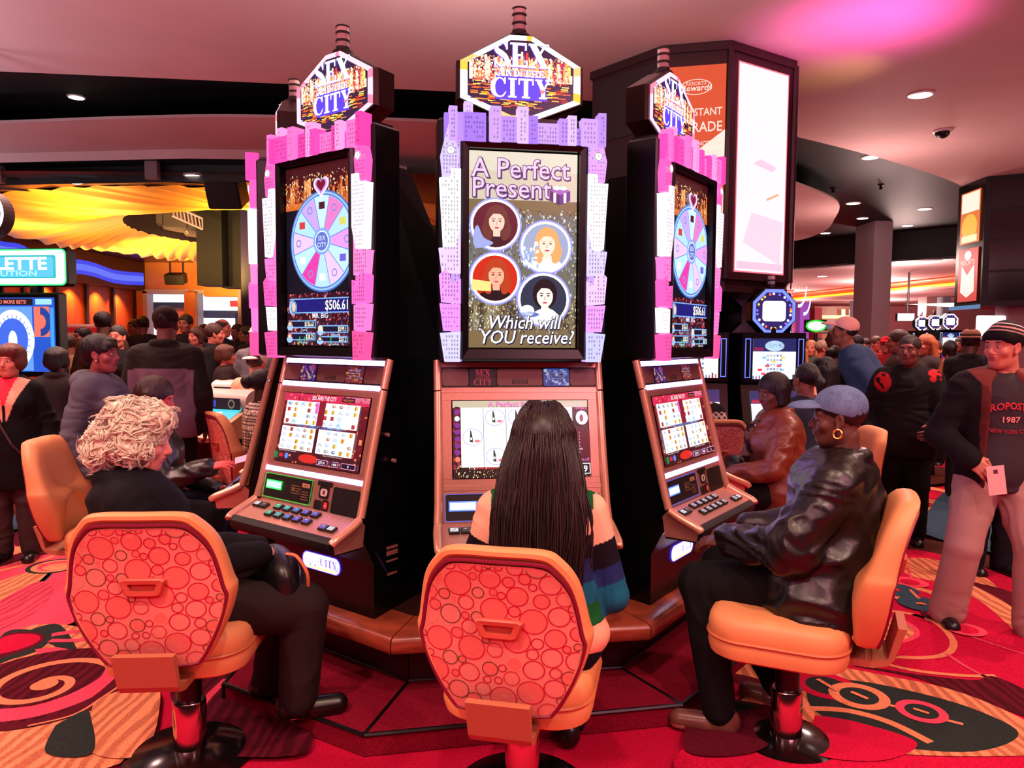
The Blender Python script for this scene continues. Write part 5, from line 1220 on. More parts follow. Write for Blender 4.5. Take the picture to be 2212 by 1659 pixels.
# ---------------------------------------------------------------- main players
def strands(name, parent, curves, r, col, m, sides=3):
    """many fine tapered locks as one hair mesh; curves: list of (n,3) arrays in the parent's frame"""
    V = []; Q = []; Cc = []; off = 0; ang = 2*math.pi*np.arange(sides)/sides
    for pts, rr, c in curves:
        pts = np.asarray(pts); n = len(pts); t = np.gradient(pts, axis=0); t /= np.maximum(np.linalg.norm(t, axis=1), 1e-9)[:, None]
        a = np.cross(t, V3(.31, .77, .55)); a /= np.maximum(np.linalg.norm(a, axis=1), 1e-9)[:, None]; b = np.cross(t, a)
        w = rr*np.minimum(1, np.minimum(np.linspace(.6, 4, n), np.linspace(3, .15, n)))
        ring = pts[:, None]+(a[:, None]*np.cos(ang)[None, :, None]+b[:, None]*np.sin(ang)[None, :, None])*w[:, None, None]
        V.append(ring.reshape(-1, 3)); i = np.arange(n-1)[:, None]*sides; j = np.arange(sides)[None]; j2 = (j+1) % sides
        Q.append(np.stack([i+j, i+j2, i+sides+j2, i+sides+j], -1).reshape(-1, 4)+off); off += n*sides
        Cc.append(np.tile(c, (n*sides, 1)))
    return to_mesh(name, [(np.concatenate(V), np.concatenate(Q), np.concatenate(Cc), 0)], m, parent)
M_STRAND = mat('hair_strand', attr=True, rough=.45, spec=.5)
M_CURL = mat('curl_strand', attr=True, rough=.6, spec=.3, sheen=.4)
def zstripe(bands, p0=None, axis=None):
    def f(P):
        t = P[:, 2] if axis is None else ((P-p0)@axis)
        c = np.tile(lin(bands[-1][1]), (len(P), 1))
        for lim, col in reversed(bands[:-1]): pass
        done = np.zeros(len(P), bool)
        for lim, col in bands:
            m = (~done) & (t > lim); c[m] = lin(col); done |= m
        return c
    return f
# --- woman with long hair at the middle machine
GRN, CRM, NVY, BLU2, TEA = (12, 92, 40), (246, 190, 156), (14, 10, 22), (26, 40, 96), (16, 92, 120)
p = Person('woman with long straight dark hair in a striped sweater, seen from behind', .105, 2.47, -3, 1.68, 'sit', .51, 1.30, .10, skin=(238, 172, 146), fem=True, res=.008, hres=.004, hd=(-.05, -.12, 0))
J = p.J
p.arm('L', J['sL']+V3(-.085, .02, -.27), J['sL']+V3(.02, .24, -.30), curl=.5); p.arm('R', J['sR']+V3(.085, .0, -.29), J['sR']+V3(.03, .24, -.30), curl=.5)
p.body()
def sweat(P):
    c = zstripe([(1.035, GRN), (.955, CRM), (.875, NVY), (.80, BLU2), (.735, TEA), (.0, GRN)])(P)
    for q, sx in (('L', -1), ('R', 1)):
        S, Eb, Wr = J['s'+q], J['e'+q], J['w'+q]; ax = Eb-S; L = np.linalg.norm(ax); ax /= L; d = P-S; t = d@ax; rad = np.linalg.norm(d-t[:, None]*ax, axis=1)
        ma = (rad < .085) & (sx*(P[:, 0]-S[0]) > .012)
        for lo, hi, col in ((-.2, -.055, GRN), (-.055, .10, CRM), (.10, .185, NVY), (.185, .245, BLU2), (.245, .50, TEA)): c[ma & (t > lo) & (t <= hi)] = lin(col)
        c[ma & (P[:, 1] > Eb[1]+.07) & (P[:, 2] < Eb[2]+.1)] = lin(TEA)
    return c
ext = [('p', V3(0, 0, -1), -.665)]
P0 = p.torso(.014, 1.06)+ext+p.arms(.012, .045, .05)+[neg(C(J['nek']+p.up*.03, J['hed'], .054, .066, .012))]
p.part('striped_sweater', P0, GRN, M_CLOTH, .0045, (.004, (9, 9, 20), 3), sweat)
p.part('bare_waist', [q for q in p.torso(.004, 1.10)]+[E(J['pel']+V3(0, 0, .06), (.185, .135, .11), .05), ('p', V3(0, 0, 1), .70)], (244, 178, 146), M_SKIN, .008)
p.part('jeans', [E(J['pel']-V3(0, 0, .01), (.205, .160, .115), .05), ('p', V3(0, 0, 1), .645)]+p.legs(.026, .06), (14, 18, 34), M_DENIM, .009, (.004, (12, 12, 8), 2))
p.shoes((20, 18, 18))
# hair: smooth mass plus long strands down the back
rg = np.random.RandomState(4); H = J['hed']; k = p.k
def hl(x, y, z): return p.head_pts(np.array([[x, y, z]]))[0]
hp = [E((0, -.026, .040), (.100, .110, .096), .01), C((0, -.07, .02), (0, -.085, -.14), .072, .066, .05), neg(E((0, .10, -.03), (.062, .07, .095), .012)), C((-.05, -.06, 0), (-.07, -.075, -.16), .045, .045, .05), C((.05, -.06, 0), (.075, -.075, -.16), .045, .045, .05)]
P_, Q_ = sdf_mesh(hp, .005); hm = p.hpart('hair', P_, Q_, lin((20, 9, 9)), M_STRAND)
cur = []
for i in range(800):
    u = rg.uniform(-1, 1); th = u*2.5; el = rg.uniform(.0, 1.0)
    ct, stt = math.cos(th), math.sin(th)
    root = V3(.03*stt, -.02+.03*rg.uniform(), .146); mid1 = V3(.106*stt*(.5+.5*el), -.026-.108*ct*el**.7, .148-.075*el**2-.012); side = V3(.118*stt, -.026-.130*max(ct, -.5), .0); 
    wd = .10+.07*rg.uniform(); low = V3(side[0]*1.0+stt*.03, -.100-.072*max(ct, 0), -.13); L = rg.uniform(.30, .50)*(1-.25*abs(stt)**3)
    if rg.uniform() < .10: L *= 1.12
    end = V3(.155*stt*(.6+.4*rg.uniform())+rg.uniform(-.02, .02), -.155-.03*rg.uniform()*max(.2, ct), -.13-L)
    mid2 = (low+end)/2+V3(.02*stt, -.006, 0)+rg.uniform(-.008, .008, 3)
    if abs(stt) > .8 and ct < .2: end[1] += .12; mid2[1] += .07; low[1] += .03; end[0] *= 1.15
    q = np.array(smooth_path([tuple(v) for v in (root, mid1, side, low, mid2, end)], 5)); q = q[:, :]+np.cumsum(rg.normal(0, .0006, q.shape), 0)
    e_ = (q-V3(0, -.026, .040))/V3(.100, .110, .096); r_ = np.linalg.norm(e_, axis=1); m_ = (r_ < 1.03) & (q[:, 2] > -.03); q[m_] = V3(0, -.026, .040)+(e_[m_]/r_[m_][:, None])*V3(.100, .110, .096)*rg.uniform(1.015, 1.05)
    w = p.head_pts(q); c = lin((22, 10, 10))*rg.uniform(.6, 2.6)*(V3(1.25, .9, .85) if rg.uniform() < .4 else 1)
    cur.append((w, rg.uniform(.0022, .0055), c))
strands('hair_strands', hm, cur, .004, None, M_STRAND)
# --- white-haired woman at the green-displayed machine
p = Person('elderly woman with curly white hair in a black coat on a stool', -1.31, 2.72, -58, 1.66, 'sit', .53, 1.16, -.22, skin=(236, 150, 140), fem=True, res=.010, hres=.004, hd=(-.32, -.22, 0))
J = p.J; J['hed'] = J['hed']+V3(.0, .05, -.02)
J['kR'] = V3(.13, .50, .53); J['aR'] = V3(.14, .47, .17); J['tR'] = V3(.17, .62, .117); J['kL'] = V3(-.10, .48, .55); J['aL'] = V3(-.10, .42, .17); J['tL'] = V3(-.10, .57, .117)
p.arm('R', J['sR']+V3(.08, .07, -.26), V3(.07, .36, .76), fdir=V3(-.4, .85, -.35), palm=V3(.3, .4, 1), curl=.55); p.arm('L', J['sL']+V3(-.08, .10, -.25), V3(-.06, .38, .74), fdir=V3(.3, .9, -.3), palm=V3(-.2, .4, 1), curl=.5)
p.body(lips=(170, 60, 70))
p.coat((9, 8, 11), inf=.034, hem=.13, cut=.04, wr=[(.010, (7, 7, 12), 2), (.005, (14, 14, 22), 5)], bulk=1.10, collar=.026, hemr=1.15, name='wool_coat', h=.009, fw=.048)
p.trousers((34, 22, 22), inf=.028, fa=.072, wr=(.009, (10, 10, 6), 3), h=.009); p.shoes((12, 10, 10), h=.005)
p.part('patterned_scarf', [C(J['nek']+V3(-.06, .03, .01), J['nek']+V3(.0, .10, -.04), .022, .018, .01), C(J['nek']+V3(.06, .03, .01), J['nek']+V3(.0, .10, -.04), .022, .018, .01), C(J['nek']+V3(0, .10, -.04), J['nek']+V3(0, .13, -.14), .024, .03, .01)], (190, 60, 90), M_CLOTH, .006, None, lambda P: np.where((vnoise(P, 90, 3) > .1)[:, None], lin((214, 90, 120)), lin((70, 30, 60))))
hp = [E((0, -.040, .045), (.108, .120, .100), .01), E((0, -.115, -.05), (.100, .075, .095), .04), E((-.085, -.02, -.015), (.045, .07, .07), .03), E((.085, -.02, -.015), (.045, .07, .07), .03), E((0, .045, .095), (.075, .05, .04), .03), neg(E((0, .112, -.045), (.064, .07, .082), .014))]
P_, Q_ = sdf_mesh(hp, .005); N_ = vnormals(P_, Q_); P_ = P_+N_*(vnoise(P_, 26, 3)*.012+vnoise(P_, 60, 8)*.005)[:, None]
hm = p.hpart('hair', P_, Q_, np.clip(lin((252, 232, 202))*(1+.25*vnoise(P_, 50, 4)[:, None]), 0, 1), M_CURL)
rg = np.random.RandomState(9); cur = []; sub = rg.choice(len(P_), 1800, replace=False); SP, SN = P_[sub], N_[sub]
def hug(q, off):
    i = np.argmin(((q[:, None]-SP[None])**2).sum(2), 1); n = SN[i]; return q-n*(((q-SP[i])*n).sum(1)-off)[:, None]
for i in rg.choice(len(P_), 520):
    o_, n_ = P_[i], N_[i]
    if o_[1] > .055 and o_[2] < .05: continue
    d = nrm(np.cross(n_, rg.normal(size=3))*.9+V3(0, -.3, -.8 if o_[2] < .1 else -.2)); d = nrm(d-n_*(d@n_)); s_ = np.cross(n_, d)
    L = rg.uniform(.05, .12); tt = np.linspace(0, 1, 15); R_ = rg.uniform(.010, .022); turns = rg.uniform(.5, 1.25); lift = rg.uniform(.004, .018); sgn = rg.choice((-1, 1)); ph = rg.uniform(0, 1.5)
    col = lin((255, 238, 208))*rg.uniform(.72, 1.08); wild = rg.uniform() < .22
    base = o_+np.outer(tt*L, d)+np.outer(sgn*R_*(np.sin(tt*turns*6.28+ph)-math.sin(ph)), s_)
    for j in range(9):
        w = rg.uniform(-1, 1); q = base+np.outer(w*.007*(1-.4*tt)+.002*np.sin(tt*9+j), s_)
        q = hug(q, .001+lift*np.sin(tt*math.pi)**2*(1-.5*abs(w))+(.022*tt**2 if wild and j < 4 else 0)+rg.uniform(0, .004))
        cur.append((p.head_pts(q), rg.uniform(.0006, .0010) if wild and j < 4 else rg.uniform(.0009, .0022), np.clip(col*rg.uniform(.88, 1.08), 0, 1)))
strands('hair_curls', hm, cur, .003, None, M_CURL)
# --- person in the denim cap and black leather jacket
p = Person('heavyset person in a black leather jacket and faded denim cap, seated in side view', 1.25, 2.92, 58, 1.76, 'sit', .535, 1.36, -.09, skin=(92, 54, 44), res=.009, hres=.0035, hd=(.22, -.05, 0))
J = p.J; p.hk = .91
for q, sx in (('L', -1), ('R', 1)): J['k'+q] = V3(sx*.14, .44, .58); J['a'+q] = V3(sx*.12-.02, .17, .12); J['t'+q] = V3(sx*.15-.02, .31, .04)
J['aL'] = V3(-.22, .34, .11); J['tL'] = V3(-.26, .49, .035)
p.arm('L', J['sL']+V3(-.09, .12, -.25), J['sL']+V3(.06, .40, -.28), fdir=V3(.1, 1, -.2), palm=V3(-.3, 0, 1), curl=.4); p.arm('R', J['sR']+V3(.06, .12, -.27), J['sR']+V3(-.02, .40, -.28), fdir=V3(-.1, 1, -.2), palm=V3(.3, 0, 1), curl=.4)
p.body()
p.hair('crop', (24, 16, 14)); p.cap((100, 122, 160), denim=True, h=.0032)
LB = (16, 12, 12)
p.coat(LB, M_LEATHER, .042, .11, .02, [(.022, (5, 5, 9), 4), (.008, (13, 13, 24), 11)], 1.06, .032, .052, name='leather_jacket', h=.0085, hemr=1.06)
p.trousers((10, 9, 12), inf=.022, fa=.066, h=.010); p.shoes((110, 66, 56), sole=(205, 150, 130))
for sx in (-1,):
    b = MB(); c = p.head_pts(np.array([[sx*.083, .004, -.058]]))[0]
    b.tube([(c[0]+.003*math.sin(a), c[1]+.015*math.cos(a), c[2]+.017*math.sin(a)) for a in [2*math.pi*i/20 for i in range(21)]], .0045, 8, (230, 170, 90)); e = b.build('hoop_earring', M_JEWEL, p.o, True); e['label'] = 'gold hoop earring'
# --- woman in the brown leather jacket
p = Person('woman with chin-length dark hair in a brown leather jacket, looking down', 1.73, 4.72, 88, 1.62, 'sit', .56, 1.2, .10, skin=(104, 58, 50), fem=True, res=.010, hres=.0035, hd=(.32, -.22, 0))
J = p.J
p.arm('L', J['sL']+V3(-.10, .10, -.24), J['sL']+V3(.02, .33, -.30), fdir=V3(.1, 1, -.4), palm=V3(-.3, .2, 1), curl=.5); p.arm('R', J['sR']+V3(.10, .06, -.26), J['sR']+V3(-.04, .30, -.30), fdir=V3(-.4, 1, -.3), palm=V3(.3, .2, 1), curl=.5)
p.body(lips=(120, 50, 50)); p.hair('bob', (18, 10, 10), wr=(.003, (60, 60, 6), 3))
p.coat((122, 58, 38), M_LEATHER, .036, .12, .10, [(.014, (7, 7, 10), 7), (.008, (14, 14, 24), 3)], 1.08, .028, .052, h=.009, name='leather_jacket')
p.part('cuff', [C(J['wL']+(J['eL']-J['wL'])*.12, J['wL']+(J['eL']-J['wL'])*.34, .046, .050, .01)], (96, 44, 28), M_LEATHER, .007)
p.part('scarf', [C(J['nek']+V3(-.06, .05, .0), J['nek']+V3(-.01, .16, -.07), .028, .024, .01), C(J['nek']+V3(.06, .05, .0), J['nek']+V3(-.01, .16, -.07), .028, .024, .01), C(J['nek']+V3(-.01, .165, -.07), J['nek']+V3(-.03, .20, -.24), .036, .026, .01)], (60, 36, 34), M_CLOTH, .007, (.005, (12, 12, 20), 3), lambda P: np.where((vnoise(P, 40, 5) > .05)[:, None], lin((112, 78, 66)), lin((36, 22, 24))))
p.trousers((14, 12, 16), inf=.02, fa=.065); p.shoes((20, 18, 18))
b = MB()
for sx in (-1, 1): c = p.head_pts(np.array([[sx*.080, .006, -.040]]))[0]; b.sphere(c, .0065, 12, (240, 220, 215))
b.build('pearl_earrings', M_JEWEL, p.o, True)
b = MB()
for dx, dz in ((-.045, -.015), (-.075, -.035), (.05, -.02)): c = J['nek']+V3(dx, .165-.3*abs(dx), dz-.03); b.sphere(c, .008, 10, (225, 205, 200))
b.build('snap_buttons', M_JEWEL, p.o, True)
# ---------------------------------------------------------------- hall behind the machines
def wx(p): return (p.x, p.y, p.z)
def quad_px(mb, pts, Y, col=(255, 255, 255), mi=0): mb.add([wx(at(x, y, Y)) for x, y in pts], [tuple(range(len(pts)))], col, mi)
def box_between(mb, x0, x1, y0, y1, z0, z1, col=(255, 255, 255), mi=0): mb.box(((x0+x1)/2, (y0+y1)/2, (z0+z1)/2), (x1-x0, y1-y0, z1-z0), col, mi)
M_MAUVE = mat('mauve_wall', (150, 112, 118), .7); M_BROWN = mulnode(mat('brown_frame', (50, 24, 26), .4), 8, .8, 1.2, stretch=(4, 4, .6))
M_DARKP = mat('dark_panel', (12, 9, 11), .35, spec=.3)
M_PAINTG = mat('picture_glow', attr=True, emit=1.0)
# --- octagonal display tower on a column
TW = [(1.745, 6.12), (2.43, 6.55), (2.80, 7.75), (2.60, 8.36), (2.20, 8.48), (1.57, 8.05), (.71, 6.85), (1.225, 6.24)]
tw = thing('display_tower', 'dark many-sided tower under the ceiling with a blank white and an orange lit panel', 'display tower', (2.0, 7.3, 0))
def twp(mb, name, m, sm=False): o = mb.build(name, m, tw, sm); o.location = (-2.0, -7.3, 0); return o
def inset(poly, d):
    c = (2.0, 7.3); return [(c[0]+(x-c[0])*(1-d), c[1]+(y-c[1])*(1-d)) for x, y in poly]
b = MB(); b.prism(TW, 2.10, 3.995); twp(b, 'casing', M_BROWN)
b = MB(); b.prism(inset(TW, .06), 2.0, 2.10); twp(b, 'casing_trim', M_BROWN)
b = MB(); b.prism(inset(TW, -.02), 3.93, 3.995); twp(b, 'casing_trim', M_BROWN)
def facepl(i, j, name, art, m, f0, f1, z0, z1, off=.012):
    (ax, ay), (bx, by) = TW[i], TW[j]; L = math.hypot(bx-ax, by-ay); ex = Vector(((bx-ax)/L, (by-ay)/L, 0)); n = ex.cross(Vector((0, 0, 1)))
    mb = MB(); P = P2(mb, Vector((ax, ay, 0))+n*off, ex, (0, 0, 1)); art(P, f0*L, f1*L, z0, z1); return twp(mb, name, m)
def art_white(P, a, b, c, d):
    P.rect(a, c, b, d, (255, 120, 140)); P.up(); P.rect(a+.012, c+.012, b-.012, d-.012, (255, 240, 248)); P.up()
    P.poly([(a+.1, c+.25), (b-.06, c+.08), (b-.03, c+.45), (a+.2, c+.5)], (248, 214, 232)); P.poly([(a+.2, c+.9), (a+.45, c+.86), (a+.5, c+.9), (a+.3, c+.95)], (242, 204, 228)); P.rect(a+.03, c+.03, b-.03, c+.09, (250, 200, 222)); P.up(); P.line([(b-.25, c+.62), (b-.1, c+.68)], .02, (240, 180, 140))
facepl(0, 1, 'white_panel', art_white, mat('panel_white', attr=True, emit=1.12), .10, .88, 2.16, 3.86)
def art_orange(P, a, b, c, d):
    P.rect(a, c, b, d, (226, 84, 44)); P.up(); P.rect(a, c, b, c+.5, (255, 210, 170)); P.poly([(a+.1, c+.45), (a+.38, c+.25), (b, c+.62), (b, c+1.0), (a+.2, c+.8)], (255, 240, 225)); P.up()
    m = (a+b)/2; P.ring(m, d-.17, .115, .125, (255, 236, 220), sy=.5); P.text('RESORTS', m, d-.155, .04, (255, 236, 220)); P.text('Rewards', m, d-.20, .07, (255, 240, 228), .01, .2)
    for t, z, s in (('AN INSTANT', .40, .085), ('UPGRADE', .53, .115), ('PRESENT ANOTHER', .64, .05), ('PLAYERS CARD', .72, .05), ('FOR DETAILS', .79, .04)): P.text(t, m, d-z, s, (255, 232, 214), .01, width=min(.44, .42))
facepl(7, 0, 'orange_panel', art_orange, M_PAINTG, .06, .94, 2.3, 3.82)
for i, j, f in ((6, 7, 3),):
    for k in range(f):
        z = 2.15+k*.6; facepl(i, j, 'blank_panel', lambda P, a, b, c, d: P.rect(a, c, b, d, (40, 30, 32)), M_ATTR, .05, .95, z, z+.54)
b = MB()
for i in (7, 0, 1):
    x, y = TW[i]; b.tube([(x*1.0, y, 2.1), (x, y, 3.95)], .03, 8)
twp(b, 'corner_post', M_BROWN)
b = MB(); b.prism([(2.06, 7.66), (2.74, 7.70), (2.70, 8.2), (2.02, 8.15)], 0, 2.02); o = b.build('pillar_1', mulnode(mat('pillar_veneer', (120, 92, 104), .35), 4, .6, 1.2, stretch=(8, 8, .5))); o['kind'] = 'structure'
b = MB()
for dx, dz, r in ((0, 0, .16), (.05, -.10, .13)):
    b.tube([(2.52+dx+.0*q, 6.75-.05*q, 2.06+dz) for q in (0, 1)], .001, 4)
    b.loft([[(2.58+dx+rr*math.cos(a)*.35, 6.7, 2.08+dz+rr*math.sin(a)) for a in [math.radians(-100+100*k/10) for k in range(11)]] for rr in (r, r+.03)], (200, 225, 255), closed=False, cap0=False, cap1=False)
o = b.build('curved_light', mat('arc_glow', attr=True, emit=1.5)); tag(o, 'pair of pale curved lit strips under the corner of the display tower', 'light')
# --- generic upright slot machines further back
def art_video(P, rg, w, h, hue):
    P.rect(-w, 0, w, h, (240, 246, 255)); P.up(); P.rect(-w, h*.68, w, h, (30, 34, 90)); P.ell(0, h*.82, w*.45, h*.13, (190, 220, 245)); P.text('SUPER', 0, h*.79, h*.12, (40, 70, 140), .02); P.rect(-w*.95, h*.7, -w*.5, h*.78, (210, 40, 50)); P.up()
    for i in range(5):
        for j in range(5): P.ell(-w*.3+w*.3*i*.5, h*.14+h*.11*j, w*.06, h*.03, rg.choice([(150, 150, 180), (170, 180, 200), (120, 130, 170)]), n=10)
    for _ in range(10): x = rg.uniform(-w*.9, w*.7); z = h*rg.choice((.1, .2, .3, .4, .5)); P.rect(x, z, x+w*.2, z+h*.06, rg.choice([(230, 60, 70), (250, 200, 110), (130, 190, 240), (240, 240, 250)]))
    for i in range(14): P.rect(-w+w*2*i/14, 0, -w+w*2*(i+.5)/14, h*rg.uniform(.05, .13), rg.choice([(90, 130, 190), (60, 60, 80), (200, 220, 240), (220, 90, 90)]))
def bank_slot(x, y, rz, label, topper='oct', hue=(100, 120, 255), hs=1.0, group='banks of smaller slot machines'):
    t = thing('slot_machine', label, 'slot machine', (x, y, 0), math.radians(rz), group); rg = random.Random(int(x*100))
    b = MB(); prof = [(-.02, 0), (-.02, .60), (-.18, .70), (-.20, .76), (-.06, .80), (.06, 1.22), (.02, 1.24), (.02, 1.66), (.50, 1.66), (.50, 0)]
    b.loft([[(s*.27, y_, z*hs) for y_, z in prof] for s in (-1, 1)]); b.build('cabinet', M_GLOSS, t)
    b = MB(); b.loft([[(s*.272, y_, z*hs) for y_, z in ((-.205, .76), (-.065, .81), (.055, 1.22), (.07, 1.22), (-.05, .80), (-.19, .755))] for s in (-1, 1)]); b.build('front_panel', mat('dark_bronze_panel', (44, 28, 26), .3, metal=.6), t)
    b = MB(); P = P2(b, (0, .014, 1.27*hs)); art_video(P, rg, .185, .34*hs, hue); b.build('top_display', M_SCR, t)
    for s in (-1, 1):
        b = MB(); P = P2(b, (s*.228, .014, 1.28*hs)); P.frame(-.024, 0, .024, .33*hs, .007, hue); b.build('side_light', mat('edge_glow', attr=True, emit=1.6), t)
    b = MB(); P = P2(b, (0, -.065-.006, .84*hs), (1, 0, 0), (0, .28, 1)); art_video(P, rg, .2, .33*hs, hue); b.build('main_screen', M_SCR, t)
    if topper == 'oct':
        OV = [(.2*math.cos(math.radians(22.5+45*k)), .2*math.sin(math.radians(22.5+45*k))*1.0) for k in range(8)]; zc = 1.84*hs
        b = MB(); b.loft([[(x_*f, y_, zc+z_*f) for x_, z_ in OV] for y_, f in ((.20, .9), (.18, 1.04), (.06, 1.05), (.05, 1))]); b.tube([(0, .12, 1.65*hs), (0, .12, 1.70*hs)], .08, 10); tp = b.build('topper', M_GLOSS, t)
        b = MB(); P = P2(b, (0, .047, zc)); P.poly([(x_*.99, z_*.99) for x_, z_ in OV], hue); P.up(); P.poly([(x_*.85, z_*.85) for x_, z_ in OV], (30, 24, 80)); P.up()
        for k in range(22): a = k*2.4; P.ell(.145*math.cos(a), .145*math.sin(a), .011, .011, rg.choice([(255, 170, 60), (240, 90, 60), (120, 90, 220), (250, 240, 255)]), n=8)
        P.up(); P.rrect(-.10, -.085, .10, .085, .03, (255, 250, 255)); b.build('lit_face', M_SCRHI, tp)
        b = MB()
        for z0, z1, c in ((0, .03, (20, 16, 16)), (.03, .055, (150, 140, 170)), (.055, .07, (30, 24, 28)), (.07, .10, (190, 170, 180))): b.lathe([(.03, z0), (.03, z1)], (0, .12, zc+.2), 14, c)
        b.build('beacon_light', M_ATTR, tp)
    return t
bank_slot(2.20, 6.20, 4, 'small slot machine under the display tower, lit blue eight-sided sign on top')
bank_slot(1.58, 6.35, -6, 'small slot machine half hidden by the edge of the pink-framed one, blue strip showing')
bank_slot(2.04, 7.42, 180, 'small slot machine turned away, its eight-sided sign a black silhouette')
o = bank_slot(2.63, 7.0, 82, 'small slot machine turned sideways with a pale beacon, next to the tower column'); o.scale = (1, .6, 1)
# --- second tower, right
b = MB(); t2 = thing('display_tower', 'tall dark glazed tower with two narrow orange lit panels down its edge', 'display tower', (7.6, 11.4, 0))
T2 = [(6.90, 10.97), (9.0, 9.7), (10.4, 11.2), (8.4, 12.6), (6.97, 11.75)]
def t2p(mb, name, m): o = mb.build(name, m, t2); o.location = (-7.6, -11.4, 0); return o
b.prism(T2, 2.12, 3.99); t2p(b, 'casing', M_DARKP)
b = MB(); b.prism([(7.2, 11.1), (8.9, 10.1), (9.9, 11.2), (8.3, 12.2)], 0, 2.12); t2p(b, 'plinth', M_MAUVE)
def f2(name, i, j, art, m, off=.015):
    (ax, ay), (bx, by) = T2[i], T2[j]; L = math.hypot(bx-ax, by-ay); ex = Vector(((bx-ax)/L, (by-ay)/L, 0)); n = ex.cross(Vector((0, 0, 1)))
    mb = MB(); P = P2(mb, Vector((ax, ay, 0))+n*off, ex, (0, 0, 1), .002); art(P, L); return t2p(mb, name, m)
def art_a(P, L): P.rect(.12, 3.08, L-.1, 3.86, (236, 120, 60)); P.up(); P.rect(.15, 3.55, L-.13, 3.84, (255, 246, 225)); P.ell(L/2, 3.32, .22, .2, (255, 190, 70)); P.up(); P.rect(.18, 3.1, L-.16, 3.2, (255, 240, 190))
def art_b(P, L): P.rect(.12, 2.2, L-.1, 3.0, (216, 60, 50)); P.up(); P.ell(L/2, 2.9, .1, .07, (255, 240, 240)); P.poly([(.2, 2.35), (L/2, 2.26), (L-.18, 2.35), (L-.2, 2.75), (L/2, 2.6), (.22, 2.75)], (255, 236, 225)); P.text('RESORTS', L/2, 2.76, .1, (255, 240, 235))
f2('lit_panel', 4, 0, art_a, M_PAINTG); f2('lit_panel', 4, 0, art_b, M_PAINTG)
f2('pane_grid', 0, 1, lambda P, L: [P.rect(.08, z, L-.08, z+.40, (14, 11, 13)) for z in (2.2, 2.64, 3.08, 3.52)], mat('pane_dark', attr=True, rough=.12, spec=.7))
b = MB(); b.loft([[(x, y, z) for x, y in ((6.85, 10.9), (6.92, 11.8))] for z in (2.08, 2.14)], (90, 140, 190), closed=False, cap0=False, cap1=False); t2p(b, 'edge_light', mat('arc_glow2', attr=True, emit=.8))
b = MB(); P = P2(b, at(2140, 705, 11.0), (1, 0, 0), (0, 0, 1)); P.rrect(-.22, -.18, .22, .16, .03, (255, 250, 255)); o = b.build('lit_sign', mat('panel_white2', emit=1.6, col=(255, 250, 255))); tag(o, 'small blank white lit sign below the dark glazed tower', 'sign')
# --- rear column, far walls and cove on the right
def pil(name, px0, px1, Y, z1, m, dep=.6):
    a, c = at(px0, 700, Y), at(px1, 700, Y); b = MB(); box_between(b, a.x, c.x, Y, Y+dep, 0, z1); o = b.build(name, m); o['kind'] = 'structure'
pil('pillar_2', 1882, 1921, 17.3, 4.36, mat('column_paint', (176, 158, 168), .6), .95)
b = MB(); box_between(b, 2, 30, 36, 36.3, 0, 4.2); o = struct('wall_back', b, mat('far_wall', (196, 120, 128), .7))
q0, q1 = at(2080, 600, 23.0), at(1690, 640, 33.5)
b = MB(); b.loft([[(q0.x+3*(q0.x-q1.x)/10, q0.y-3*1.05, z), (q1.x, q1.y, z)] for z in (3.33, 3.63)], closed=False, cap0=False, cap1=False); o = b.build('wall_cove', mat('cove_wall', (250, 150, 110), .7)); o['kind'] = 'structure'
b = MB(); b.tube([(q0.x+3*(q0.x-q1.x)/10-.12, q0.y-3.3, 3.37), (q1.x-.12, q1.y-.1, 3.37)], .05, 6); o = b.build('cove_light', mat('cove_glow', (255, 150, 20), emit=3.0)); tag(o, 'orange strip light glowing along the far ceiling cove', 'light')
b = MB(); b.tube([(q0.x+3*(q0.x-q1.x)/10-.05, q0.y-3.2, 3.58), (q1.x-.06, q1.y-.1, 3.58)], .03, 6); o = b.build('cove_light', mat('cove_glow2', (255, 90, 60), emit=1.2)); tag(o, 'dim red strip light along the top of the far ceiling cove', 'light')
b = MB()
for px in (1700, 1745, 1800, 1860, 1985, 2030):
    t_ = (px-1690)/390.; Y = 33.5+(23-33.5)*min(1, t_*1.0); pp = at(px, 620, Y)
    b.box((pp.x-.12, pp.y-.1, 3.50), (.9, .05, .10), M=Matrix.Rotation(-1.2, 3, 'Z'))
o = b.build('cove_vent', mat('vent_red', (170, 60, 50), .6)); tag(o, 'row of dark slot vents set in the orange ceiling cove', 'vent'); o['kind'] = 'stuff'
slab('ceiling_lower', [(q1.x-.3, q1.y), (q0.x-.1, q0.y), (q0.x+3, q0.y-4), (32, 18), (32, 38), (10, 38)], 3.26, 3.33, M_CEIL)
pil('pillar_3', 1868, 1881, 30, 3.3, mat('col_grey', (110, 100, 120), .6), .5); pil('pillar_4', 1846, 1856, 31, 3.3, mat('col_grey', (110, 100, 120), .6), .5)
pil('wall_purple', 1728, 1748, 33, 3.3, mat('purple_wall', (130, 70, 200), .6), .5); pil('wall_pink', 1690, 1727, 34, 3.3, mat('pink_wall', (216, 120, 140), .6), .5)
pil('pillar_5', 2000, 2022, 28, 3.3, mat('bronze_col', (150, 104, 100), .4), .6); pil('pillar_6', 2036, 2052, 28, 3.3, mat('col_grey', (110, 100, 120), .6), .5)
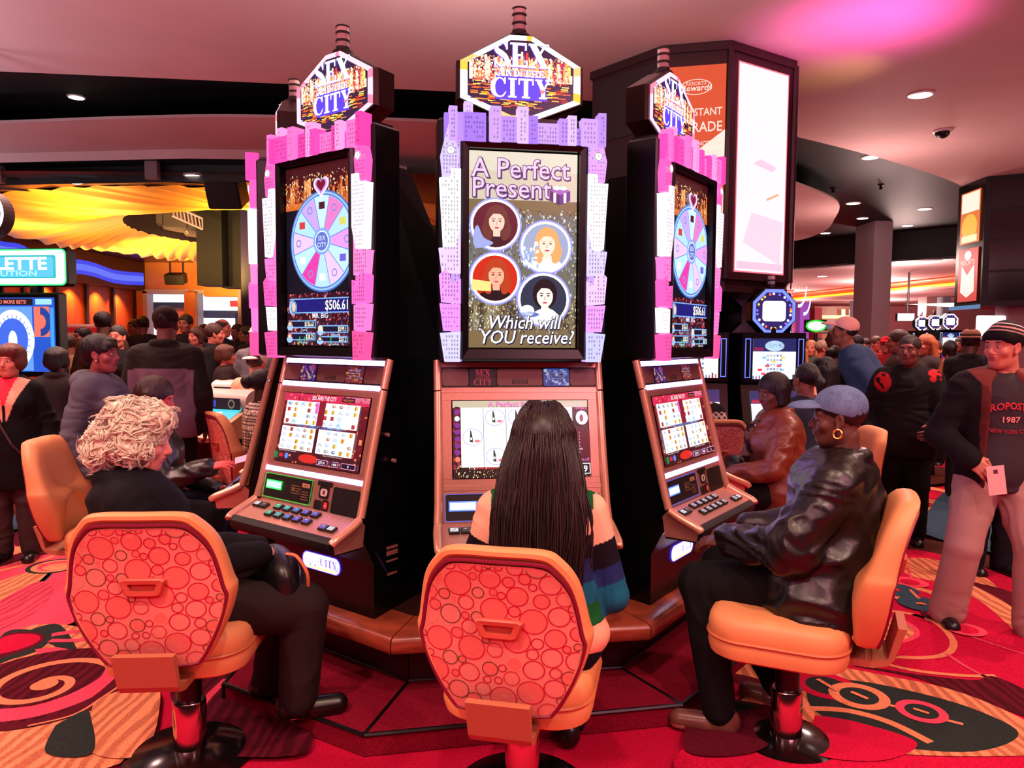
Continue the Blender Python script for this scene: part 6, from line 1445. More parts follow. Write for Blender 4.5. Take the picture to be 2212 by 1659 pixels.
# lit bar recess
bar = thing('bar', 'brightly lit bar counter niche with bottles, far behind the crowd', 'bar', (11.5, 32, 0))
def barp(name, pts, Y, col, em):
    b = MB(); quad_px(b, pts, Y, col); o = b.build(name, mat('bar_%s' % name, attr=True, emit=em) if em else M_ATTR, bar); o.location = (-11.5, -32, 0)
barp('niche', [(1760, 745), (1846, 745), (1846, 662), (1760, 662)], 33, (226, 110, 70), .55)
barp('shelf_light', [(1776, 688), (1842, 688), (1842, 681), (1776, 681)], 32.8, (255, 226, 140), 1.8)
barp('lit_bottles', [(1818, 686), (1826, 686), (1826, 668), (1818, 668)], 32.7, (255, 240, 170), 1.8); barp('lit_bottles', [(1834, 686), (1842, 686), (1842, 668), (1834, 668)], 32.7, (255, 240, 170), 1.8)
barp('back_panel', [(1826, 745), (1842, 745), (1842, 698), (1826, 698)], 32.7, (255, 190, 90), 1.1); barp('red_panel', [(1760, 745), (1776, 745), (1776, 664), (1760, 664)], 32.7, (210, 50, 60), .6)
barp('blue_sign', [(1780, 712), (1824, 712), (1824, 694), (1780, 694)], 32.6, (60, 80, 170), .6); barp('lamp', [(1868, 688), (1879, 688), (1879, 664), (1868, 664)], 30.5, (255, 220, 140), 1.8)
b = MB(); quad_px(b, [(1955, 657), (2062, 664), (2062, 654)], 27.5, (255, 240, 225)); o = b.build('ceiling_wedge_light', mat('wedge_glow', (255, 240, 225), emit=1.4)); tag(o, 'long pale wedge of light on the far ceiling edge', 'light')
def sign(name, x, y, w, h, Y, col, label, em=1.5, ell=False, txt=None, tcol=(255, 255, 255), tsz=.5):
    p = at(x, y, Y); sx = w*Y/1600/2; sz = h*Y/1600/2; b = MB(); b.box((p.x, p.y+.06, p.z), (sx*2.06, .1, sz*2.06), (20, 16, 18)); P = P2(b, (p.x, p.y-.002, p.z), eps=.004)
    if ell: P.ell(0, 0, sx, sz, col, 1); P.up(); P.ell(0, 0, sx*.82, sz*.72, tcol, 1)
    else: P.rect(-sx, -sz, sx, sz, col, 1)
    P.up()
    if txt: P.text(txt, 0, -sz*.4, sz*2*tsz, tcol if not ell else (40, 140, 60), .02, mi=1)
    o = b.build(name, [mat('sign_case', (14, 12, 14), .4), mat('sign%g' % em, attr=True, emit=em)]); return tag(o, label, 'sign')
sign('oval_sign', 1763, 704, 45, 26, 20, (40, 190, 50), 'green and white glowing oval sign above the crowd', 1.6, True, None, (240, 255, 240))
sign('hanging_sign', 1957, 685, 36, 16, 22, (255, 250, 255), 'white lit sign hanging from the far ceiling', 1.6)
sign('exit_sign', 1708, 632, 14, 12, 24, (240, 70, 60), 'small red lit exit sign under the far ceiling cove', 1.2, False, 'EXIT', (255, 220, 210), .7)
b = MB(); p_ = at(1763, 704, 20.1); b.tube([(p_.x, p_.y, 0), (p_.x, p_.y, p_.z-.2)], .05, 8); o = b.build('sign_post', M_BLACK); tag(o, 'post under the green and white oval sign', 'post')
b = MB(); p_ = at(1708, 632, 24.1); b.tube([(p_.x, p_.y, p_.z+.1), (p_.x, p_.y, 3.63)], .02, 6); o = b.build('sign_rod', M_BLACK); tag(o, 'short rod holding the red exit sign', 'rod')
b = MB(); p_ = at(1962, 640, 22.1); b.tube([(p_.x, p_.y, p_.z-.5), (p_.x, p_.y, 3.62)], .03, 6); o = b.build('sign_rod', M_BLACK); tag(o, 'thin black rod holding the white hanging sign', 'rod')
# distant rows of machines: bright round toppers and screens
for i, (x, y, Y) in enumerate(((1992, 712, 19.6), (2021, 711, 18.6), (2053, 712, 17.6))):
    p = at(x, 760, Y); o = bank_slot(p.x, Y, 0, 'far slot machine with white round sign, %s of the row left of the fedora' % ('first', 'second', 'third')[i], 'oct', (230, 230, 255), 1.12, 'far row of white-topped slot machines')
p = at(1760, 760, 19.5); bank_slot(p.x, 20.2, 0, 'far slot machine below the green oval sign', None, (80, 90, 200), .95)
p = at(1703, 740, 21); bank_slot(p.x, 21, 15, 'far slot machine with pink glow at the purple wall', 'oct', (255, 60, 160), 1.0)
# --- left side of the hall
def atx(px, py, X): d = px_ray(px, py); return Vector((0, 0, CAMH))+d*(X/d.x)
b = MB(); box_between(b, -11.5, -11.2, 6, 25.5, 0, 4.4); struct('wall_left', b, mulnode(mat('wood_wall', (176, 74, 40), .45), 5, .7, 1.2, stretch=(1, 3, .4)))
b = MB(); box_between(b, -11.2, -10.85, 8, 22.8, 2.92, 3.74); struct('trim_9', b, mat('valance', (66, 26, 24), .5))
wv = smooth_path([(atx(px, py, -10.84).y, atx(px, py, -10.84).z) for px, py in ((-30, 528), (5, 540), (45, 546), (80, 570), (115, 583), (160, 576), (200, 582), (250, 598), (310, 603))], 8)
b = MB(); P = P2(b, (-10.83, 0, 0), (0, 1, 0), (0, 0, 1), .004); P.line(wv, [.36]*len(wv), (46, 70, 235)); P.up(); P.line(wv, [.16]*len(wv), (90, 120, 250))
o = b.build('wave_light', mat('wave_glow', attr=True, emit=1.0)); tag(o, 'wavy blue lit band running along the left wall above the wood panels', 'light')
for y in (17.8, 18.8, 20.0, 21.0): spot(-10.92, y, 2.86, 260, (1, .42, .06), 110, .9, (-11.25, y, 1.6), .03)
b = MB()
for y in (17.0, 18.2, 19.5, 20.8, 22): box_between(b, -11.2, -11.12, y-.05, y+.05, 0, 2.92)
struct('trim_10', b, M_BROWN)
b = MB(); box_between(b, -11.3, -4, 22.0, 22.3, 2.88, 4.4); box_between(b, -11.3, -10.82, 22, 22.3, 0, 2.88); box_between(b, -9.62, -9.30, 21.8, 22.3, 0, 2.88); box_between(b, -7.9, -4, 22, 22.3, 0, 2.88); box_between(b, -9.0, -7.9, 21.7, 22.0, 2.75, 3.1); struct('wall_end', b, mat('end_wall', (226, 140, 66), .6))
for i, (x0, x1) in enumerate(((-10.85, -9.6), (-9.35, -7.85))):
    b = MB(); P = P2(b, (0, 22.8, 0), eps=.02); P.rect(x0-.6, 0, x1+.3, 2.95, (232, 240, 255)); P.up()
    if i == 0: P.rect(x0-.2, 2.35, x1-.12, 2.62, (30, 34, 48)); P.rect(x0+.35, .4, x0+.85, 2.45, (190, 70, 40)); P.rect(x0-.4, 0, x1+.2, 1.5, (60, 50, 60))
    else: P.rect(x0+.7, 2.5, x1+.2, 2.68, (220, 50, 50)); P.rect(x0-.3, 2.15, x1+.2, 2.38, (40, 44, 66)); P.rect(x0+.85, .3, x0+1.1, 2.3, (30, 34, 60)); P.rect(x0-.4, 0, x1+.2, 1.5, (50, 44, 60))
    o = b.build('window_%d' % (i+1), mat('bright_room', attr=True, emit=1.3)); o['kind'] = 'structure'
for i, (x0, x1) in enumerate(((-10.85, -9.6), (-9.35, -7.85))):
    b = MB(); box_between(b, x0-.06, x0+.06, 21.95, 22.35, 0, 2.9); box_between(b, x1-.06, x1+.06, 21.95, 22.35, 0, 2.9); box_between(b, x0-.06, x1+.06, 21.95, 22.35, 2.84, 2.96); o = b.build('door_%d' % (i+1), mat('portal_trim', (200, 190, 200), .5)); o['kind'] = 'structure'
pil('pillar_8', 514, 521, 21, 4.4, mat('col_grey', (110, 100, 120), .6), .4)
b = MB(); c0, c1 = at(521, 600, 12.5), at(600, 600, 12.5); box_between(b, c0.x, c1.x+1.5, 12.5, 13.6, 0, 4.4); struct('pillar_9', b, mat('indigo_wall', (22, 16, 60), .4))
b = MB(); quad_px(b, [(542, 675), (552, 675), (552, 656), (542, 656)], 12.49, (205, 170, 215)); o = b.build('notice', M_ATTR); tag(o, 'small pale notice on the dark indigo pillar', 'notice')
b = MB(); p_ = at(545, 568, 12.45); b.sphere(wx(p_), .022, 10, (220, 225, 255)); o = b.build('pin_light', mat('pin_glow', attr=True, emit=2.5)); tag(o, 'tiny white point of light on the indigo pillar', 'light')
def speaker(px, py, Y, w, h, d, label, rz=0, tilt=.4):
    p = at(px, py, Y); t = thing('speaker', label, 'speaker', (p.x, p.y, p.z), math.radians(rz)); b = MB(); M = Matrix.Rotation(tilt, 3, 'X')
    b.box((0, 0, 0), (w, d, h), M=M, bev=.02); b.build('enclosure', M_DULL, t)
    b = MB(); b.box((0, -d*.52, 0), (w*.9, .02, h*.9), (20, 16, 18)); o = b.build('grille', mat('grille', (14, 12, 14), .8), t); o.rotation_euler = (tilt, 0, 0)
    b = MB(); b.tube([(-w*.35, d*.2, h*.4), (-w*.35, d*.2, 3.76-p.z)], .025, 6); b.build('bracket', M_BLACK, t); b = MB(); b.tube([(w*.35, d*.2, h*.4), (w*.35, d*.2, 3.76-p.z)], .025, 6); b.build('bracket', M_BLACK, t)
    return t
speaker(490, 412, 10.4, .46, .42, .36, 'large black speaker hanging in front of the golden drape', 0, .5)
speaker(380, 602, 20, .5, .28, .3, 'small black speaker on the orange wall beneath the golden drape', 0, .3)
# machinery inside the oval opening
b = MB(); q = at(395, 500, 15.5)
for k in range(5): b.box((q.x+.38*k-.6, q.y+.25*k-.2, q.z+.3-.05*k), (.5, .7, .5), (96, 84, 100), M=Matrix.Rotation(.5, 3, 'Z'), bev=.05)
o = b.build('duct', M_ATTR, None); tag(o, 'jointed grey air duct inside the oval ceiling opening', 'duct')
tr = MB(); a0, a1 = at(372, 443, 14), at(437, 472, 14)
for dz in (0, .2): tr.tube([(a0.x, a0.y, a0.z-dz), (a1.x, a1.y, a1.z-dz)], .02, 6)
for k in range(9): f = k/8; g = min(1, f+.06); tr.tube([(a0.x+(a1.x-a0.x)*f, a0.y, a0.z+(a1.z-a0.z)*f), (a0.x+(a1.x-a0.x)*g, a0.y, a0.z+(a1.z-a0.z)*g-.2)], .012, 5)
o = tr.build('lighting_truss', mat('truss', (205, 160, 200), .4)); tag(o, 'short pale lighting truss inside the oval ceiling opening', 'truss')
b = MB(); q = at(462, 490, 15); b.box((q.x, q.y, 3.45), (.5, .5, 1.7), (12, 10, 14)); b.box((q.x+.3, q.y+.3, 3.45), (.4, .4, 1.75), (26, 22, 34)); o = b.build('equipment_rack', M_ATTR); tag(o, 'tall black equipment rack rising into the oval opening', 'rack')
# --- roulette terminal at the left edge
rl = thing('roulette_machine', 'large electronic roulette display with green-edged lit sign on top', 'roulette machine', (at(40, 900, 7.4).x, 7.4, 0), math.radians(-8))
b = MB(); b.box((0, .25, .45), (1.35, .5, .9), (10, 8, 10), bev=.02); b.build('cabinet', M_GLOSS, rl)
b = MB(); b.box((-.1, .1, 1.60), (1.10, .12, .84), bev=.015); b.tube([(-.3, .12, 2.0), (-.3, .12, 2.12)], .06, 8); b.tube([(.15, .12, 2.0), (.15, .12, 2.12)], .06, 8); b.build('screen_housing', M_GLOSS, rl)
b = MB(); P = P2(b, (-.1, .034, 1.60), eps=.001); rg = random.Random(2); P.rect(-.51, -.37, .51, .37, (30, 80, 190)); P.up(); P.rect(-.19, -.36, .26, .28, (96, 150, 235)); P.rect(-.5, -.05, -.2, .28, (70, 140, 220)); P.rect(.28, -.02, .45, .28, (230, 110, 90)); P.rect(-.22, .295, .27, .36, (20, 14, 20)); P.rect(.30, .30, .48, .355, (150, 210, 240)); P.rect(-.5, .30, -.25, .35, (14, 20, 40)); P.up()
P.text('NO MORE BETS!', .03, .31, .05, (250, 120, 110), .02, width=.34); P.ell(.04, -.05, .24, .30, (238, 244, 255)); P.ring(.35, .13, .06, .12, (30, 60, 140), a0=-90, a1=90, sy=1.2); P.up(); P.ell(.04, -.05, .17, .215, (60, 100, 215)); P.up()
for k in range(24): a = 2*math.pi*k/24; P.line([(.04+.165*math.cos(a), -.05+.21*math.sin(a)), (.04+.20*math.cos(a), -.05+.25*math.sin(a))], .008, (90, 130, 225))
P.ell(.04, -.06, .05, .10, (240, 248, 255)); P.rect(.46, -.35, .5, .27, (60, 150, 230))
for j in range(4):
    for i in range(5): P.frame(-.49+.055*i, .05+.05*j, -.45+.055*i, .085+.05*j, .005, rg.choice([(200, 230, 255), (240, 110, 120)]))
b.build('screen', M_SCR, rl)
b = MB(); b.box((-.12, .12, 2.27), (1.34, .14, .38), bev=.03); sg = b.build('sign_box', M_GLOSS, rl)
b = MB(); P = P2(b, (-.12, .045, 2.27), eps=.001); P.rrect(-.66, -.18, .66, .18, .05, (60, 255, 120)); P.up(); P.rrect(-.645, -.165, .645, .165, .045, (236, 255, 250)); P.up(); P.rrect(-.57, -.11, .55, .12, .02, (20, 150, 150)); P.up(); P.rrect(-.55, -.095, .52, .10, .02, (70, 160, 235)); P.up(); P.text('R', -.5, -.01, .14, (240, 255, 255), .02, .15); P.ring(-.36, .03, .05, .07, (230, 250, 255)); P.text('e', -.36, .0, .1, (240, 255, 255), .01); P.text('ULETTE', .09, -.02, .17, (250, 252, 255), .03, width=.72); P.text('EVOLUTION', -.02, -.085, .075, (150, 225, 250), .015, width=.72); b.build('lit_face', M_SCRHI, sg)
# round sign at the very edge
q = at(-42, 461, 6.3); t = thing('round_sign', 'round sign with glowing white rim, cut off by the photo edge', 'sign', (q.x, 6.3, q.z))
b = MB(); b.tube([(0, .05, .15), (0, .05, 4.0-q.z)], .03, 8); b.build('hanging_rod', M_GLOSS, t)
b = MB(); b.tube([(0, -.02, 0), (0, .12, 0)], .21, 40, (30, 12, 10)); tp = b.build('drum', M_ATTR, t)
b = MB(); P = P2(b, (0, -.026, 0)); P.ring(0, 0, .185, .212, (250, 245, 250)); P.ell(0, 0, .18, .18, (60, 20, 14)); b.build('sign_face', mat('sign1.5', attr=True, emit=1.5), tp)
# --- seated game consoles (left middle)
def console(px, py, Y, rz, label, scr=(70, 205, 225)):
    p = at(px, py, Y); t = thing('game_console', label, 'game console', (p.x, Y, 0), math.radians(rz), 'sit-down game consoles')
    b = MB(); b.box((0, .3, .38), (.62, .5, .76), bev=.03); b.build('pedestal_box', M_GLOSS, t)
    b = MB(); b.loft([[(s*.34, y, z) for y, z in ((-.12, .72), (-.14, .76), (.32, .98), (.36, .96), (.36, .72))] for s in (-1, 1)]); b.build('desk', mat('console_tan', (196, 160, 120), .35), t)
    b = MB(); P = P2(b, (0, .085, .872), (1, 0, 0), (0, .46, .22)); P.rect(-.28, -.34, .28, .42, scr); P.up(); P.poly([(-.2, -.2), (.2, -.1), (.1, .3), (-.25, .2)], (235, 255, 250)); b.build('screen', mat('console_glow', attr=True, emit=1.2), t)
    b = MB(); b.loft([[(s*.36, .36+.13*math.cos(a), 1.03+.10*math.sin(a)) for a in [2*math.pi*k/16 for k in range(16)]] for s in (-1, 1)]); b.build('hood', mat('console_hood', (214, 196, 186), .3), t, True)
    b = MB(); P = P2(b, (0, .225, 1.01)); P.rect(-.3, -.05, .3, .05, (14, 12, 22)); P.up(); P.rect(-.12, -.03, .02, .03, (60, 80, 220)); P.ring(.2, 0, .025, .04, (140, 120, 110)); b.build('display', mat('console_disp', attr=True, emit=.8), t)
console(418, 860, 6.3, -25, 'sit-down game console with a bright turquoise screen, nearest of the pair'); console(478, 805, 7.6, -20, 'sit-down game console with pale rounded hood behind the turquoise-screened one')
b = MB(); q = at(178, 755, 10.5); b.box((q.x, q.y, q.z), (.80, .04, .72), (225, 190, 180)); b.box((q.x, q.y-.022, q.z), (.74, .01, .66), (196, 120, 110)); b.box((q.x, q.y-.028, q.z+.28), (.74, .01, .06), (190, 30, 40)); b.tube([(q.x, q.y, 0), (q.x, q.y, q.z-.3)], .03, 8, (60, 50, 50)); o = b.build('sign_stand', M_ATTR); tag(o, 'framed notice on a stand in front of the lit wood wall', 'sign')
# --- ceiling fittings
def downlight(px, py, z, r, label):
    p = atz(px, py, z-.012); t = thing('downlight', label, 'downlight', (p.x, p.y, z), 0, 'recessed ceiling downlights')
    b = MB(); b.lathe([(r*.8, -.014), (r*.82, -.004), (r*.5, -.002)][::1], n=20); b.lathe([(r, -.001), (r, -.010), (r*.82, -.014)], n=20); b.build('trim_ring', mat('dl_trim', (220, 205, 200), .4), t)
    b = MB(); b.lathe([(r*.80, -.0155), (.001, -.0156)], n=20); b.build('lens', mat('dl_glow', (255, 240, 226), emit=9), t)
for a in ((165, 211, 4.36, .10, 'downlight in the dark ceiling band at top left'), (158, 394, 3.75, .14, 'downlight over the golden drape where the soffit glows red'), (419, 381, 3.75, .14, 'downlight over the golden drape beside the hanging speaker'),
          (1990, 206, 4.0, .12, 'largest downlight in the pale ceiling, before the dark dome'), (1880, 341, 4.36, .14, 'downlight cut by the edge of the pale ceiling'), (1843, 440, 4.36, .15, 'downlight in the slate ceiling nearest the pink disc tip'),
          (1998, 452, 4.36, .15, 'downlight in the slate ceiling closest to the right tower'), (1863, 472, 4.36, .14, 'slate ceiling downlight, just behind the one at the disc tip'), (1960, 488, 4.36, .14, 'slate ceiling downlight right of centre, above the column'), (1783, 504, 4.36, .14, 'downlight at the shadowed edge of the pink disc'),
          (1713, 535, 4.36, .14, 'slate ceiling downlight nearest the white panel tower'), (1736, 551, 4.36, .14, 'lowest slate ceiling downlight near the tower'), (1878, 526, 4.36, .14, 'downlight touching the top of the rear column'), (2045, 560, 3.64, .18, 'downlight in the far pink ceiling beside the right tower'), (1776, 597, 3.64, .18, 'dim downlight in the far pink ceiling over the cove')):
    downlight(*a)
p = atz(2036, 281, 4.0); t = thing('security_camera', 'black dome security camera on the pale ceiling', 'camera', (p.x, p.y, 4.0)); b = MB(); b.lathe([(.10, 0), (.10, -.02), (.085, -.025)], n=24); b.build('mount_ring', mat('dl_trim', (220, 205, 200), .4), t); b = MB(); b.sphere((0, 0, -.025), .078, 20, sq=(1, 1, .9)); b.build('dome', M_DARKP, t, True)
for px, py, l in ((1800, 405, 'small sprinkler head on the slate ceiling, first from the tower'), (1903, 398, 'small sprinkler head on the slate ceiling, second from the tower')):
    p = atz(px, py, 4.36); b = MB(); b.lathe([(.05, 0), (.05, -.02), (.02, -.03), (.03, -.09), (.001, -.10)], (p.x, p.y, 4.36), 14); o = b.build('sprinkler', M_BRONZE); tag(o, l, 'sprinkler')
# ---------------------------------------------------------------- people around the machines
def decal_text(p, name, coat, lines, m):
    """lettering laid on the front of a garment"""
    V = np.array([v.co[:] for v in coat.data.vertices]); F = V[V[:, 1] > 0]
    for body, x0, z0, size, col, width, arc in lines:
        b = MB()
        T, Fs = text_geo(body, .02, 0, 2, 'CENTER'); w = width/(T[:, 0].max()-T[:, 0].min()); P = []
        for v in T:
            x = x0-v[0]*w; z = z0+v[1]*size-arc*(v[0]*w)**2*8
            d = (F[:, 0]-x)**2+(F[:, 2]-z)**2; i = np.argsort(d)[:6]; P.append((x, F[i, 1].max()+.004, z))
        b.add(P, [f[::-1] for f in Fs] if False else Fs, col)
        o = b.build(name, m, p.o)
# --- young man in the striped beanie
p = Person('young man in a striped beanie and grey hoodie walking by, holding a card', 2.64, 4.0, 172, 1.70, skin=(206, 128, 108), res=.010, hres=.0032, hd=(-1.05, -.04, 0), build=.95)
p.headkw = dict(jaw=.88); J = p.J; J['kR'] = V3(.17, .05, .49); J['aR'] = V3(.19, -.06, .085); J['tR'] = V3(.215, .07, .03); J['kL'] = V3(-.14, .12, .50); J['aL'] = V3(-.18, .08, .085); J['tL'] = V3(-.19, .22, .03)
p.arm('R', J['sR']+V3(.12, -.02, -.26), J['sR']+V3(.05, .20, -.36), fdir=V3(-.5, .45, -.55), palm=V3(.55, .6, .3), curl=.75, pinch=.8); p.arm('L', J['sL']+V3(-.10, -.02, -.28), J['sL']+V3(-.08, .12, -.50), curl=.5)
p.body(lips=(170, 84, 80)); p.hair('crop', (14, 10, 10))
BT = [(.125, (40, 30, 34)), (.118, (230, 216, 214)), (.103, (36, 26, 30)), (.092, (214, 160, 150)), (.080, (36, 26, 30)), (.072, (190, 150, 140)), (-.5, (24, 18, 24))]
P_, Q_ = cached('beanie', [E((0, -.020, .054), (.087, .106, .094), .01), C((-.05, .05, .05), (.05, .05, .05), .03, None, .03), ('p', V3(0, .28, -.96), -.012)], .003, 1)
c = np.zeros((len(P_), 3)); t_ = P_[:, 2]-.28*P_[:, 1]
for lo, col in BT[::-1]: c[t_ > lo] = lin(col)
p.hpart('striped_beanie', P_, Q_, c, M_CLOTH)
ho = p.coat((58, 48, 54), inf=.020, hem=.13, cut=.3, wr=(.008, (8, 8, 14), 5), bulk=1.08, collar=.020, name='hoodie', h=.008, extra=[E(J['nek']+V3(0, -.09, .0), (.10, .05, .07), .03)])
decal_text(p, 'hoodie_print', ho, [('AEROPOSTALE', .0, 1.245, .052, (216, 50, 66), .30, .25), ('1987', .0, 1.175, .042, (240, 150, 150), .085, 0), ('NEW YORK CITY', .0, 1.115, .030, (170, 40, 56), .20, -.1)], M_ATTR)
jk = p.torso(.040, 1.08)+[E(J['pel']-V3(0, 0, .06), (.20, .16, .24), .05), ('p', V3(0, 0, -1), -.70), neg(C(V3(0, .17, .60), V3(0, .15, 1.50), .125, .10, .01)), neg(C(J['nek']+V3(0, .01, .02), J['hed'], .075, .08, .01))]+p.arms(.030, .058, .03)+[C(J['nek']+V3(-.07, -.01, .02), J['nek']+V3(-.10, .09, -.10), .026, None, .01), C(J['nek']+V3(.07, -.01, .02), J['nek']+V3(.10, .09, -.10), .026, None, .01), C(J['nek']+V3(-.07, -.01, .02), J['nek']+V3(.07, -.01, .02), .026, None, .02)]
def jc(P):
    c = np.tile(lin((20, 17, 20)), (len(P), 1)); m = (np.abs(P[:, 0]) < .135) & (P[:, 1] > .02) & (P[:, 2] > .7); c[m] = lin((88, 36, 34)); m = (np.linalg.norm(P-J['nek'], axis=1) < .17) & (P[:, 2] > J['nek'][2]-.13); c[m] = lin((120, 58, 54)); return c
p.part('open_jacket', jk, None, M_CLOTH, .008, (.009, (8, 8, 14), 8), jc)
p.trousers((176, 140, 134), M_DENIM, .030, .092, (.010, (12, 12, 6), 3), 'jeans', .009); p.shoes((18, 14, 16), .005)
b = MB(); c0 = J['wR']+nrm(p.fdir['R'])*.10; b.box((0, 0, 0), (.085, .002, .15), (240, 190, 190)); b.box((0, .0015, .045), (.02, .001, .02), (90, 50, 60))
o = b.build('paper_card', M_ATTR, None); cw = rotz(math.radians(172))@(c0+V3(-.03, .035, -.03))+V3(2.64, 4.0, 0); o.location = cw; o.rotation_euler = (0, .15, math.radians(172)); tag(o, 'small white paper card in the hand of the man in the beanie', 'card')
# --- generic builder for the rest
def folk(label, px, d, top, look, hair='short', hc=(20, 14, 14), coat=(40, 36, 40), tr=(24, 22, 26), skin=(150, 96, 80), pose='stand', fem=False, lean=0., hd=(0, 0, 0), build=1.05, cap=None, back=False, m=None, hem=.12, h=None, res=None, collar=None, colfn=None, arms=None, X=None, dz=0., wr=.008):
    q = at(px, top, d); X = q.x if X is None else X; z = q.z
    res = res or (.012 if d < 6 else .015 if d < 8 else .020 if d < 11 else .026); hres = .0042 if d < 6 else .0055 if d < 9 else .008
    if pose == 'sit': hh = h or 1.66; seat = min(.62, max(.46, z-.825*hh/1.72-.03))
    else: hh = h or min(1.92, max(1.46, (z+.0)/1.0)); seat = .5
    p = Person(label, X, d, look, hh, pose, seat, build, lean, 0, dz, skin, fem, res, hres, None, hd)
    if arms:
        for s_, e_, w_ in arms: p.arm(s_, p.J['s'+s_]+V3(*e_), p.J['s'+s_]+V3(*w_))
    p.body()
    if hair: p.hair(hair, hc)
    if cap: p.cap(cap, back=back)
    p.ct = p.coat(coat, m, .028, hem, .05, (wr, (8, 8, 14), int(px) % 17), 1.05, collar, None, colfn, h=res*.9)
    p.trousers(tr, inf=.018, fa=.066, h=res); p.shoes((20, 18, 18), h=max(.008, res*.6)); return p
# left side
def lapel(P):
    c = np.tile(lin((12, 11, 13)), (len(P), 1)); t = 1.335-P[:, 2]; x = np.abs(P[:, 0]); f = P[:, 1] > .02
    c[f & (t < .34) & (t > -.2) & (x < np.minimum(.135, .15-.42*t)) & (x > .01)] = lin((236, 172, 142)); c[f & (t < .22) & (x < .062-.24*t)] = lin((232, 44, 70)); c[(~f) & (t < -.0)] = lin((226, 160, 130)); return c
p = folk('red-haired woman in a black coat with tan lapels at the left photo edge', 20, 5.15, 745, 196, 'puff', (92, 34, 24), (10, 9, 12), (60, 44, 44), (214, 130, 112), fem=True, collar=.022, hem=.30, build=1.12, hd=(-.15, 0, 0), colfn=lapel, res=.007)
J = p.J
b = MB(); b.tube([tuple(J['nek']+V3(.10, .10, -.02)), tuple(J['nek']+V3(.05, .185, -.2)), tuple(J['nek']+V3(-.05, .195, -.4)), tuple(J['nek']+V3(-.17, .12, -.58))], .009, 6, (60, 46, 44)); b.build('bag_strap', M_ATTR, p.o)
p = folk('woman with short black hair in a dark grey hooded fleece, in profile', 215, 4.5, 722, -92, 'pixie', (12, 10, 12), (84, 82, 94), (18, 16, 20), (150, 76, 72), fem=True, collar=.026, hd=(0, .02, 0), build=1.12, hem=.2)
J = p.J; p.part('hood', [E(J['nek']+V3(0, -.085, .0), (.125, .06, .07), .03), C(J['nek']+V3(-.09, -.03, .02), J['nek']+V3(-.05, .09, -.04), .03, .022, .02), C(J['nek']+V3(.09, -.03, .02), J['nek']+V3(.05, .09, -.04), .03, .022, .02)], (92, 90, 102), M_CLOTH, .009, (.004, (10, 10, 14), 3))
b = MB(); c = p.head_pts(np.array([[.080, .006, -.042]]))[0]; b.sphere(c, .006, 10, (250, 235, 235)); e = b.build('earring', M_JEWEL, p.o, True)
yoke = lambda P: np.where((P[:, 2:3]+.9*np.minimum(0, .30-np.abs(P[:, 0:1]))*0 > 1.36-.25*np.maximum(0, np.abs(P[:, 0:1])-.16)) | (np.abs(P[:, 0:1]) > .235), lin((34, 27, 24)), lin((120, 96, 112)))
p = folk('broad man seen from behind in a two-tone dark jacket', 357, 5.6, 660, 4, 'crop', (30, 22, 20), (60, 48, 60), (16, 14, 18), (120, 70, 60), build=1.25, collar=.030, hem=.16, colfn=yoke, hd=(0, 0, 0))
P_, Q_ = cached('kcap', [E((0, -.020, .045), (.086, .104, .088), .01), ('p', V3(0, 0, -1), .0)], .005, 1); p.hpart('knit_cap', P_, Q_, lin((40, 22, 22)), M_CLOTH)
# player behind the white-haired woman
p = Person('seated player with straight brown hair behind the white-haired woman, hand reaching out', -2.08, 4.16, -84, 1.62, 'sit', .54, 1.1, .12, skin=(214, 90, 84), fem=True, res=.011, hres=.004, hd=(0, -.25, 0)); J = p.J
wr_ = p.w2l((at(455, 1008, 4.0))); p.arm('R', J['sR']+V3(.06, .16, -.22), wr_, fdir=V3(.1, 1, .18), palm=V3(.4, -.2, 1), curl=.35, pinch=.8); p.arm('L', J['sL']+V3(-.08, .08, -.26), J['sL']+V3(.03, .34, -.34), curl=.5)
p.body(); p.hair('bob', (44, 18, 12), h=.004); p.coat((18, 15, 16), M_LEATHER, .030, .11, .08, (.012, (6, 6, 10), 3), 1.05, .02); p.trousers((14, 12, 16)); p.shoes((16, 14, 14))
c0 = at(525, 991, 4.0); b = MB(); b.box((0, 0, 0), (.085, .054, .002), (244, 190, 206)); o = b.build('player_card', M_ATTR); o.location = c0; o.rotation_euler = (.5, -.25, .2); tag(o, 'pale pink card held out by the reaching hand beside the machine', 'card')
# woman in the dotted blouse
net = lambda P: np.where((np.abs(np.sin(P[:, 0:1]*150+P[:, 1:2]*60)) > .55) & (np.abs(np.sin(P[:, 2:3]*135)) > .5), lin((245, 215, 196)), lin((24, 14, 14)))
p = folk('seated woman with a low bun in a black and white dotted blouse', 566, 5.72, 803, -54, 'bun', (16, 10, 12), (20, 14, 14), (20, 18, 20), (70, 38, 34), 'sit', True, colfn=net, build=1.12, hem=.1, res=.010, arms=[('L', (-.06, .14, -.24), (.02, .36, -.26)), ('R', (.06, .12, -.25), (-.02, .36, -.28))], wr=.003)
folk('man in a backward white cap and beige jacket, seated at the turquoise screen', 552, 7.15, 763, -14, 'crop', (60, 40, 34), (226, 170, 140), (40, 36, 40), (206, 130, 110), 'sit', cap=(255, 236, 226), back=True, collar=.024, build=1.15, hem=.1, arms=[('L', (-.08, .14, -.24), (.02, .36, -.26)), ('R', (.08, .14, -.24), (-.02, .36, -.26))])
p = folk('man in a grey shirt and pale cap with goggles pushed up', 556, 8.7, 703, 186, 'crop', (14, 10, 10), (112, 106, 112), (40, 36, 44), (70, 42, 36), cap=(236, 220, 200), build=1.15)
folk('grey-haired man in a black suit with white collar, in profile', 462, 9.0, 698, -74, 'short', (70, 50, 46), (14, 12, 16), (14, 12, 16), (206, 120, 100), collar=.03)
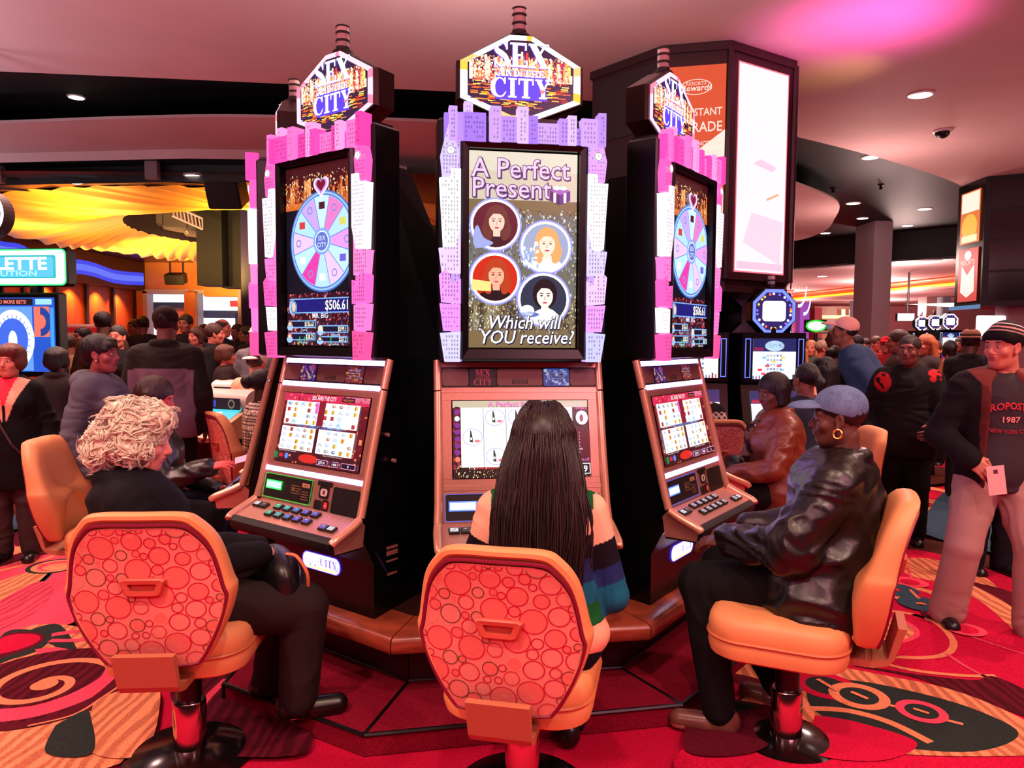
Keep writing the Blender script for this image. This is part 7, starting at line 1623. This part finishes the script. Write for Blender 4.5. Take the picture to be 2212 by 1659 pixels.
folk('bald man behind the grey-haired man in the suit', 480, 10.8, 688, -90, 'bald', (50, 36, 32), (24, 22, 30), (20, 18, 22), (196, 116, 96))
folk('man in dark suit and tie standing in front of the bright doorway', 401, 11.0, 668, 176, 'short', (30, 22, 20), (16, 14, 18), (16, 14, 18), (170, 104, 86))
folk('dark-haired man in a brown jacket with back turned, at the lit wood panels', 222, 8.6, 672, 10, 'short', (14, 10, 10), (70, 44, 32), (24, 20, 22), (90, 54, 44))
folk('woman with pulled-back hair looking straight at the camera from the back', 254, 8.0, 702, 182, 'bun', (26, 16, 16), (20, 18, 22), (20, 18, 22), (206, 122, 100), fem=True)
folk('person in a beige coat in front of the framed notice', 148, 8.8, 722, 30, 'short', (60, 40, 34), (206, 158, 116), (40, 36, 36), (170, 104, 84))
folk('dark-haired head in front of the framed notice stand', 178, 9.6, 706, 150, 'short', (14, 10, 10), (150, 90, 80), (30, 26, 30), (140, 84, 70))
folk('brown-haired person right of the framed notice', 205, 10.7, 708, 100, 'short', (80, 50, 44), (90, 60, 56), (30, 26, 30), (190, 110, 96))
folk('person with big black hair and a grey coat with tan collar, back turned', 122, 6.2, 752, 14, 'puff', (10, 8, 10), (44, 36, 38), (24, 20, 22), (120, 72, 62), fem=True, collar=.03)
folk('person in dark clothes under the knit-capped man at the doorway', 308, 12, 680, 20, 'short', (16, 12, 12), (26, 24, 30), (20, 18, 22), (110, 66, 56))
folk('dark-haired person left of the doorway', 290, 13, 690, 160, 'short', (16, 12, 12), (46, 30, 30), (20, 18, 22), (120, 72, 60))
folk('woman with brown hair beside the suited man at the doorway', 425, 9.8, 706, 150, 'bob', (70, 36, 28), (70, 44, 44), (24, 20, 22), (206, 124, 104), fem=True)
folk('curly haired woman low behind the grey-haired man in the suit', 487, 8.2, 730, -60, 'puff', (80, 44, 30), (40, 26, 26), (24, 20, 22), (214, 126, 100), fem=True, h=1.5)
for i, (px, d, tp, c, l) in enumerate(((512, 12, 700, (30, 24, 40), 'dark figure in front of the second doorway, nearest the pillar'), (532, 11.4, 704, (20, 18, 24), 'dark figure against the indigo pillar'), (440, 14, 700, (40, 34, 44), 'far dark figure between the two doorways'))):
    folk(l, px, d, tp, 170-40*i, 'short', (16, 12, 12), c, (20, 18, 22), (130, 80, 66))
# right side
p = folk('smiling man in a black jacket with red patches walking past', 1966, 5.75, 722, 150, 'crop', (40, 30, 28), (18, 16, 18), (12, 10, 14), (120, 62, 52), lean=.10, build=1.25, collar=.028, hem=.18, hd=(-.25, .05, 0), colfn=lambda P: np.where(((np.linalg.norm((P-V3(.17, .12, 1.28))*V3(1, .4, .8), axis=1) < .06) | (np.linalg.norm((P-V3(-.18, .1, 1.34))*V3(1, .4, 1), axis=1) < .05))[:, None] & (vnoise(P, 30, 2)[:, None] > -.2), lin((196, 34, 44)), lin((20, 18, 19))), arms=[('L', (-.08, .05, -.28), (.0, .26, -.36)), ('R', (.10, -.03, -.28), (.06, .14, -.50))])
p = folk('man in a pale pink cap and denim shirt bending over to the left', 1900, 7.2, 742, 66, 'crop', (30, 22, 20), (58, 80, 112), (40, 36, 44), (140, 80, 66), lean=.52, cap=(250, 190, 180), build=1.5, h=1.90, m=M_DENIM, hd=(0, .1, 0), hem=.1)
folk('seated woman with long black hair and a pink blouse behind the denim cap', 1796, 6.35, 777, 20, 'long', (10, 8, 12), (240, 160, 140), (30, 26, 30), (190, 110, 96), 'sit', True, X=2.68)
p = folk('man in a tan fedora and black vest with tan leather sleeves', 2098, 7.4, 712, -40, 'crop', (14, 10, 10), (16, 14, 16), (16, 14, 18), (80, 48, 40), build=1.15, collar=.024, colfn=lambda P: np.where(np.abs(P[:, 0:1]) > .215, lin((176, 104, 62)), lin((16, 14, 16))))
P_, Q_ = cached('fedora', [E((0, -.018, .075), (.088, .108, .072), .01), neg(E((0, -.018, .150), (.03, .09, .025), .02)), E((0, -.018, .055), (.130, .150, .009), .012), ('p', V3(0, 0, -1), -.042)], .005); p.hpart('fedora', P_, Q_, np.where((np.abs(P_[:, 2:3]-.075) < .012), lin((70, 44, 36)), lin((150, 104, 84))), M_CLOTH)
knit = lambda P: np.where((np.abs(np.sin(P[:, 2:3]*26)) > .72) & ((np.sin(P[:, 0:1]*130)*np.sin(P[:, 2:3]*150)) > -.1), lin((220, 190, 180)), lin((20, 16, 18)))
folk('player in a dark patterned knit sweater, only arm and shoulder showing beside the machine', 1500, 5.62, 800, 0, 'short', (16, 12, 12), (20, 16, 18), (20, 18, 22), (150, 92, 76), 'sit', colfn=knit, build=1.2, X=1.37, res=.010, wr=.003)
folk('person with a dark ponytail in a washed denim jacket behind the brown leather jacket', 1738, 5.5, 790, 20, 'pony', (14, 10, 12), (50, 60, 76), (24, 22, 28), (150, 92, 76), 'sit', True, X=2.19, m=M_DENIM)
folk('blonde woman with straight hair in dark clothes beside the small slot machine', 1724, 8.6, 742, 120, 'long', (236, 170, 90), (30, 26, 32), (24, 22, 26), (226, 140, 110), fem=True)
folk('fair-haired person in a grey-green jacket behind the blonde woman', 1752, 11.0, 735, 150, 'long', (220, 150, 110), (74, 86, 80), (50, 60, 90), (226, 140, 116), fem=True)
folk('grey-haired man in a dark olive jacket', 1778, 10.0, 737, -110, 'short', (150, 120, 106), (44, 34, 30), (24, 22, 26), (200, 110, 90), h=1.6)
folk('tall man in a camouflage cap and dark coat', 1808, 8.8, 705, 60, 'crop', (20, 16, 16), (40, 28, 28), (24, 22, 26), (90, 54, 46), cap=(110, 100, 84), build=1.15)
folk('woman with pulled-back hair in profile, in front of the tall man in the camouflage cap', 1812, 7.8, 748, -70, 'bun', (24, 14, 16), (30, 24, 26), (24, 22, 26), (196, 110, 94), fem=True, h=1.56)
folk('dark-haired person behind the pink cap', 1850, 10.5, 724, 30, 'short', (14, 10, 12), (40, 30, 30), (24, 22, 26), (120, 72, 60))
folk('small white-haired person by the denim shirt sleeve', 1834, 9.5, 776, -20, 'puff', (230, 200, 196), (206, 140, 130), (40, 36, 40), (220, 140, 124), fem=True, h=1.48, pose='sit')
folk('bareheaded brown-haired man right behind the denim shirt', 1942, 7.9, 712, 70, 'short', (60, 34, 26), (60, 40, 36), (24, 22, 26), (150, 84, 66))
folk('person in a red knit hat far behind the denim shirt', 1914, 11.5, 728, 150, None, (0, 0, 0), (160, 30, 36), (24, 22, 26), (196, 116, 96), cap=(220, 30, 50))
folk('pale-faced person left of the red knit hat', 1893, 12.5, 726, 190, 'short', (90, 60, 50), (180, 60, 60), (24, 22, 26), (226, 140, 120))
folk('blonde woman with bare neck right of the smiling man', 2001, 8.7, 722, 100, 'long', (196, 110, 70), (60, 50, 50), (24, 22, 26), (230, 140, 116), fem=True)
folk('child-sized person with brown hair between the blonde woman and the fedora', 2021, 9.4, 735, 140, 'short', (90, 56, 44), (70, 50, 50), (24, 22, 26), (220, 136, 112))
folk('dark-haired person in red beside the man in the fedora', 2052, 10.2, 736, 0, 'bob', (14, 10, 12), (150, 30, 40), (24, 22, 26), (160, 96, 80), fem=True)
folk('person in dark jeans hidden behind the man in the beanie', 2168, 5.0, 735, 175, 'short', (20, 16, 16), (24, 22, 26), (26, 30, 40), (160, 96, 80), h=1.55, X=3.28)
for px, d, tp, c, l in ((1700, 12, 730, (40, 30, 40), 'far dark figure beside the sideways slot machine'), (1735, 13.5, 726, (150, 60, 60), 'far figure in dull red under the purple wall'), (1770, 15, 730, (70, 60, 66), 'far grey figure below the green oval sign'), (1828, 13, 728, (150, 110, 100), 'far figure in beige left of the rear column'), (1868, 14, 730, (80, 40, 44), 'far figure at the foot of the rear column'), (1975, 13, 728, (60, 50, 70), 'far figure below the white hanging sign'), (2075, 13, 728, (50, 44, 50), 'far figure between the fedora and the row of white-topped machines')):
    folk(l, px, d, tp, (px*7) % 360, ('short', 'bob')[px % 2], (40, 26, 24), c, (24, 22, 26), (190, 116, 98))
# handbags
pc = rotz(math.radians(-58))@V3(.02, .40, .66)+V3(-1.31, 2.72, 0); t = thing('handbag', 'black handbag on the lap of the white-haired woman, with a tan strap', 'handbag', tuple(pc), math.radians(-58))
P_, Q_ = sdf_mesh([E((0, .02, .0), (.17, .08, .10), .02), C((-.12, .02, -.06), (.12, .02, -.06), .05, None, .04)], .008); P_ = wrinkle(P_, Q_, .008, (8, 8, 10), 4); to_mesh('bag', [(P_, Q_, lin((10, 9, 11)), 0)], M_LEATHER, t)
b = MB(); b.tube(smooth_path([(.08, .04, .085), (.12, .07, .08), (.15, .10, .02), (.13, .11, -.05)], 5), .007, 6, (206, 120, 80)); b.build('strap', M_ATTR, t)
pc = rotz(math.radians(88))@V3(0, .30, .74)+V3(1.73, 4.72, 0); t = thing('handbag', 'black handbag with silver buckles held by the woman in brown leather', 'handbag', tuple(pc), math.radians(88))
P_, Q_ = sdf_mesh([E((0, 0, .02), (.18, .07, .10), .02), C((-.13, 0, -.05), (.13, 0, -.05), .05, None, .04)], .009); to_mesh('bag', [(P_, Q_, lin((14, 12, 14)), 0)], M_LEATHER, t)
b = MB(); b.tube([(.06+.03*math.cos(a), -.075, .06+.03*math.sin(a)) for a in [2*math.pi*k/16 for k in range(17)]], .006, 6, (230, 220, 225)); b.build('buckle', M_JEWEL, t)
b = MB(); b.tube([(.13+.03*math.cos(a), -.06, .05+.03*math.sin(a)) for a in [2*math.pi*k/16 for k in range(17)]], .006, 6, (230, 220, 225)); b.build('buckle', M_JEWEL, t)
